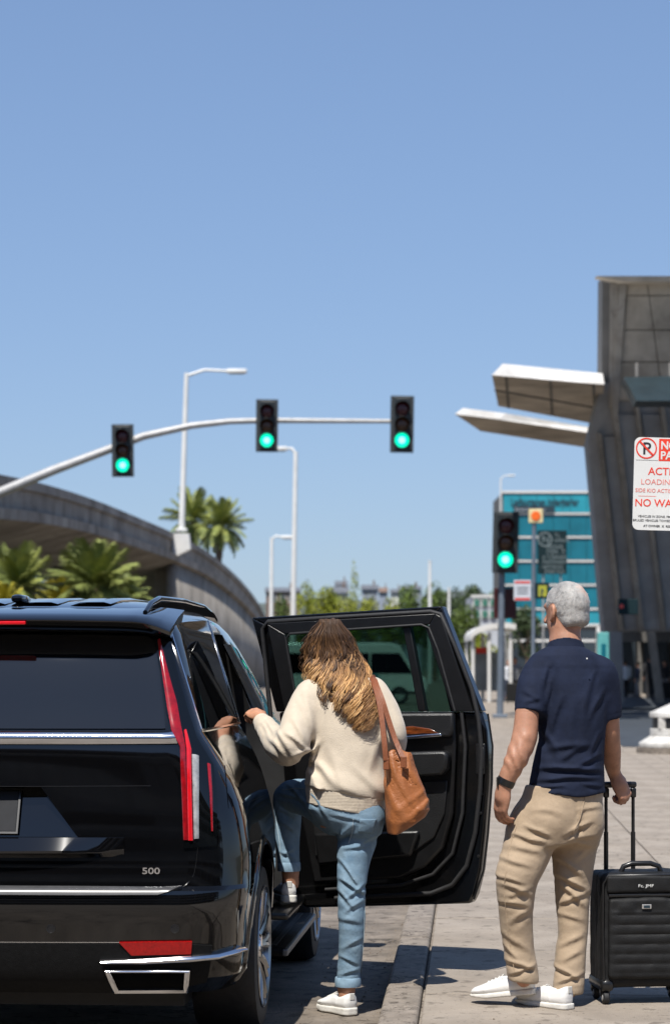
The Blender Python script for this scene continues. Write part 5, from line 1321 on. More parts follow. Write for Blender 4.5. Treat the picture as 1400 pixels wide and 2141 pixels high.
# ------------------------------------------------------------ a sneaker in its own frame: heel at the origin, toe along +y, sole at z = 0
def sneaker(parent, M4, L=.285, w=.098, m_up=None, m_sole=None, side_=1, hi=1.0, chunk=.030):
    def outline(P):
        f = np.clip(P[:, 1] / L, 0, 1); half = np.interp(f, [0, .08, .25, .45, .68, .85, .95, 1], [.024, .034, .036, .035, w / 2, .045, .03, .012]).astype(np.float32)
        cx = np.interp(f, [0, .4, .7, 1], [0, 0, .004 * side_, -.006 * side_]).astype(np.float32); return half, cx, f
    def sole(P):
        h_, cx, f = outline(P); dx = np.abs(P[:, 0] - cx) - h_ - .003; dy = np.maximum(-P[:, 1], P[:, 1] - L - .003); top = np.interp(f, [0, .5, 1], [chunk, chunk * .85, chunk * .8]); bot = np.interp(f, [0, .7, 1], [0, 0, .012])
        dz = np.maximum(bot - P[:, 2], P[:, 2] - top); d = smax(smax(dx, dy, .012), dz, .006); gr = np.abs(P[:, 2] - chunk * .52) ; return d + .0016 * np.exp(-(gr / .0022) ** 2)
    def upper(P):
        h_, cx, f = outline(P); zt = np.interp(f, [0, .1, .3, .42, .6, .8, .93, 1], [.098 * hi, .094 * hi, .082 * hi, .09 * hi, .072, .055, .046, .034]).astype(np.float32)
        hw = h_ * np.interp(np.clip((P[:, 2] - chunk) / (zt - chunk), 0, 1), [0, .3, .7, 1], [1.0, 1.02, .86, .55])
        dx = np.abs(P[:, 0] - cx) - hw; dy = np.maximum(-P[:, 1] + .004, P[:, 1] - L + .004); d = smax(smax(dx, dy, .02), smax(P[:, 2] - zt, chunk - .008 - P[:, 2], .004), .022)
        op = ell(P, (0, .085, .125 * hi), (.031, .062, .06)); d = smax(d, -op, .01)
        lace = np.exp(-((P[:, 0] - cx) / .02) ** 2) * ((f > .42) & (f < .68)); d = d - .003 * lace * (np.sin(P[:, 1] * 420) > .2)
        d = d - .0012 * (np.abs(f - .28 - (P[:, 2] - .03) * 1.5) < .012) - .0012 * (f < .07) * (P[:, 2] > .05)
        return d
    Mi = np.array(M4)
    o = netobj('shoe', upper, (-.07, -.02, .0), (.07, L + .02, .13), .0042, m_up, parent, 2); o.matrix_local = M4
    lc = MB()
    for y in (.44, .50, .56, .62, .67):
        zt = float(np.interp(y, [.42, .6, .8], [.09 * hi, .072, .055])) ; cx = .003 * side_
        lc.tube([(cx - .026, L * y, zt - .014), (cx - .013, L * y + .003, zt - .002), (cx, L * y + .004, zt + .0025), (cx + .013, L * y + .003, zt - .002), (cx + .026, L * y, zt - .014)], .0026, 6)
    lc.build('laces', M['lace'], o, 60)
    MB().rbox(-.012, .012, .001, .007, .066, .096 * hi, .003).build('heel_tab', M['lace'], o)
    s = netobj('sole', sole, (-.07, -.02, -.01), (.07, L + .02, .05), .0042, m_sole, o, 2)
    return o
def frame(pos, yaw, pitch=0.0, roll=0.0):
    """shoe frame: yaw turns the toe from +y towards -x"""
    return Matrix.Translation(pos) @ Matrix.Rotation(yaw, 4, 'Z') @ Matrix.Rotation(pitch, 4, 'X') @ Matrix.Rotation(roll, 4, 'Y')

# ------------------------------------------------------------ hands: wrist at W, fingers along f, back of hand along n
def hand(P, Wp, f, n_, curl, side_, sc=1.0, thumb=(.55, .5), spread=.06):
    f = np.array(f, float); f /= np.linalg.norm(f); n_ = np.array(n_, float); n_ -= f * (n_ @ f); n_ /= np.linalg.norm(n_); s_ = np.cross(f, n_) * side_   # s_ points to the thumb side
    Wp = np.array(Wp, float); Rm = np.stack([s_, f, n_], 1)
    d = ell(P, Wp + f * .052 * sc, (.041 * sc, .056 * sc, .0165 * sc), Rm)
    d = smin(d, cap(P, Wp - f * .02 * sc, Wp + f * .03 * sc, .026 * sc, .030 * sc), .02)
    for i, (off, ln, r_) in enumerate(((.028, .078, .0092), (.010, .086, .0095), (-.009, .080, .009), (-.027, .062, .0082))):
        a = Wp + f * (.088 - .004 * abs(i - 1)) * sc + s_ * off * sc + n_ * .004 * sc; ang = 0; q = a - f * .03 * sc; dd = (f + s_ * spread * (1.3 - i)); dd /= np.linalg.norm(dd)
        pts = [q, a]; c = curl[i] if hasattr(curl, '__len__') else curl
        for j, (k, b) in enumerate(((.45, .8), (.31, 1.0), (.24, .75))):
            ang += c * b; v = dd * math.cos(ang) - n_ * math.sin(ang); pts.append(pts[-1] + v * ln * k * sc)
        d = smin(d, chain(P, pts, [r_ * sc, r_ * 1.06 * sc, r_ * .98 * sc, r_ * .92 * sc, r_ * .8 * sc], .003), .006)
    b0 = Wp + f * .018 * sc + s_ * .022 * sc; t1 = b0 + (f * .75 + s_ * thumb[0] - n_ * .25) * .045 * sc; t2 = t1 + (f * .9 + s_ * thumb[0] * .5 - n_ * thumb[1]) * .034 * sc; t3 = t2 + (f * .9 + s_ * .05 - n_ * thumb[1] * 1.3) * .026 * sc
    return smin(d, chain(P, [b0, t1, t2, t3], [.016 * sc, .0125 * sc, .011 * sc, .0085 * sc], .004), .010)

# ------------------------------------------------------------ a head in its own frame: face towards +y, centre of skull at the origin
def head_sdf(Q, sc=1.0, male=True):
    Q = Q / sc; Rx = np.abs(Q[:, 0]); S_ = np.stack([Rx, Q[:, 1], Q[:, 2]], 1)
    d = ell(Q, (0, -.012, .022), (.077, .097, .094))
    d = smin(d, ell(Q, (0, .022, -.048), (.058 if male else .054, .066, .062)), .03)
    d = smin(d, ell(Q, (0, .062, -.098), (.026, .022, .022)), .03)
    d = smin(d, ell(Q, (0, .0, -.062), (.063 if male else .057, .05, .04)), .02)
    d = smin(d, cap(Q, (0, .088, .012), (0, .113, -.028), .007, .0125), .012); d = smin(d, ell(S_, (.012, .1, -.032), (.009, .011, .008)), .006)
    d = smin(d, cap(S_, (.008, .083, .026), (.045, .068, .028), .009, .008), .014)
    d = smax(d, -ell(S_, (.031, .094, .008), (.016, .013, .010)), .012)
    d = smin(d, ell(Q, (0, .083, -.062), (.023, .013, .0055)), .004); d = smin(d, ell(Q, (0, .081, -.072), (.020, .013, .006)), .004)
    e = ell(S_, (.082, -.008, -.004), (.009, .019, .032), rotm(.1, 0, .35)); e = smax(e, -ell(S_, (.092, -.002, .002), (.008, .011, .018), rotm(.1, 0, .35)), .004)
    d = smin(d, e, .006); d = smin(d, ell(S_, (.079, .004, -.032), (.007, .009, .011)), .006)
    return d * sc

# ------------------------------------------------------------ figure materials
M['skin_m'] = mat('tanned_skin', (0.387, 0.1935, 0.1215), .5, spec=.4, var=.15, vscale=22, bump=.12, bscale=160, sss=.12)
M['skin_w'] = mat('fair_skin', (0.4784, 0.2392, 0.1472), .48, spec=.4, var=.1, vscale=22, bump=.08, bscale=160, sss=.12)
M['polo'] = weave_bump(mat('navy_pique_cotton', (.0085, .0135, .033), .85, spec=.25, var=.16, vscale=16, bump=.3, bscale=26), 150, .25, 'weave', .0012)
M['khaki'] = weave_bump(mat('khaki_twill', (0.335, 0.252, 0.170), .85, var=.12, vscale=9, detail=7, sheen=.1, bump=.4, bscale=30), 240, .2, 'weave', .001)
M['jeans'] = weave_bump(mat('light_blue_denim', (0.2162, 0.322, 0.4186), .85, col2=(.13, .225, .325), vscale=11, detail=9, stain=.22, sscale=5, bump=.2, bscale=90), 260, .25, 'weave', .001)
M['sweater'] = weave_bump(mat('cream_knit_wool', (0.54, 0.4635, 0.3645), .95, var=.05, vscale=22, sheen=.3, bump=.22, bscale=170), 120, .22, 'knit', .0015)
M['rib'] = weave_bump(mat('cream_rib_knit', (0.56, 0.48, 0.375), .95, var=.06, vscale=22, sheen=.3), 62, .3, 'knit', .002)
M['shoe_white'] = mat('white_leather', (0.702, 0.693, 0.675), .42, var=.04, vscale=12, bump=.06, bscale=120)
M['sole_white'] = mat('white_rubber_sole', (0.612, 0.594, 0.549), .6, var=.1, vscale=25, bump=.1, bscale=80)
M['lace'] = mat('off_white_lace', (.50, .49, .46), .8, var=.1, vscale=60)
M['bag_leather'] = mat('tan_leather', (0.3135, 0.1092, 0.0342), .48, var=.16, vscale=14, detail=7, bump=.25, bscale=130)
M['bag_strap'] = mat('brown_leather_strap', (.20, .062, .022), .5, var=.16, vscale=14, bump=.2, bscale=130)
M['case_nylon'] = weave_bump(mat('black_nylon', (.0075, .0076, .008), .6, spec=.3, var=.25, vscale=20, bump=.15, bscale=180), 300, .25, 'weave', .0008)
M['case_plastic'] = mat('black_case_plastic', (.010, .010, .0105), .3, var=.2, vscale=20)
# ============================================================ WOMAN stepping in
YW = 10.3
def A_(px, py, Y=YW): return np.array(at(px, py, Y))
def Wd(px, Y=YW): return px * Y / FPX
ORGW = np.array((.08, 10.27, 0.0))
def row(py, l, r_, Y, b, yaw=0):   # silhouette row -> ellipse
    z = CAMZ - (py - HORY) * Y / FPX; return (z, ((l + r_) / 2 - 700) * Y / FPX, Y, (r_ - l) / 2 * Y / FPX, b, yaw)
# --- sweater
TW = [row(1412, 676, 742, 10.36, .05), row(1420, 655, 770, 10.36, .075), row(1432, 640, 788, 10.35, .09), row(1450, 634, 796, 10.34, .105), row(1480, 636, 800, 10.33, .12), row(1520, 642, 802, 10.32, .128),
      row(1570, 650, 803, 10.31, .132), row(1610, 648, 804, 10.31, .14), row(1650, 638, 805, 10.31, .152), row(1690, 634, 806, 10.31, .158), row(1730, 640, 804, 10.31, .15)]
SL, EL, WL = A_(650, 1452, 10.33), A_(610, 1556, 10.20), A_(548, 1510, 10.56)
SR, ER, WR = A_(776, 1446, 10.34), A_(822, 1548, 10.30), A_(812, 1572, 10.52)
sl_p, sl_r = spl([SL, SL * .5 + EL * .5 + np.array((-.012, -.01, .0)), EL, EL * .55 + WL * .45 + np.array((0, -.01, -.035)), WL], [.066, .066, .066, .060, .036], 4)
sr_p, sr_r = spl([SR, SR * .5 + ER * .5 + np.array((.008, -.01, 0)), ER, WR], [.066, .062, .056, .044], 4)
Yf = 10.2
wcr = [(552, 1502, 596, 1560, 10.4, 11, 7), (574, 1518, 618, 1586, 10.25, 13, 10), (596, 1530, 646, 1572, 10.15, 12, 8), (560, 1535, 606, 1586, 10.3, 12, 8), (658, 1566, 604, 1584, 10.15, 13, 9), (664, 1548, 640, 1606, 10.2, 14, 9),
       (655, 1586, 700, 1640, 10.17, 20, 11), (642, 1636, 690, 1672, 10.15, 18, 10), (640, 1608, 668, 1660, 10.2, 14, 8), (626, 1462, 646, 1520, 10.25, 12, 5), (636, 1440, 662, 1560, 10.22, 16, 5), (700, 1640, 760, 1668, 10.15, 24, 6), (740, 1600, 798, 1662, 10.15, 22, 6), (690, 1560, 720, 1660, 10.15, 26, 5),
       (798, 1455, 826, 1530, 10.22, 12, 6), (812, 1500, 836, 1556, 10.22, 12, 6), (790, 1540, 770, 1620, 10.18, 20, 5), (545, 1510, 566, 1536, 10.45, 8, 5), (612, 1500, 640, 1556, 10.18, 14, 6)]
def hemz(P): return (CAMZ - (1642 - HORY) * .002062) + (P[:, 0] - (640 - 700) * .00206) * -.185      # hem line falls to the right
def sw_sdf(P):
    d = stack(P, TW); d = smin(d, chain(P, sl_p, sl_r, .02), .035); d = smin(d, chain(P, sr_p, sr_r, .02), .035)
    d = d + 1.15 * creases(P, wcr, 3) + .0045 * _n3(P, 7, 5) + .0025 * _n3(P, 15, 8)
    hz = hemz(P); bulge = P[:, 2] - hz
    d = d - .014 * np.exp(-((bulge - .045) / .05) ** 2)
    cut = np.where(((P[:, 0] < -.15) & (P[:, 2] > 1.03)) | (P[:, 0] > .222) | (P[:, 2] > 1.13), -1.0, hz + .0 - P[:, 2]); d = np.maximum(d, cut)
    nk = ell(P, A_(706, 1410, 10.36), (.062, .06, .05)); d = smax(d, -nk, .01)
    wc = np.array(WL); dirw = np.array(WL) - sl_p[-3]; dirw /= np.linalg.norm(dirw); d = np.maximum(d, (P - wc) @ dirw - .01)
    return d.astype(np.float32)
def rib_sdf(P):
    hz = hemz(P); rows_ = [(r_[0], r_[1], r_[2], r_[3] - .008, r_[4] - .006) for r_ in TW]; rows_ = [(rows_[-1][0] - .12, *rows_[-1][1:])] + rows_
    d = stack(P, rows_); b = P[:, 2] - hz; d = d - .010 * np.clip(b / .06 + 1, 0, 1) + .0022 * (np.sin((P[:, 0] + P[:, 1] * .6) * 560) > 0)
    return smax(d, np.maximum(b - .02, -.074 - b), .006).astype(np.float32)
woman_lbl = 'woman with long wavy hair in a cream sweater and jeans stepping into the black car'
# --- body (skin): head, neck, hands, ankles and what the clothes cover, one surface
HC = A_(689, 1362, 10.42); HYAW, HPIT = R(44), R(-12)      # head turned a little to the left and bowed
RH = np.array(Matrix.Rotation(HYAW, 3, 'Z') @ Matrix.Rotation(HPIT, 3, 'X'), np.float32)
hipL, kneeL, ankL = A_(702, 1700, 10.36), A_(600, 1664, 10.62), A_(607, 1822, 10.60)
hipR, kneeR, ankR = A_(752, 1715, 10.33), A_(734, 1862, 10.27), A_(724, 2062, 10.30)
hdL = A_(545, 1500, 10.62)
def wb_sdf(P):
    d = head_sdf((P - HC) @ RH, .96, False)
    d = smin(d, cap(P, A_(697, 1400, 10.40), A_(705, 1440, 10.36), .052, .058), .02)
    d = smin(d, stack(P, [(r_[0], r_[1], r_[2], max(.02, r_[3] - .03 - .03 * (r_[0] < 1.0)), max(.02, r_[4] - .028 - .04 * (r_[0] < 1.0))) for r_ in TW]), .03)
    for p, r_ in ((sl_p, sl_r), (sr_p, sr_r)): d = smin(d, chain(P, p, [max(.022, x - .026) for x in r_], .015), .02)
    d = smin(d, cap(P, WL, hdL, .026, .025), .012)
    d = smin(d, hand(P, hdL, (-.42, .62, .22), (.05, -.62, .78), (.85, .9, .95, 1.0), 1, .94, thumb=(.5, .8)), .012)
    d = smin(d, hand(P, np.array(WR) + np.array((0, .03, .0)), (-.5, .5, .35), (.6, .3, .6), 1.0, -1, .93), .015)
    d = smin(d, chain(P, [hipL, kneeL, ankL + np.array((0, .0, 0)), ankL + np.array((0, .01, -.05))], [.07, .040, .034, .038], .02), .03)
    d = smin(d, chain(P, [hipR, kneeR, ankR, ankR + np.array((0, .0, -.03))], [.07, .038, .034, .036], .02), .03)
    return d.astype(np.float32)
woman = netobj('person', wb_sdf, (-.46, 9.95, .02), (.36, 10.98, 1.74), .0052, M['skin_w'], None, 2, ORGW)
woman.location = ORGW; tag(woman, woman_lbl, 'person')
sweater = netobj('sweater', sw_sdf, (-.42, 10.0, .78), (.34, 10.75, 1.52), .0058, M['sweater'], woman, 2, ORGW)
netobj('sweater_hem', rib_sdf, (-.2, 10.05, .74), (.3, 10.55, 1.06), .0046, M['rib'], woman, 1, ORGW)
dirw = np.array(WL) - np.array(sl_p[-3]); dirw /= np.linalg.norm(dirw)
cf = MB(); cf.tube([Vector(np.array(WL) + dirw * t_ - ORGW) for t_ in (-.03, -.02, 0, .012, .016, .012)], [.0385, .0405, .0395, .0385, .035, .030], 20, False); cf.build('sleeve_cuff', M['rib'], woman, 60)
# --- jeans
rl = lambda py, l, r_, Y: (A_((l + r_) / 2, py, Y), (r_ - l) / 2 * Y / FPX)
RLr = [rl(1716, 706, 797, 10.33), rl(1760, 704, 787, 10.30), rl(1800, 704, 774, 10.285), rl(1860, 704, 765, 10.27), rl(1940, 707, 763, 10.28), rl(2000, 706, 757, 10.29), rl(2058, 703, 751, 10.30)]
jr_p, jr_r = spl([x[0] for x in RLr], [x[1] * .94 for x in RLr], 3)
LLt = [(hipL, .098), (A_(668, 1676, 10.44), .088), (A_(630, 1666, 10.54), .077), (A_(603, 1668, 10.62), .064), (A_(602, 1710, 10.62), .056), (A_(601, 1760, 10.61), .050), (A_(604, 1816, 10.60), .044)]
jl_p, jl_r = spl([x[0] for x in LLt], [x[1] for x in LLt], 3)
PEL = [row(1628, 646, 800, 10.31, .135), row(1660, 640, 801, 10.31, .142), row(1690, 641, 800, 10.31, .145), row(1712, 658, 799, 10.31, .138), row(1740, 688, 795, 10.31, .115)]
jcr = [(712, 1776, 778, 1768, 10.2, 9, 4), (704, 1792, 762, 1866, 10.2, 9, 6), (708, 1838, 764, 1868, 10.2, 10, 7), (764, 1846, 722, 1880, 10.2, 9, 6), (706, 1860, 740, 1900, 10.2, 9, 5), (762, 1880, 716, 1912, 10.2, 10, 4), (708, 1920, 758, 1930, 10.2, 12, 3),
       (760, 1960, 712, 1985, 10.2, 11, 3.5), (706, 2000, 752, 2020, 10.2, 9, 4), (752, 2030, 708, 2040, 10.2, 8, 4), (740, 1720, 700, 1760, 10.2, 14, 5), (795, 1745, 742, 1770, 10.2, 11, 4), (640, 1640, 690, 1712, 10.3, 10, 5), (600, 1640, 650, 1690, 10.45, 10, 6), (584, 1660, 640, 1672, 10.5, 9, 5),
       (580, 1690, 616, 1712, 10.55, 8, 5), (580, 1715, 618, 1740, 10.55, 9, 4), (584, 1780, 620, 1798, 10.55, 8, 4), (620, 1770, 588, 1790, 10.55, 8, 4), (690, 1700, 760, 1716, 10.2, 9, 4)]
def j_sdf(P):
    d = chain(P, jr_p, jr_r, .012); d = smin(d, chain(P, jl_p, jl_r, .012), .02)
    d = smin(d, ell(P, A_(760, 1712, 10.26), (.085, .085, .085)), .03); d = smin(d, stack(P, PEL), .03)
    d = d + 1.45 * creases(P, jcr, 21) + .002 * _n3(P, 14, 23) + .0012 * _n3(P, 34, 24)
    d = np.maximum(d, np.where(P[:, 0] > -.08, (CAMZ - (2052 - HORY) * .00206) - P[:, 2], (CAMZ - (1812 - HORY) * .00212) - P[:, 2]))
    sx = (P[:, 0] - ((790 - 700) * .00206)) ; d = d + .0018 * np.exp(-((P[:, 1] - 10.29) / .004) ** 2) * (P[:, 2] < .8)
    return d.astype(np.float32)
netobj('jeans', j_sdf, (-.34, 10.0, .12), (.28, 10.80, 1.02), .0054, M['jeans'], woman, 2, ORGW)
M['denim_light'] = weave_bump(mat('pale_denim_cuff', (.22, .33, .43), .85, var=.2, vscale=30), 260, .25, 'weave', .001)
for c, r_ in ((A_(727, 2052, 10.30), .0525), (A_(604, 1811, 10.60), .0475)):
    MB().lathe([(r_ - .006, -.020), (r_ + .002, -.021), (r_ + .004, -.012), (r_ + .0035, .014), (r_ + .001, .019), (r_ - .006, .018)], 28, 'Z', Vector(c - ORGW)).build('jean_cuff', M['denim_light'], woman, 60)
patch('back_pocket', j_sdf, [(752, 1712), (787, 1712), (780, 1742), (748, 1740)], M['jeans'], woman, ORGW, 9.9, .002)
M['thread'] = mat('pale_thread', (.34, .42, .46), .8, var=.1, vscale=40)
for q in ([(738, 1713), (736, 1740), (728, 1764)], [(576, 1706), (584, 1760), (588, 1812)], [(590, 1652), (618, 1648), (640, 1650)], [(763, 1880), (760, 1960), (754, 2036)]): seam('side_seam', j_sdf, q, .0016, M['thread'], woman, ORGW, 9.9, .0005)
sneaker(woman, frame(Vector(A_(737, 2124, 10.24) - ORGW), R(32), 0), .262, .092, M['shoe_white'], M['sole_white'], -1, 1.0, .034)
sneaker(woman, frame(Vector(A_(605, 1888, 10.56) - ORGW), R(10), 0), .262, .092, M['shoe_white'], M['sole_white'], 1, 1.0, .034)
# sunglasses
HM = Matrix.Translation(Vector(HC - ORGW)) @ Matrix([list(map(float, r_)) for r_ in RH]).to_4x4()
g_ = MB()
for s_ in (-1, 1):
    g_.tube([(s_ * .076, -.02, .012), (s_ * .076, .06, .016), (s_ * .062, .096, .014)], .0028, 6)
    g_.rbox(min(s_ * .008, s_ * .062), max(s_ * .008, s_ * .062), .098, .102, -.014, .024, .0018, 1)
o = g_.build('sunglasses', M['case_plastic'], woman); o.matrix_local = HM
# --- hair: a shaped mass under many wavy locks
def hair_rows():
    return [row(1294, 677, 711, 10.42, .045), row(1299, 667, 717, 10.42, .065), row(1310, 657, 724, 10.425, .08), row(1330, 645, 734, 10.43, .102), row(1352, 640, 742, 10.435, .105), (row(1380, 641, 752, 10.43, .108)), row(1405, 645, 762, 10.39, .105),
            row(1430, 655, 772, 10.33, .085), row(1460, 668, 778, 10.27, .065), row(1490, 684, 782, 10.24, .045), row(1515, 704, 776, 10.225, .032), row(1532, 726, 758, 10.215, .018)]
HR = hair_rows()
def hair_sdf(P):
    d = stack(P, [(r_[0], r_[1], r_[2], max(.012, r_[3] * .89 - .006), max(.01, r_[4] * .92 - .006)) for r_ in HR])
    d = d + .006 * _n3(P, 16, 31) + .004 * np.sin(P[:, 0] * 190 + 3 * _n3(P, 12, 33))
    face = ell((P - HC) @ RH, (0, .105, -.035), (.055, .07, .085)); return smax(d, -face, .015).astype(np.float32)
def hair_mat(name, k):
    m = bpy.data.materials.new(name); m.use_nodes = True; N, L = m.node_tree.nodes, m.node_tree.links; b = N['Principled BSDF']
    at_ = N.new('ShaderNodeAttribute'); at_.attribute_name = 'tone'; rp = N.new('ShaderNodeValToRGB')
    e = rp.color_ramp.elements; e[0].position = 0; e[0].color = (.045, .024, .013, 1); e[1].position = 1; e[1].color = (.70, .455, .22, 1)
    for p, c in ((.30, (.085, .043, .020, 1)), (.55, (.30, .155, .062, 1)), (.8, (.58, .335, .135, 1))): x = e.new(p); x.color = c
    L.new(at_.outputs['Fac'], rp.inputs[0]); L.new(rp.outputs[0], b.inputs['Base Color']); b.inputs['Roughness'].default_value = .5; b.inputs['Specular IOR Level'].default_value = .35
    if 'Anisotropic' in b.inputs: b.inputs['Anisotropic'].default_value = .5
    return m
M['hair_w'] = hair_mat('balayage_hair', 1)
def set_tone(me, vals):
    a = me.attributes.new('tone', 'FLOAT', 'POINT'); a.data.foreach_set('value', np.asarray(vals, np.float32))
hair = netobj('hair', hair_sdf, (-.2, 10.1, 1.15), (.22, 10.62, 1.72), .006, M['hair_w'], woman, 2, ORGW)
co_ = np.empty(len(hair.data.vertices) * 3, np.float32); hair.data.vertices.foreach_get('co', co_); co_ = co_.reshape(-1, 3)
set_tone(hair.data, np.clip(.18 + (1.45 - co_[:, 2]) * 1.2, .05, .5))
def locks(name, n, roots, path, rad, seg, parent, m, tonef, seed):
    """ribbon-like locks of hair joined in one mesh"""
    r = np.random.default_rng(seed); V, F, T_ = [], [], []; k = 5
    for i in range(n):
        P = path(i, r); P = np.array(P); rr_ = rad(i, r); tn = tonef(i, r, P); o = len(V)
        t = np.gradient(P, axis=0); t /= np.linalg.norm(t, axis=1)[:, None] + 1e-9
        out = P - np.stack([np.interp(P[:, 2], [q[0] for q in HR[::-1]], [q[1] for q in HR[::-1]]), np.interp(P[:, 2], [q[0] for q in HR[::-1]], [q[2] for q in HR[::-1]]), P[:, 2]], 1)
        out -= t * (out * t).sum(1)[:, None]; out /= np.linalg.norm(out, axis=1)[:, None] + 1e-9; w = np.cross(t, out)
        m_ = len(P)
        for j in range(m_):
            f = j / (m_ - 1); s_ = rr_ * (1 - .75 * max(0, f - .55) / .45) * (.45 + .55 * min(1, f / .12))
            for q in range(k):
                a = 2 * math.pi * q / k; V.append(P[j] + w[j] * math.cos(a) * s_ * 1.7 + out[j] * math.sin(a) * s_ * .75); T_.append(tn[j])
        for j in range(m_ - 1):
            for q in range(k): F.append((o + j * k + q, o + j * k + (q + 1) % k, o + (j + 1) * k + (q + 1) % k, o + (j + 1) * k + q))
    V = np.array(V) - ORGW; ob = pyobj(name, V.tolist(), F, m, parent, 180); set_tone(ob.data, T_); return ob
_Z = [q[0] for q in HR[::-1]]; _q = lambda i, z: np.interp(z, _Z, [q[i] for q in HR[::-1]])
NCL, PER = 84, 26
_cr = np.random.default_rng(77); CLM = []
for c_ in range(NCL):
    u = (c_ % 28 + .5 + _cr.uniform(-.4, .4)) / 28; layer = c_ // 28
    CLM.append((u, layer, _cr.uniform(0, 6.28), _cr.uniform(.75, 1.3), _cr.uniform(.85, 1.2), _cr.random(), _cr.random(), _cr.normal()))
def wpath(i, r):
    u, layer, ph, ak, fk, r1, r2, tn_ = CLM[i // PER]; j = i % PER
    u2 = u + r.normal() * .012; th = R(-90) + (u2 - .5) * R(262)
    side_len = 1 - .42 * max(0, abs((u - .5) * 262) - 55) / 76
    z0 = HR[0][0] - .002 - (.0, .02, .07)[layer] * (.5 + r.random()); n_ = 30; f = np.linspace(0, 1, n_)
    zb = _Z[0] + .012 + (1 - side_len) * .30 + r1 ** 2 * .10 + (.0, .03, .0)[layer] - .10 * math.cos(th) * (math.cos(th) < 0) - .01 * math.cos(th) + abs(r.normal()) * .008
    z = z0 + (zb - z0) * f; L_ = z0 - zb
    lay = (.90, .94, .985)[layer] + .01 * r.normal()
    am = (.001 + .025 * np.clip((f - .24) / .34, 0, 1)) * ak; w = f * L_ * 6.28 / (.135 * fk); jit = r.normal() * .22
    fly = 2.4 if r.random() < .06 else 1.0; off = r.normal(size=2) * (.0072 * (1 - .5 * f) * (1 + (fly - 1) * f))[:, None]
    x = _q(1, z) + np.cos(th) * _q(3, z) * lay + am * np.sin(w + ph + jit) + off[:, 0]; y = _q(2, z) + np.sin(th) * _q(4, z) * lay - np.abs(off[:, 1]) + am * .8 * np.cos(w + ph + jit)
    part = _q(1, z0) - .010 + .045 * math.cos(th); k0 = np.clip(f / .16, 0, 1) ** .8; x = part * (1 - k0) + x * k0
    return np.stack([x, y, z + .006 * np.sin(w * 1.0 + ph + 1) * np.clip(f * 2 - .5, 0, 1)], 1)
def wtone(i, r, P):
    tn_ = CLM[i // PER][7]; f = np.clip((HR[0][0] - P[:, 2]) / .5, 0, 1)
    return np.clip(.14 + .60 * np.clip((f - .14) / .48, 0, 1) + tn_ * (.09 + .19 * f) + r.normal() * .08, .02, 1)
hl = locks('hair_locks', NCL * PER, None, wpath, lambda i, r: r.uniform(.0009, .0021), 30, woman, M['hair_w'], wtone, 5); hl['kind'] = 'stuff'
# --- tote bag on her shoulder
BG0 = A_(850, 1735, 10.24)
bag = empty('tote_bag', 'tan leather tote bag hanging from the shoulder of the woman', 'bag', Vector(BG0))
BL = [(1566, 803, 856, .028), (1580, 802, 862, .045), (1620, 803, 874, .062), (1660, 804, 888, .072), (1692, 806, 899, .078), (1718, 808, 880, .078), (1744, 812, 838, .06)]
brow = [row(py, l, r_, 10.20, b, R(14)) for py, l, r_, b in BL]
def bag_sdf(P):
    d = stack(P, brow, pw=2.6); z = P[:, 2]
    botz = CAMZ - (1745 - HORY) * .00204 + np.clip((P[:, 0] - A_(830, 0)[0]) * .62, -.03, .2); d = smax(d, botz - z, .012)
    d = d + wrinkle(P, 11, .003, 41, (1.2, 1, .6)) + folds(P, [(A_(850, 1650, 10.15), (.8, 0, .5), .07, .006, .12, .10), (A_(840, 1600, 10.15), (1, 0, .2), .035, .004, .06, .05), (A_(880, 1690, 10.15), (.6, 0, -.8), .05, .006, .08, .06)], 43)
    inn = stack(P, [(q[0] + .001, q[1], q[2], max(.008, q[3] - .007), max(.008, q[4] - .007), q[5]) for q in brow], pw=2.6); d = np.where(z > CAMZ - (1640 - HORY) * .00204, np.maximum(d, -inn), d)
    topz = CAMZ - (1568 - HORY) * .00204 + .01 * np.cos((P[:, 0] - A_(828, 0)[0]) * 60); return np.maximum(d, z - topz).astype(np.float32)
netobj('bag_body', bag_sdf, (.15, 10.02, .70), (.46, 10.42, 1.17), .0045, M['bag_leather'], bag, 2, BG0)
def strap(pts, w=.011, th=.0035):
    P = [Vector(p) - Vector(BG0) for p in pts]; V, F = [], []
    fine = []
    for i in range(len(P) - 1):
        a, b, c, d = P[max(i - 1, 0)], P[i], P[i + 1], P[min(i + 2, len(P) - 1)]
        for k in range(5): f = k / 5; fine.append(.5 * (2 * b + (c - a) * f + (2 * a - 5 * b + 4 * c - d) * f * f + (3 * b - a - 3 * c + d) * f ** 3))
    fine.append(P[-1]); n = len(fine)
    for i, p in enumerate(fine):
        t = (fine[min(i + 1, n - 1)] - fine[max(i - 1, 0)]).normalized(); nn = Vector((.25, -1, .1)); nn = (nn - t * nn.dot(t)).normalized(); s_ = t.cross(nn)
        V += [p + s_ * w + nn * th, p - s_ * w + nn * th, p - s_ * w - nn * th, p + s_ * w - nn * th]
    F = [(i * 4 + j, i * 4 + (j + 1) % 4, i * 4 + 4 + (j + 1) % 4, i * 4 + 4 + j) for i in range(n - 1) for j in range(4)] + [(3, 2, 1, 0), ((n - 1) * 4, (n - 1) * 4 + 1, (n - 1) * 4 + 2, (n - 1) * 4 + 3)]
    return pyobj('strap', V, F, M['bag_strap'], bag, 60)
strap([A_(806, 1590, 10.115), A_(803, 1555, 10.125), A_(797, 1500, 10.165), A_(790, 1460, 10.205), A_(782, 1432, 10.26), A_(778, 1418, 10.34), A_(784, 1440, 10.43)])
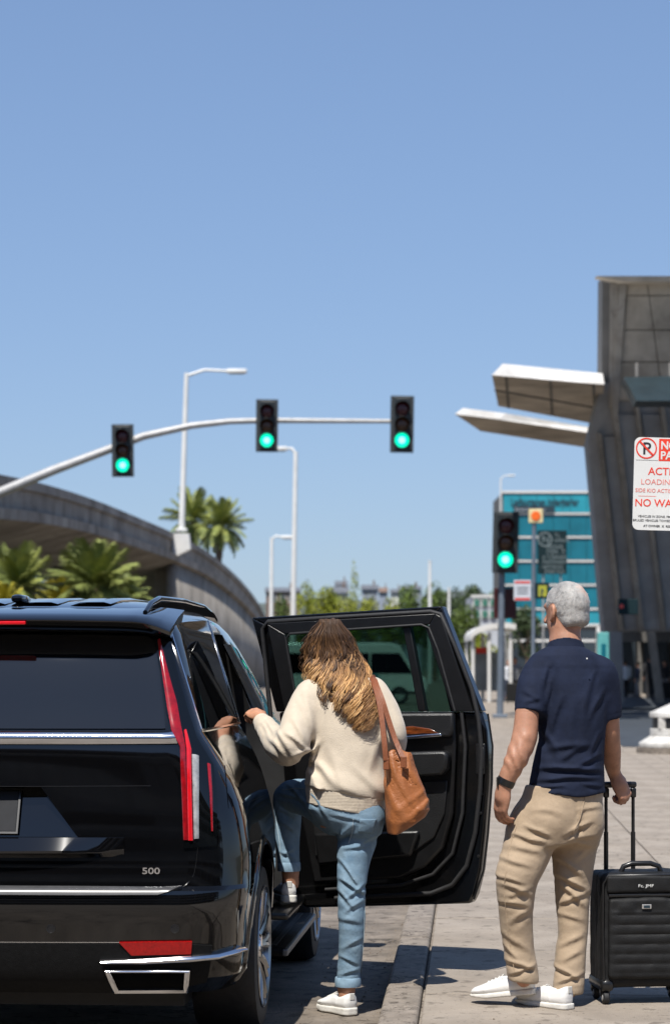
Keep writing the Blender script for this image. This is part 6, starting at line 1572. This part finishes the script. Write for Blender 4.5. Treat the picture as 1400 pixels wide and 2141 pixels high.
strap([A_(842, 1585, 10.13), A_(826, 1548, 10.165), A_(810, 1500, 10.19), A_(798, 1462, 10.21), A_(787, 1434, 10.255), A_(781, 1416, 10.34), A_(788, 1440, 10.43)])
for px, py in ((807, 1596), (843, 1592)):
    MB().rbox(-.013, .013, -.004, .004, -.028, .022, .0035).build('strap_tab', M['bag_strap'], bag).location = Vector(A_(px, py, 10.118) - BG0)
# ============================================================ MAN with the suitcase
YM_ = 9.86
def B_(px, py, Y=YM_): return np.array(at(px, py, Y))
kM = YM_ / FPX
ORGM = np.array((.93, 9.84, .1))
def mrow(py, l, r_, b, Y=YM_, yaw=R(14), dy=0.0): return (CAMZ - (py - HORY) * Y / FPX, ((l + r_) / 2 - 700) * Y / FPX, Y + dy, (r_ - l) / 2 * Y / FPX, b, yaw)
TMr = [mrow(1350, 1148, 1216, .06), mrow(1358, 1130, 1232, .085), mrow(1370, 1112, 1254, .10), mrow(1390, 1110, 1264, .113), mrow(1420, 1112, 1270, .125), mrow(1460, 1120, 1270, .135), mrow(1500, 1124, 1267, .137), mrow(1550, 1122, 1264, .134),
       mrow(1600, 1110, 1263, .134), mrow(1640, 1102, 1264, .138), mrow(1668, 1098, 1266, .14), mrow(1690, 1096, 1266, .14)]
S1, E1, W1 = B_(1130, 1402, 9.83), B_(1096, 1540, 9.74), B_(1054, 1640, 9.72)
S2, E2, W2 = B_(1254, 1402, 9.88), B_(1273, 1530, 9.92), B_(1281, 1612, 10.04)
a1_p, a1_r = spl([S1, B_(1104, 1470, 9.77), E1, B_(1078, 1588, 9.71), W1], [.040, .047, .052, .046, .032], 4)
a2_p, a2_r = spl([S2, B_(1270, 1465, 9.89), E2, B_(1277, 1575, 9.98), W2], [.040, .042, .042, .039, .028], 4)
s1_p, s1_r = spl([B_(1128, 1402, 9.83), B_(1112, 1440, 9.80), B_(1106, 1492, 9.765)], [.060, .060, .0585], 4)
s2_p, s2_r = spl([B_(1254, 1402, 9.87), B_(1265, 1444, 9.89), B_(1270, 1502, 9.905)], [.058, .056, .053], 4)
Yp = 9.73
pcr = [(1226, 1437, 1214, 1530, Yp, 20, 6), (1172, 1452, 1142, 1540, Yp, 18, 7), (1262, 1440, 1226, 1510, Yp, 16, 6), (1126, 1603, 1258, 1606, Yp, 13, 11), (1118, 1628, 1250, 1622, Yp, 12, 7), (1140, 1568, 1232, 1552, Yp, 16, 6), (1166, 1590, 1222, 1556, Yp, 14, 6), (1258, 1575, 1200, 1600, Yp, 12, 6),
       (1124, 1500, 1166, 1580, Yp, 18, 6), (1196, 1470, 1190, 1560, Yp, 24, 4), (1146, 1388, 1134, 1440, Yp, 14, 7), (1156, 1400, 1140, 1470, Yp, 12, 6), (1092, 1440, 1130, 1462, Yp, 12, 4), (1088, 1470, 1128, 1456, Yp, 12, 4), (1110, 1646, 1180, 1640, Yp, 10, 4), (1210, 1636, 1262, 1644, Yp, 10, 4), (1246, 1400, 1230, 1450, Yp, 12, 4), (1254, 1530, 1230, 1580, Yp, 12, 5)]
hemM = CAMZ - (1661 - HORY) * kM
def polo_sdf(P):
    d = stack(P, TMr)
    for p, r_ in ((s1_p, s1_r), (s2_p, s2_r)):
        dr = np.array(p[-1]) - np.array(p[-4]); dr /= np.linalg.norm(dr); e = (P - np.array(p[-1])) @ dr
        c = chain(P, p, r_, .02); c = np.maximum(c + .0022 * np.exp(-((e + .024) / .0035) ** 2), e); d = smin(d, c, .026)
    d = d + 1.25 * creases(P, pcr, 51) + .004 * _n3(P, 6, 53) + .0022 * _n3(P, 14, 55)
    sh = np.exp(-((P[:, 0] - 1.0) / .01) ** 2); d = d + .0012 * np.exp(-(((P[:, 2] - (CAMZ - (1398 - HORY) * kM)) - .06 * (P[:, 0] - .95) ** 2) / .004) ** 2)
    z = P[:, 2]; body = (P[:, 0] > .77) & (P[:, 0] < 1.16)
    notch = np.exp(-(((P[:, 0] - B_(1112, 0)[0])) / .012) ** 2) * .05
    hz = hemM + .006 * np.sin(P[:, 0] * 30) + notch
    return np.maximum(d + .0016 * np.exp(-((z - hz - .025) / .003) ** 2), np.where(z < hemM + .1, hz - z, -1)).astype(np.float32)
def collar_sdf(P):
    rows_ = [mrow(1372, 1134, 1232, .084), mrow(1360, 1142, 1222, .073), mrow(1346, 1147, 1217, .064), mrow(1338, 1150, 1214, .060)]
    rows_ = [(r_[0], r_[1], r_[2] + .012, r_[3], r_[4], r_[5]) for r_ in rows_]
    d = np.abs(stack(P, [(rows_[0][0] - .02, *rows_[0][1:])] + rows_ + [(rows_[-1][0] + .02, *rows_[-1][1:])])) - .0048
    z = P[:, 2]; tilt = (P[:, 1] - 9.87) * -.32
    return np.maximum(d, np.maximum(z - (CAMZ - (1343 - HORY) * kM) - tilt, (CAMZ - (1367 - HORY) * kM) + tilt * .8 - z)).astype(np.float32)
HCM = B_(1181, 1279, 9.90); RHM = np.array(Matrix.Rotation(R(40), 3, 'Z') @ Matrix.Rotation(R(-4), 3, 'X'), np.float32)
LG1 = [(B_(1118, 1725, 9.84), .108), (B_(1096, 1790, 9.80), .094), (B_(1080, 1835, 9.77), .081), (B_(1077, 1900, 9.78), .068), (B_(1083, 1980, 9.80), .060), (B_(1094, 2048, 9.80), .062)]
LG2 = [(B_(1203, 1725, 9.90), .108), (B_(1198, 1800, 9.90), .084), (B_(1196, 1880, 9.90), .066), (B_(1196, 1950, 9.89), .058), (B_(1190, 2020, 9.87), .061), (B_(1187, 2072, 9.86), .063)]
l1_p, l1_r = spl([x[0] for x in LG1], [x[1] for x in LG1], 4); l2_p, l2_r = spl([x[0] for x in LG2], [x[1] for x in LG2], 4)
hand2 = B_(1287, 1626, 10.05)
def mb_sdf(P):
    d = head_sdf((P - HCM) @ RHM, 1.01, True)
    d = smin(d, chain(P, [B_(1180, 1312, 9.89), B_(1181, 1345, 9.88), B_(1181, 1370, 9.87)], [.061, .063, .075], .02), .02)
    d = smin(d, stack(P, [(r_[0], r_[1], r_[2], max(.02, r_[3] - .03), max(.02, r_[4] - .03), r_[5]) for r_ in TMr]), .03)
    el = .006 * np.exp(-(np.linalg.norm(P - (E1 + np.array((0, -.05, 0))), axis=1) / .018) ** 2)
    d = smin(d, chain(P, a1_p, [x - .004 for x in a1_r], .015) - el, .02); d = smin(d, chain(P, a2_p, [x - .003 for x in a2_r], .015), .02)
    fore = np.exp(-(np.linalg.norm(P - B_(1080, 1590, 9.70), axis=1) / .07) ** 2); d = d + .004 * fore * np.sin(P[:, 0] * 140 + P[:, 2] * 70 + 2 * _n3(P, 18, 4))
    d = smin(d, hand(P, W1 + np.array((-.004, .0, -.018)), (-.10, .20, -1), (-.78, -.55, .05), (.42, .52, .58, .6), 1, 1.06, thumb=(.42, .35), spread=.04), .014)
    d = smin(d, hand(P, hand2, (.42, .08, -.9), (.62, -.75, .25), (1.15, 1.2, 1.2, 1.2), -1, 1.04, thumb=(.2, 1.0), spread=.02), .012)
    d = smin(d, chain(P, l1_p, [x - .03 for x in l1_r], .02), .03); d = smin(d, chain(P, l2_p, [x - .03 for x in l2_r], .02), .03)
    return d.astype(np.float32)
man = netobj('person', mb_sdf, (.56, 9.60, .12), (1.34, 10.25, 1.88), .0050, M['skin_m'], None, 2, ORGM)
man.location = ORGM; tag(man, 'grey-haired man in a navy polo shirt and khaki trousers holding a suitcase handle', 'person')
polo = netobj('polo_shirt', polo_sdf, (.66, 9.62, .92), (1.28, 10.12, 1.62), .0055, M['polo'], man, 2, ORGM)
netobj('collar', collar_sdf, (.80, 9.70, 1.5), (1.1, 10.05, 1.64), .0042, M['polo'], man, 1, ORGM)
lp = B_(1226, 1377, 9.70); MB().rbox(-.003, .003, -.002, .002, -.003, .003, .0012).build('shirt_logo', M['sign_white'], man).location = Vector(lp - ORGM)
# --- trousers
PM = [mrow(1640, 1096, 1264, .128), mrow(1670, 1086, 1263, .132), mrow(1700, 1072, 1262, .140), mrow(1730, 1062, 1258, .142), mrow(1762, 1066, 1246, .13)]
Ya, Yb = 9.70, 9.80
tcr = [(1065, 1741, 1146, 1764, Ya, 13, 8), (1098, 1722, 1152, 1752, Ya, 12, 8), (1058, 1768, 1130, 1780, Ya, 14, 6), (1040, 1790, 1112, 1812, Ya, 13, 6), (1030, 1826, 1096, 1846, Ya, 11, 7), (1046, 1842, 1112, 1872, Ya, 13, 8), (1112, 1856, 1056, 1874, Ya, 12, 5), (1042, 1884, 1108, 1894, Ya, 12, 7), (1110, 1900, 1062, 1930, Ya, 14, 6),
       (1050, 1950, 1112, 1990, Ya, 16, 5), (1056, 2010, 1124, 2028, Ya, 11, 10), (1124, 2018, 1064, 2042, Ya, 10, 8), (1052, 1975, 1086, 2010, Ya, 12, 5), (1236, 1714, 1172, 1740, Yb, 12, 8), (1244, 1745, 1180, 1752, Yb, 13, 6), (1166, 1792, 1220, 1830, Yb, 13, 8), (1160, 1828, 1232, 1862, Yb, 12, 10), (1232, 1866, 1166, 1890, Yb, 12, 9),
       (1170, 1846, 1228, 1896, Yb, 12, 8), (1166, 1910, 1226, 1926, Yb, 14, 5), (1222, 1952, 1166, 1980, Yb, 14, 6), (1154, 2020, 1214, 2046, Yb, 11, 9), (1220, 2034, 1160, 2058, Yb, 10, 8), (1216, 1985, 1170, 2012, Yb, 13, 5), (1110, 1690, 1180, 1700, Ya, 14, 4), (1200, 1690, 1256, 1684, Yb, 12, 4), (1210, 1690, 1190, 1760, Yb, 10, 6), (1240, 1770, 1200, 1800, Yb, 12, 5)]
def tr_sdf(P):
    d = chain(P, l1_p, l1_r, .012); d = smin(d, chain(P, l2_p, l2_r, .012), .022); d = smin(d, stack(P, PM), .035)
    d = smin(d, ell(P, B_(1150, 1715, 9.79), (.10, .085, .10)), .03); d = smin(d, ell(P, B_(1222, 1718, 9.83), (.08, .085, .10)), .03)
    d = d + .005 * np.exp(-((P[:, 0] - B_(1200, 0)[0] + (P[:, 2] - .9) * .15) / .008) ** 2) * (P[:, 2] > .82) * (P[:, 1] < 9.86)
    d = d + 1.15 * creases(P, tcr, 61) + .0035 * _n3(P, 9, 63) + .002 * _n3(P, 20, 64)
    e1 = (CAMZ - (2052 - HORY) * 9.8 / FPX); e2 = (CAMZ - (2078 - HORY) * 9.86 / FPX)
    return np.maximum(d + .0014 * np.exp(-((P[:, 2] - np.where(P[:, 0] < .865, e1, e2) - .03) / .003) ** 2), np.where(P[:, 0] < .865, e1 + (P[:, 0] - .76) * -.12, e2) - P[:, 2]).astype(np.float32)
netobj('trousers', tr_sdf, (.60, 9.58, .12), (1.22, 10.14, 1.03), .0055, M['khaki'], man, 2, ORGM)
seam('side_seam', tr_sdf, [(1088, 1700), (1062, 1780), (1052, 1860), (1060, 1940), (1074, 2030)], .0014, M['khaki'], man, ORGM, 9.3, .0)
seam('back_seam', tr_sdf, [(1222, 1666), (1212, 1710), (1192, 1752)], .0024, M['khaki'], man, ORGM, 9.3, .0)
seam('front_pocket', tr_sdf, [(1094, 1664), (1085, 1684), (1073, 1700)], .003, M['khaki'], man, ORGM, 9.3, .0)
sneaker(man, frame(Vector(B_(1120, 2078, 9.83) - ORGM), R(64), R(-7.5)), .295, .102, M['shoe_white'], M['sole_white'], -1, 1.0, .026)
sneaker(man, frame(Vector((float(B_(1192, 2112, 9.74)[0]), 9.74, .1)) - Vector(ORGM), R(42), 0), .295, .102, M['shoe_white'], M['sole_white'], 1, 1.0, .026)
# --- wrist band, spectacles
wd = (np.array(a1_p[-1]) - np.array(a1_p[-3])); wd /= np.linalg.norm(wd)
w_ = MB(); c0 = np.array(W1) - wd * .012
w_.tube([Vector(c0 + wd * t_ - ORGM) for t_ in (-.015, -.014, 0, .014, .015)], [.032, .0375, .0385, .0375, .032], 24, False); wo_ = w_.build('wrist_band', M['case_plastic'], man, 50)
MB().rbox(-.005, .003, -.019, .019, -.019, .019, .004).build('watch_case', M['glass_dark'], wo_).location = Vector(c0 + np.array((-.033, -.008, 0)) - ORGM)
# --- hair: cropped grey cap plus short bristles, thin at the crown
def mh_base(P):
    Q = (P - HCM) @ RHM; d = ell(Q, (0, -.014, .026), (.080, .101, .0975)); d = smin(d, ell(Q, (0, -.05, -.035), (.066, .056, .055)), .02)
    front = Q[:, 1] - (.055 + .5 * np.clip(Q[:, 2] - .05, -.05, .06)); low = -(Q[:, 2] + .072 + .35 * np.clip(Q[:, 1] + .05, -.05, .2) - .9 * np.clip(Q[:, 1] + .01, 0, .2)); ear = -ell(np.stack([np.abs(Q[:, 0]), Q[:, 1], Q[:, 2]], 1), (.086, .010, -.008), (.024, .034, .044))
    return smax(smax(smax(d, front, .012), low, .012), ear, .008), Q
def mh_sdf(P):
    d, Q = mh_base(P); return (d + .0016 * _n3(Q * np.array((1.6, .7, 1), np.float32), 46, 71) + .0010 * _n3(Q, 120, 73)).astype(np.float32)
def mhair(name):
    m = bpy.data.materials.new(name); m.use_nodes = True; N, L = m.node_tree.nodes, m.node_tree.links; b = N['Principled BSDF']
    a = N.new('ShaderNodeAttribute'); a.attribute_name = 'tone'; rp = N.new('ShaderNodeValToRGB'); e = rp.color_ramp.elements
    e[0].position = 0; e[0].color = (.16, .15, .15, 1); e[1].position = 1; e[1].color = (.50, .27, .19, 1); x = e.new(.35); x.color = (.26, .255, .245, 1); x = e.new(.7); x.color = (.40, .39, .375, 1); x = e.new(.85); x.color = (.50, .42, .37, 1)
    L.new(a.outputs['Fac'], rp.inputs[0]); L.new(rp.outputs[0], b.inputs['Base Color']); b.inputs['Roughness'].default_value = .55; return m
M['hair_m'] = mhair('grey_cropped_hair')
mh = netobj('hair', mh_sdf, (.80, 9.72, 1.56), (1.08, 10.08, 1.86), .0042, M['hair_m'], man, 1, ORGM)
V_ = np.empty(len(mh.data.vertices) * 3, np.float32); mh.data.vertices.foreach_get('co', V_); V_ = V_.reshape(-1, 3); Qh = (V_ + ORGM - HCM) @ RHM
crown = np.exp(-(np.linalg.norm((Qh - np.array((.02, -.075, .068))) / np.array((.042, .05, .055)), axis=1)) ** 2)
dark = np.clip((Qh[:, 2] - .02) / .08, 0, 1) * np.clip(_n3(Qh.astype(np.float32), 30, 75) * .9, 0, 1)
tone_m = np.clip(.58 + .12 * _n3(Qh.astype(np.float32), 70, 76) - .42 * dark + .42 * crown, 0, 1)
set_tone(mh.data, tone_m)
Nn = np.empty(len(mh.data.vertices) * 3, np.float32); mh.data.vertices.foreach_get('normal', Nn); Nn = Nn.reshape(-1, 3)
r_g = np.random.default_rng(3); pick = r_g.choice(len(V_), 7500); VV, FF, TT = [], [], []
down = np.array((0, 0, -1.0)); swirl_c = HCM - ORGM
for i in pick:
    if crown[i] > .55 and r_g.random() < .75: continue
    p, n_ = V_[i], Nn[i]; Qi = Qh[i]; fl = np.array((Qi[0] - .01, .35 + Qi[1] * 0, -.3 - 2.2 * max(0, .05 - Qi[2]) * 6)); fl = RHM @ fl
    t = fl - n_ * (fl @ n_); t /= np.linalg.norm(t) + 1e-9; t = t + r_g.normal(size=3) * .16; ln = r_g.uniform(.006, .012) * (1 if Qi[2] > 0 else .7); s_ = np.cross(n_, t); s_ /= np.linalg.norm(s_) + 1e-9
    o_ = len(VV); w = r_g.uniform(.0005, .0011); a = p - n_ * .002; b = p + n_ * .0012 + t * ln * .55; c = p + n_ * .0006 + t * ln
    VV += [a - s_ * w, a + s_ * w, b + s_ * w * .8, b - s_ * w * .8, c]; FF += [(o_, o_ + 1, o_ + 2, o_ + 3), (o_ + 3, o_ + 2, o_ + 4)]; tn = float(np.clip(tone_m[i] + r_g.normal() * .26 - (.1 if crown[i] > .3 else 0), 0, .8)); TT += [tn] * 5
o = pyobj('hair_bristles', VV, FF, M['hair_m'], man); set_tone(o.data, TT); o['kind'] = 'stuff'

# ============================================================ SUITCASE
SZ = .1; CXs, CYs = (1333 - 700) * 10.02 / FPX, 10.02
case = empty('suitcase', 'black soft-sided cabin suitcase on wheels with its handle pulled up', 'suitcase', (CXs, CYs, SZ), R(6.5))
sw2, sd, z0, z1 = .184, .115, .068, .545
def sbox(Q, c, h, r_):
    q = np.abs(Q - np.array(c, np.float32)) - (np.array(h, np.float32) - r_); return np.linalg.norm(np.maximum(q, 0), axis=1) + np.minimum(q.max(1), 0) - r_
def case_sdf(P):
    d = sbox(P, (0, 0, (z0 + z1) / 2), (sw2, sd, (z1 - z0) / 2), .028); d = d - .006 * np.clip(1 - (P[:, 0] / sw2) ** 2, 0, 1) * np.clip(1 - ((P[:, 2] - .3) / .25) ** 2, 0, 1)
    return (d + .0025 * _n3(P, 11, 81) + .0016 * _n3(P, 26, 82) + .003 * np.exp(-((P[:, 1] + .035) / .005) ** 2)).astype(np.float32)
netobj('case_body', case_sdf, (-.22, -.15, .03), (.22, .15, .58), .0055, M['case_nylon'], case, 2)
def pocket_sdf(P):
    zc = P[:, 2]; qs = np.maximum(0, np.abs(((zc - .13) / .0415) % 1 - .5) - .5 + .5); quilt = np.where((zc > .135) & (zc < .385), .0065 * np.abs(np.sin((zc - .13) * np.pi / .0405)) ** .5, .004)
    d = sbox(P, (0, -sd - .004, .275), (sw2 - .028, .018, .165), .014) - quilt * np.clip(1 - (np.abs(P[:, 0]) / (sw2 - .03)) ** 6, 0, 1)
    return (d + .0018 * _n3(P, 30, 84) * (1 + (zc > .385)) + .002 * _n3(P, 12, 85)).astype(np.float32)
netobj('front_pocket', pocket_sdf, (-.2, -.17, .09), (.2, -.08, .46), .0044, M['case_nylon'], case, 1)
def top_sdf(P): return (sbox(P, (0, -sd - .003, .498), (sw2 - .022, .014, .036), .012) + .0022 * _n3(P, 24, 86)).astype(np.float32)
netobj('top_pocket', top_sdf, (-.2, -.16, .44), (.2, -.09, .55), .0044, M['case_nylon'], case, 1)
MB().rbox(-sw2 + .03, sw2 - .03, -sd - .012, -sd - .002, .446, .458, .003).build('zip', M['case_plastic'], case)
MB().tube([(-sw2 + .012, -sd - .004, .10), (-sw2 + .006, -sd - .004, .3), (-sw2 + .008, -sd - .004, .50), (-sw2 + .03, -sd - .004, .535), (sw2 - .03, -sd - .004, .535), (sw2 - .008, -sd - .004, .50), (sw2 - .006, -sd - .004, .3), (sw2 - .012, -sd - .004, .10)], .005, 8).build('piping', M['case_plastic'], case, 60)
lb = MB().rbox(-.020, .020, -sd - .034, -sd - .029, .398, .417, .002).build('label_plate', mat('label_metal', (.55, .54, .52), .3, metal=.7, var=.1, vscale=30), case)
MB().rbox(-.013, .013, -sd - .0365, -sd - .0345, .402, .413, .001, 1).build('label_print', M['ink'], lb)
text_obj('lettering', 'Fc. JMF', .017, (-.034, -sd - .0225, .487), (R(90), 0, 0), M['sign_white'], case, .0008, sx=1.35)
for s_ in (-1, 1):
    MB().rbox(min(s_ * (sw2 - .055), s_ * (sw2 + .004)), max(s_ * (sw2 - .055), s_ * (sw2 + .004)), -sd - .012, sd + .006, .052, .108, .022, 3).build('corner_guard', M['case_plastic'], case, 60)
    for y in (-.085, .085):
        w = MB().lathe([(.001, -.013), (.022, -.013), (.027, -.009), (.028, 0), (.027, .009), (.022, .013), (.001, .013)], 24, 'X').build('wheel', M['rubber'], case, 40); w.location = (s_ * (sw2 - .022), y - .012, .028)
        MB().lathe([(.001, -.0155), (.012, -.015), (.014, -.0125)], 16, 'X').build('hub', M['galv'], w, 40)
        MB().rbox(s_ * (sw2 - .022) - .02, s_ * (sw2 - .022) + .02, y - .018, y + .024, .026, .066, .012, 3).build('wheel_fork', M['case_plastic'], case, 60)
MB().tube([(-.085, -.05, .543), (-.075, -.05, .566), (-.04, -.05, .578), (.04, -.05, .578), (.075, -.05, .566), (.085, -.05, .543)], [.012, .011, .0115, .0115, .011, .012], 10).build('carry_handle', M['case_plastic'], case, 60)
hz_ = CAMZ - (1640 - HORY) * 10.13 / FPX - SZ; hx0, hx1 = (-.103, .014)
hx = [((px - 700) * 10.13 / FPX - CXs) for px in (1269.5, 1327)]
for x in hx:
    MB().tube([(x, .098, .5), (x, .098, .70)], .0098, 12).build('handle_sleeve', M['case_plastic'], case, 60)
    MB().tube([(x, .098, .69), (x, .098, hz_ - .004)], .0072, 12).build('handle_tube', M['satin_black'], case, 60)
gp = MB().rbox(hx[0] - .014, hx[1] + .014, .084, .112, hz_ - .013, hz_ + .013, .009, 3)
for x in hx: gp.rbox(x - .012, x + .012, .085, .111, hz_ - .055, hz_ - .0131, .006, 2)
gp.build('handle_grip', M['case_plastic'], case, 60)

# ============================================================ far pedestrians
def walker(px, py_foot, Y, hgt, yaw, top_c, leg_c, hair_c, label, seed, stride=.12, skin=None):
    g0 = Vector(((px - 700) * Y / FPX, Y, .07)); s = hgt / 1.75; r_ = random.Random(seed); a = stride
    def bsd(P):
        P = P / s; d = ell(P, (0, 0, 1.63), (.078, .10, .12)); d = smin(d, cap(P, (0, -.01, 1.42), (0, 0, 1.55), .055, .05), .02)
        d = smin(d, stack(P, [(.9, 0, 0, .15, .1), (1.1, 0, 0, .14, .1), (1.35, 0, 0, .18, .11), (1.44, 0, 0, .12, .08)]), .03)
        for q in (-1, 1):
            d = smin(d, chain(P, [(q * .20, 0, 1.38), (q * .25, .03 * q, 1.1), (q * .24, .10 + .05 * q, .88), (q * .235, .13 + .05 * q, .76)], [.05, .042, .032, .036]), .02)
            d = smin(d, chain(P, [(q * .09, 0, .9), (q * .10, q * a * .6 + .03, .5), (q * .10, q * a, .08), (q * .10, q * a + .12, .04)], [.08, .055, .042, .036]), .03)
        return (d * s).astype(np.float32)
    w = netobj('person', bsd, (-.4 * s, -.4 * s, -.02), (.4 * s, .45 * s, 1.8 * s), .024, skin or M['skin_m'], None, 1); w.location = g0; w.rotation_euler.z = yaw
    tag(w, label, 'person', 'pedestrians by the terminal')
    def tsd(P):
        P = P / s; d = stack(P, [(.84, 0, 0, .175, .125), (1.1, 0, 0, .165, .125), (1.35, 0, 0, .20, .13), (1.46, 0, 0, .12, .09)])
        for q in (-1, 1): d = smin(d, chain(P, [(q * .20, 0, 1.38), (q * .25, .03 * q, 1.1), (q * .245, .08 + .05 * q, .94)], [.066, .058, .048]), .02)
        return (d * s).astype(np.float32)
    netobj('top', tsd, (-.4 * s, -.3 * s, .8 * s), (.4 * s, .35 * s, 1.5 * s), .024, top_c, w, 1)
    def lsd(P):
        P = P / s; d = stack(P, [(.78, 0, 0, .165, .115), (.98, 0, 0, .16, .11)])
        for q in (-1, 1): d = smin(d, chain(P, [(q * .09, 0, .9), (q * .10, q * a * .6 + .03, .5), (q * .10, q * a, .09)], [.095, .072, .062]), .03)
        return (d * s).astype(np.float32)
    netobj('trousers', lsd, (-.3 * s, -.3 * s, .03), (.3 * s, .35 * s, 1.02 * s), .024, leg_c, w, 1)
    netobj('hair', lambda P: smax(ell(P / s, (0, -.02, 1.655), (.09, .11, .115)), (P / s)[:, 1] - .07, .02) * s, (-.15, -.2, 1.5 * s), (.15, .15, 1.82 * s), .02, hair_c, w, 1)
    for q in (-1, 1): MB().rbox(q * .10 * s - .045, q * .10 * s + .045, q * a * s - .06, q * a * s + .2, 0, .07, .02).build('shoe', M['black_plastic'], w)
    return w
cl = lambda n_, c: mat(n_, c, .85, var=.15, vscale=8)
dk, wh, gr, nv, hb = cl('black_cloth', (.015, .015, .018)), cl('white_cloth', (.62, .64, .68)), cl('grey_cloth', (.16, .17, .19)), cl('navy_cloth', (.02, .03, .06)), cl('dark_hair', (.02, .015, .012))
walker(1306, 1458, 108, 1.72, R(10), wh, dk, hb, 'pedestrian in a white shirt and dark trousers at the terminal entrance', 1)
walker(1284, 1452, 112, 1.66, R(-30), gr, nv, hb, 'pedestrian in grey just left of the white-shirted one', 2)
walker(1332, 1454, 112, 1.64, R(60), nv, gr, hb, 'pedestrian in navy just right of the white-shirted one', 3)
walker(1357, 1456, 104, 1.92, R(0), dk, dk, hb, 'tall pedestrian all in black at the terminal entrance', 4)
walker(1388, 1454, 110, 1.7, R(150), dk, gr, hb, 'pedestrian in black and grey at the right edge by the entrance', 5)
walker(1076, 1452, 96, 1.78, R(180), gr, dk, hb, 'pedestrian in grey walking behind the signal post', 6)
walker(1062, 1446, 104, 1.7, R(160), wh, nv, hb, 'pedestrian in a pale top half hidden by the signal post', 7)
def far_case(px, Y, w, h, label):
    p = Vector(((px - 700) * Y / FPX, Y, .07)); c = empty('suitcase', label, 'suitcase', p, 0, 'suitcases of the far pedestrians')
    MB().rbox(-w / 2, w / 2, -.13, .13, .06, h, .04, 2).build('case_body', M['case_nylon'], c)
    MB().tube([(-w * .3, .1, h), (-w * .3, .1, h + .35), (w * .3, .1, h + .35), (w * .3, .1, h)], .015, 6).build('handle', M['case_plastic'], c)
    for x in (-1, 1): MB().lathe([(.001, -.02), (.04, -.02), (.04, .02), (.001, .02)], 12, 'X', (x * w * .38, 0, .04)).build('wheel', M['rubber'], c)
far_case(1072, 92, .55, .78, 'black suitcase standing before the pedestrian in grey behind the signal post')
far_case(1394, 101, .5, .75, 'black suitcase by the pedestrian at the right edge')
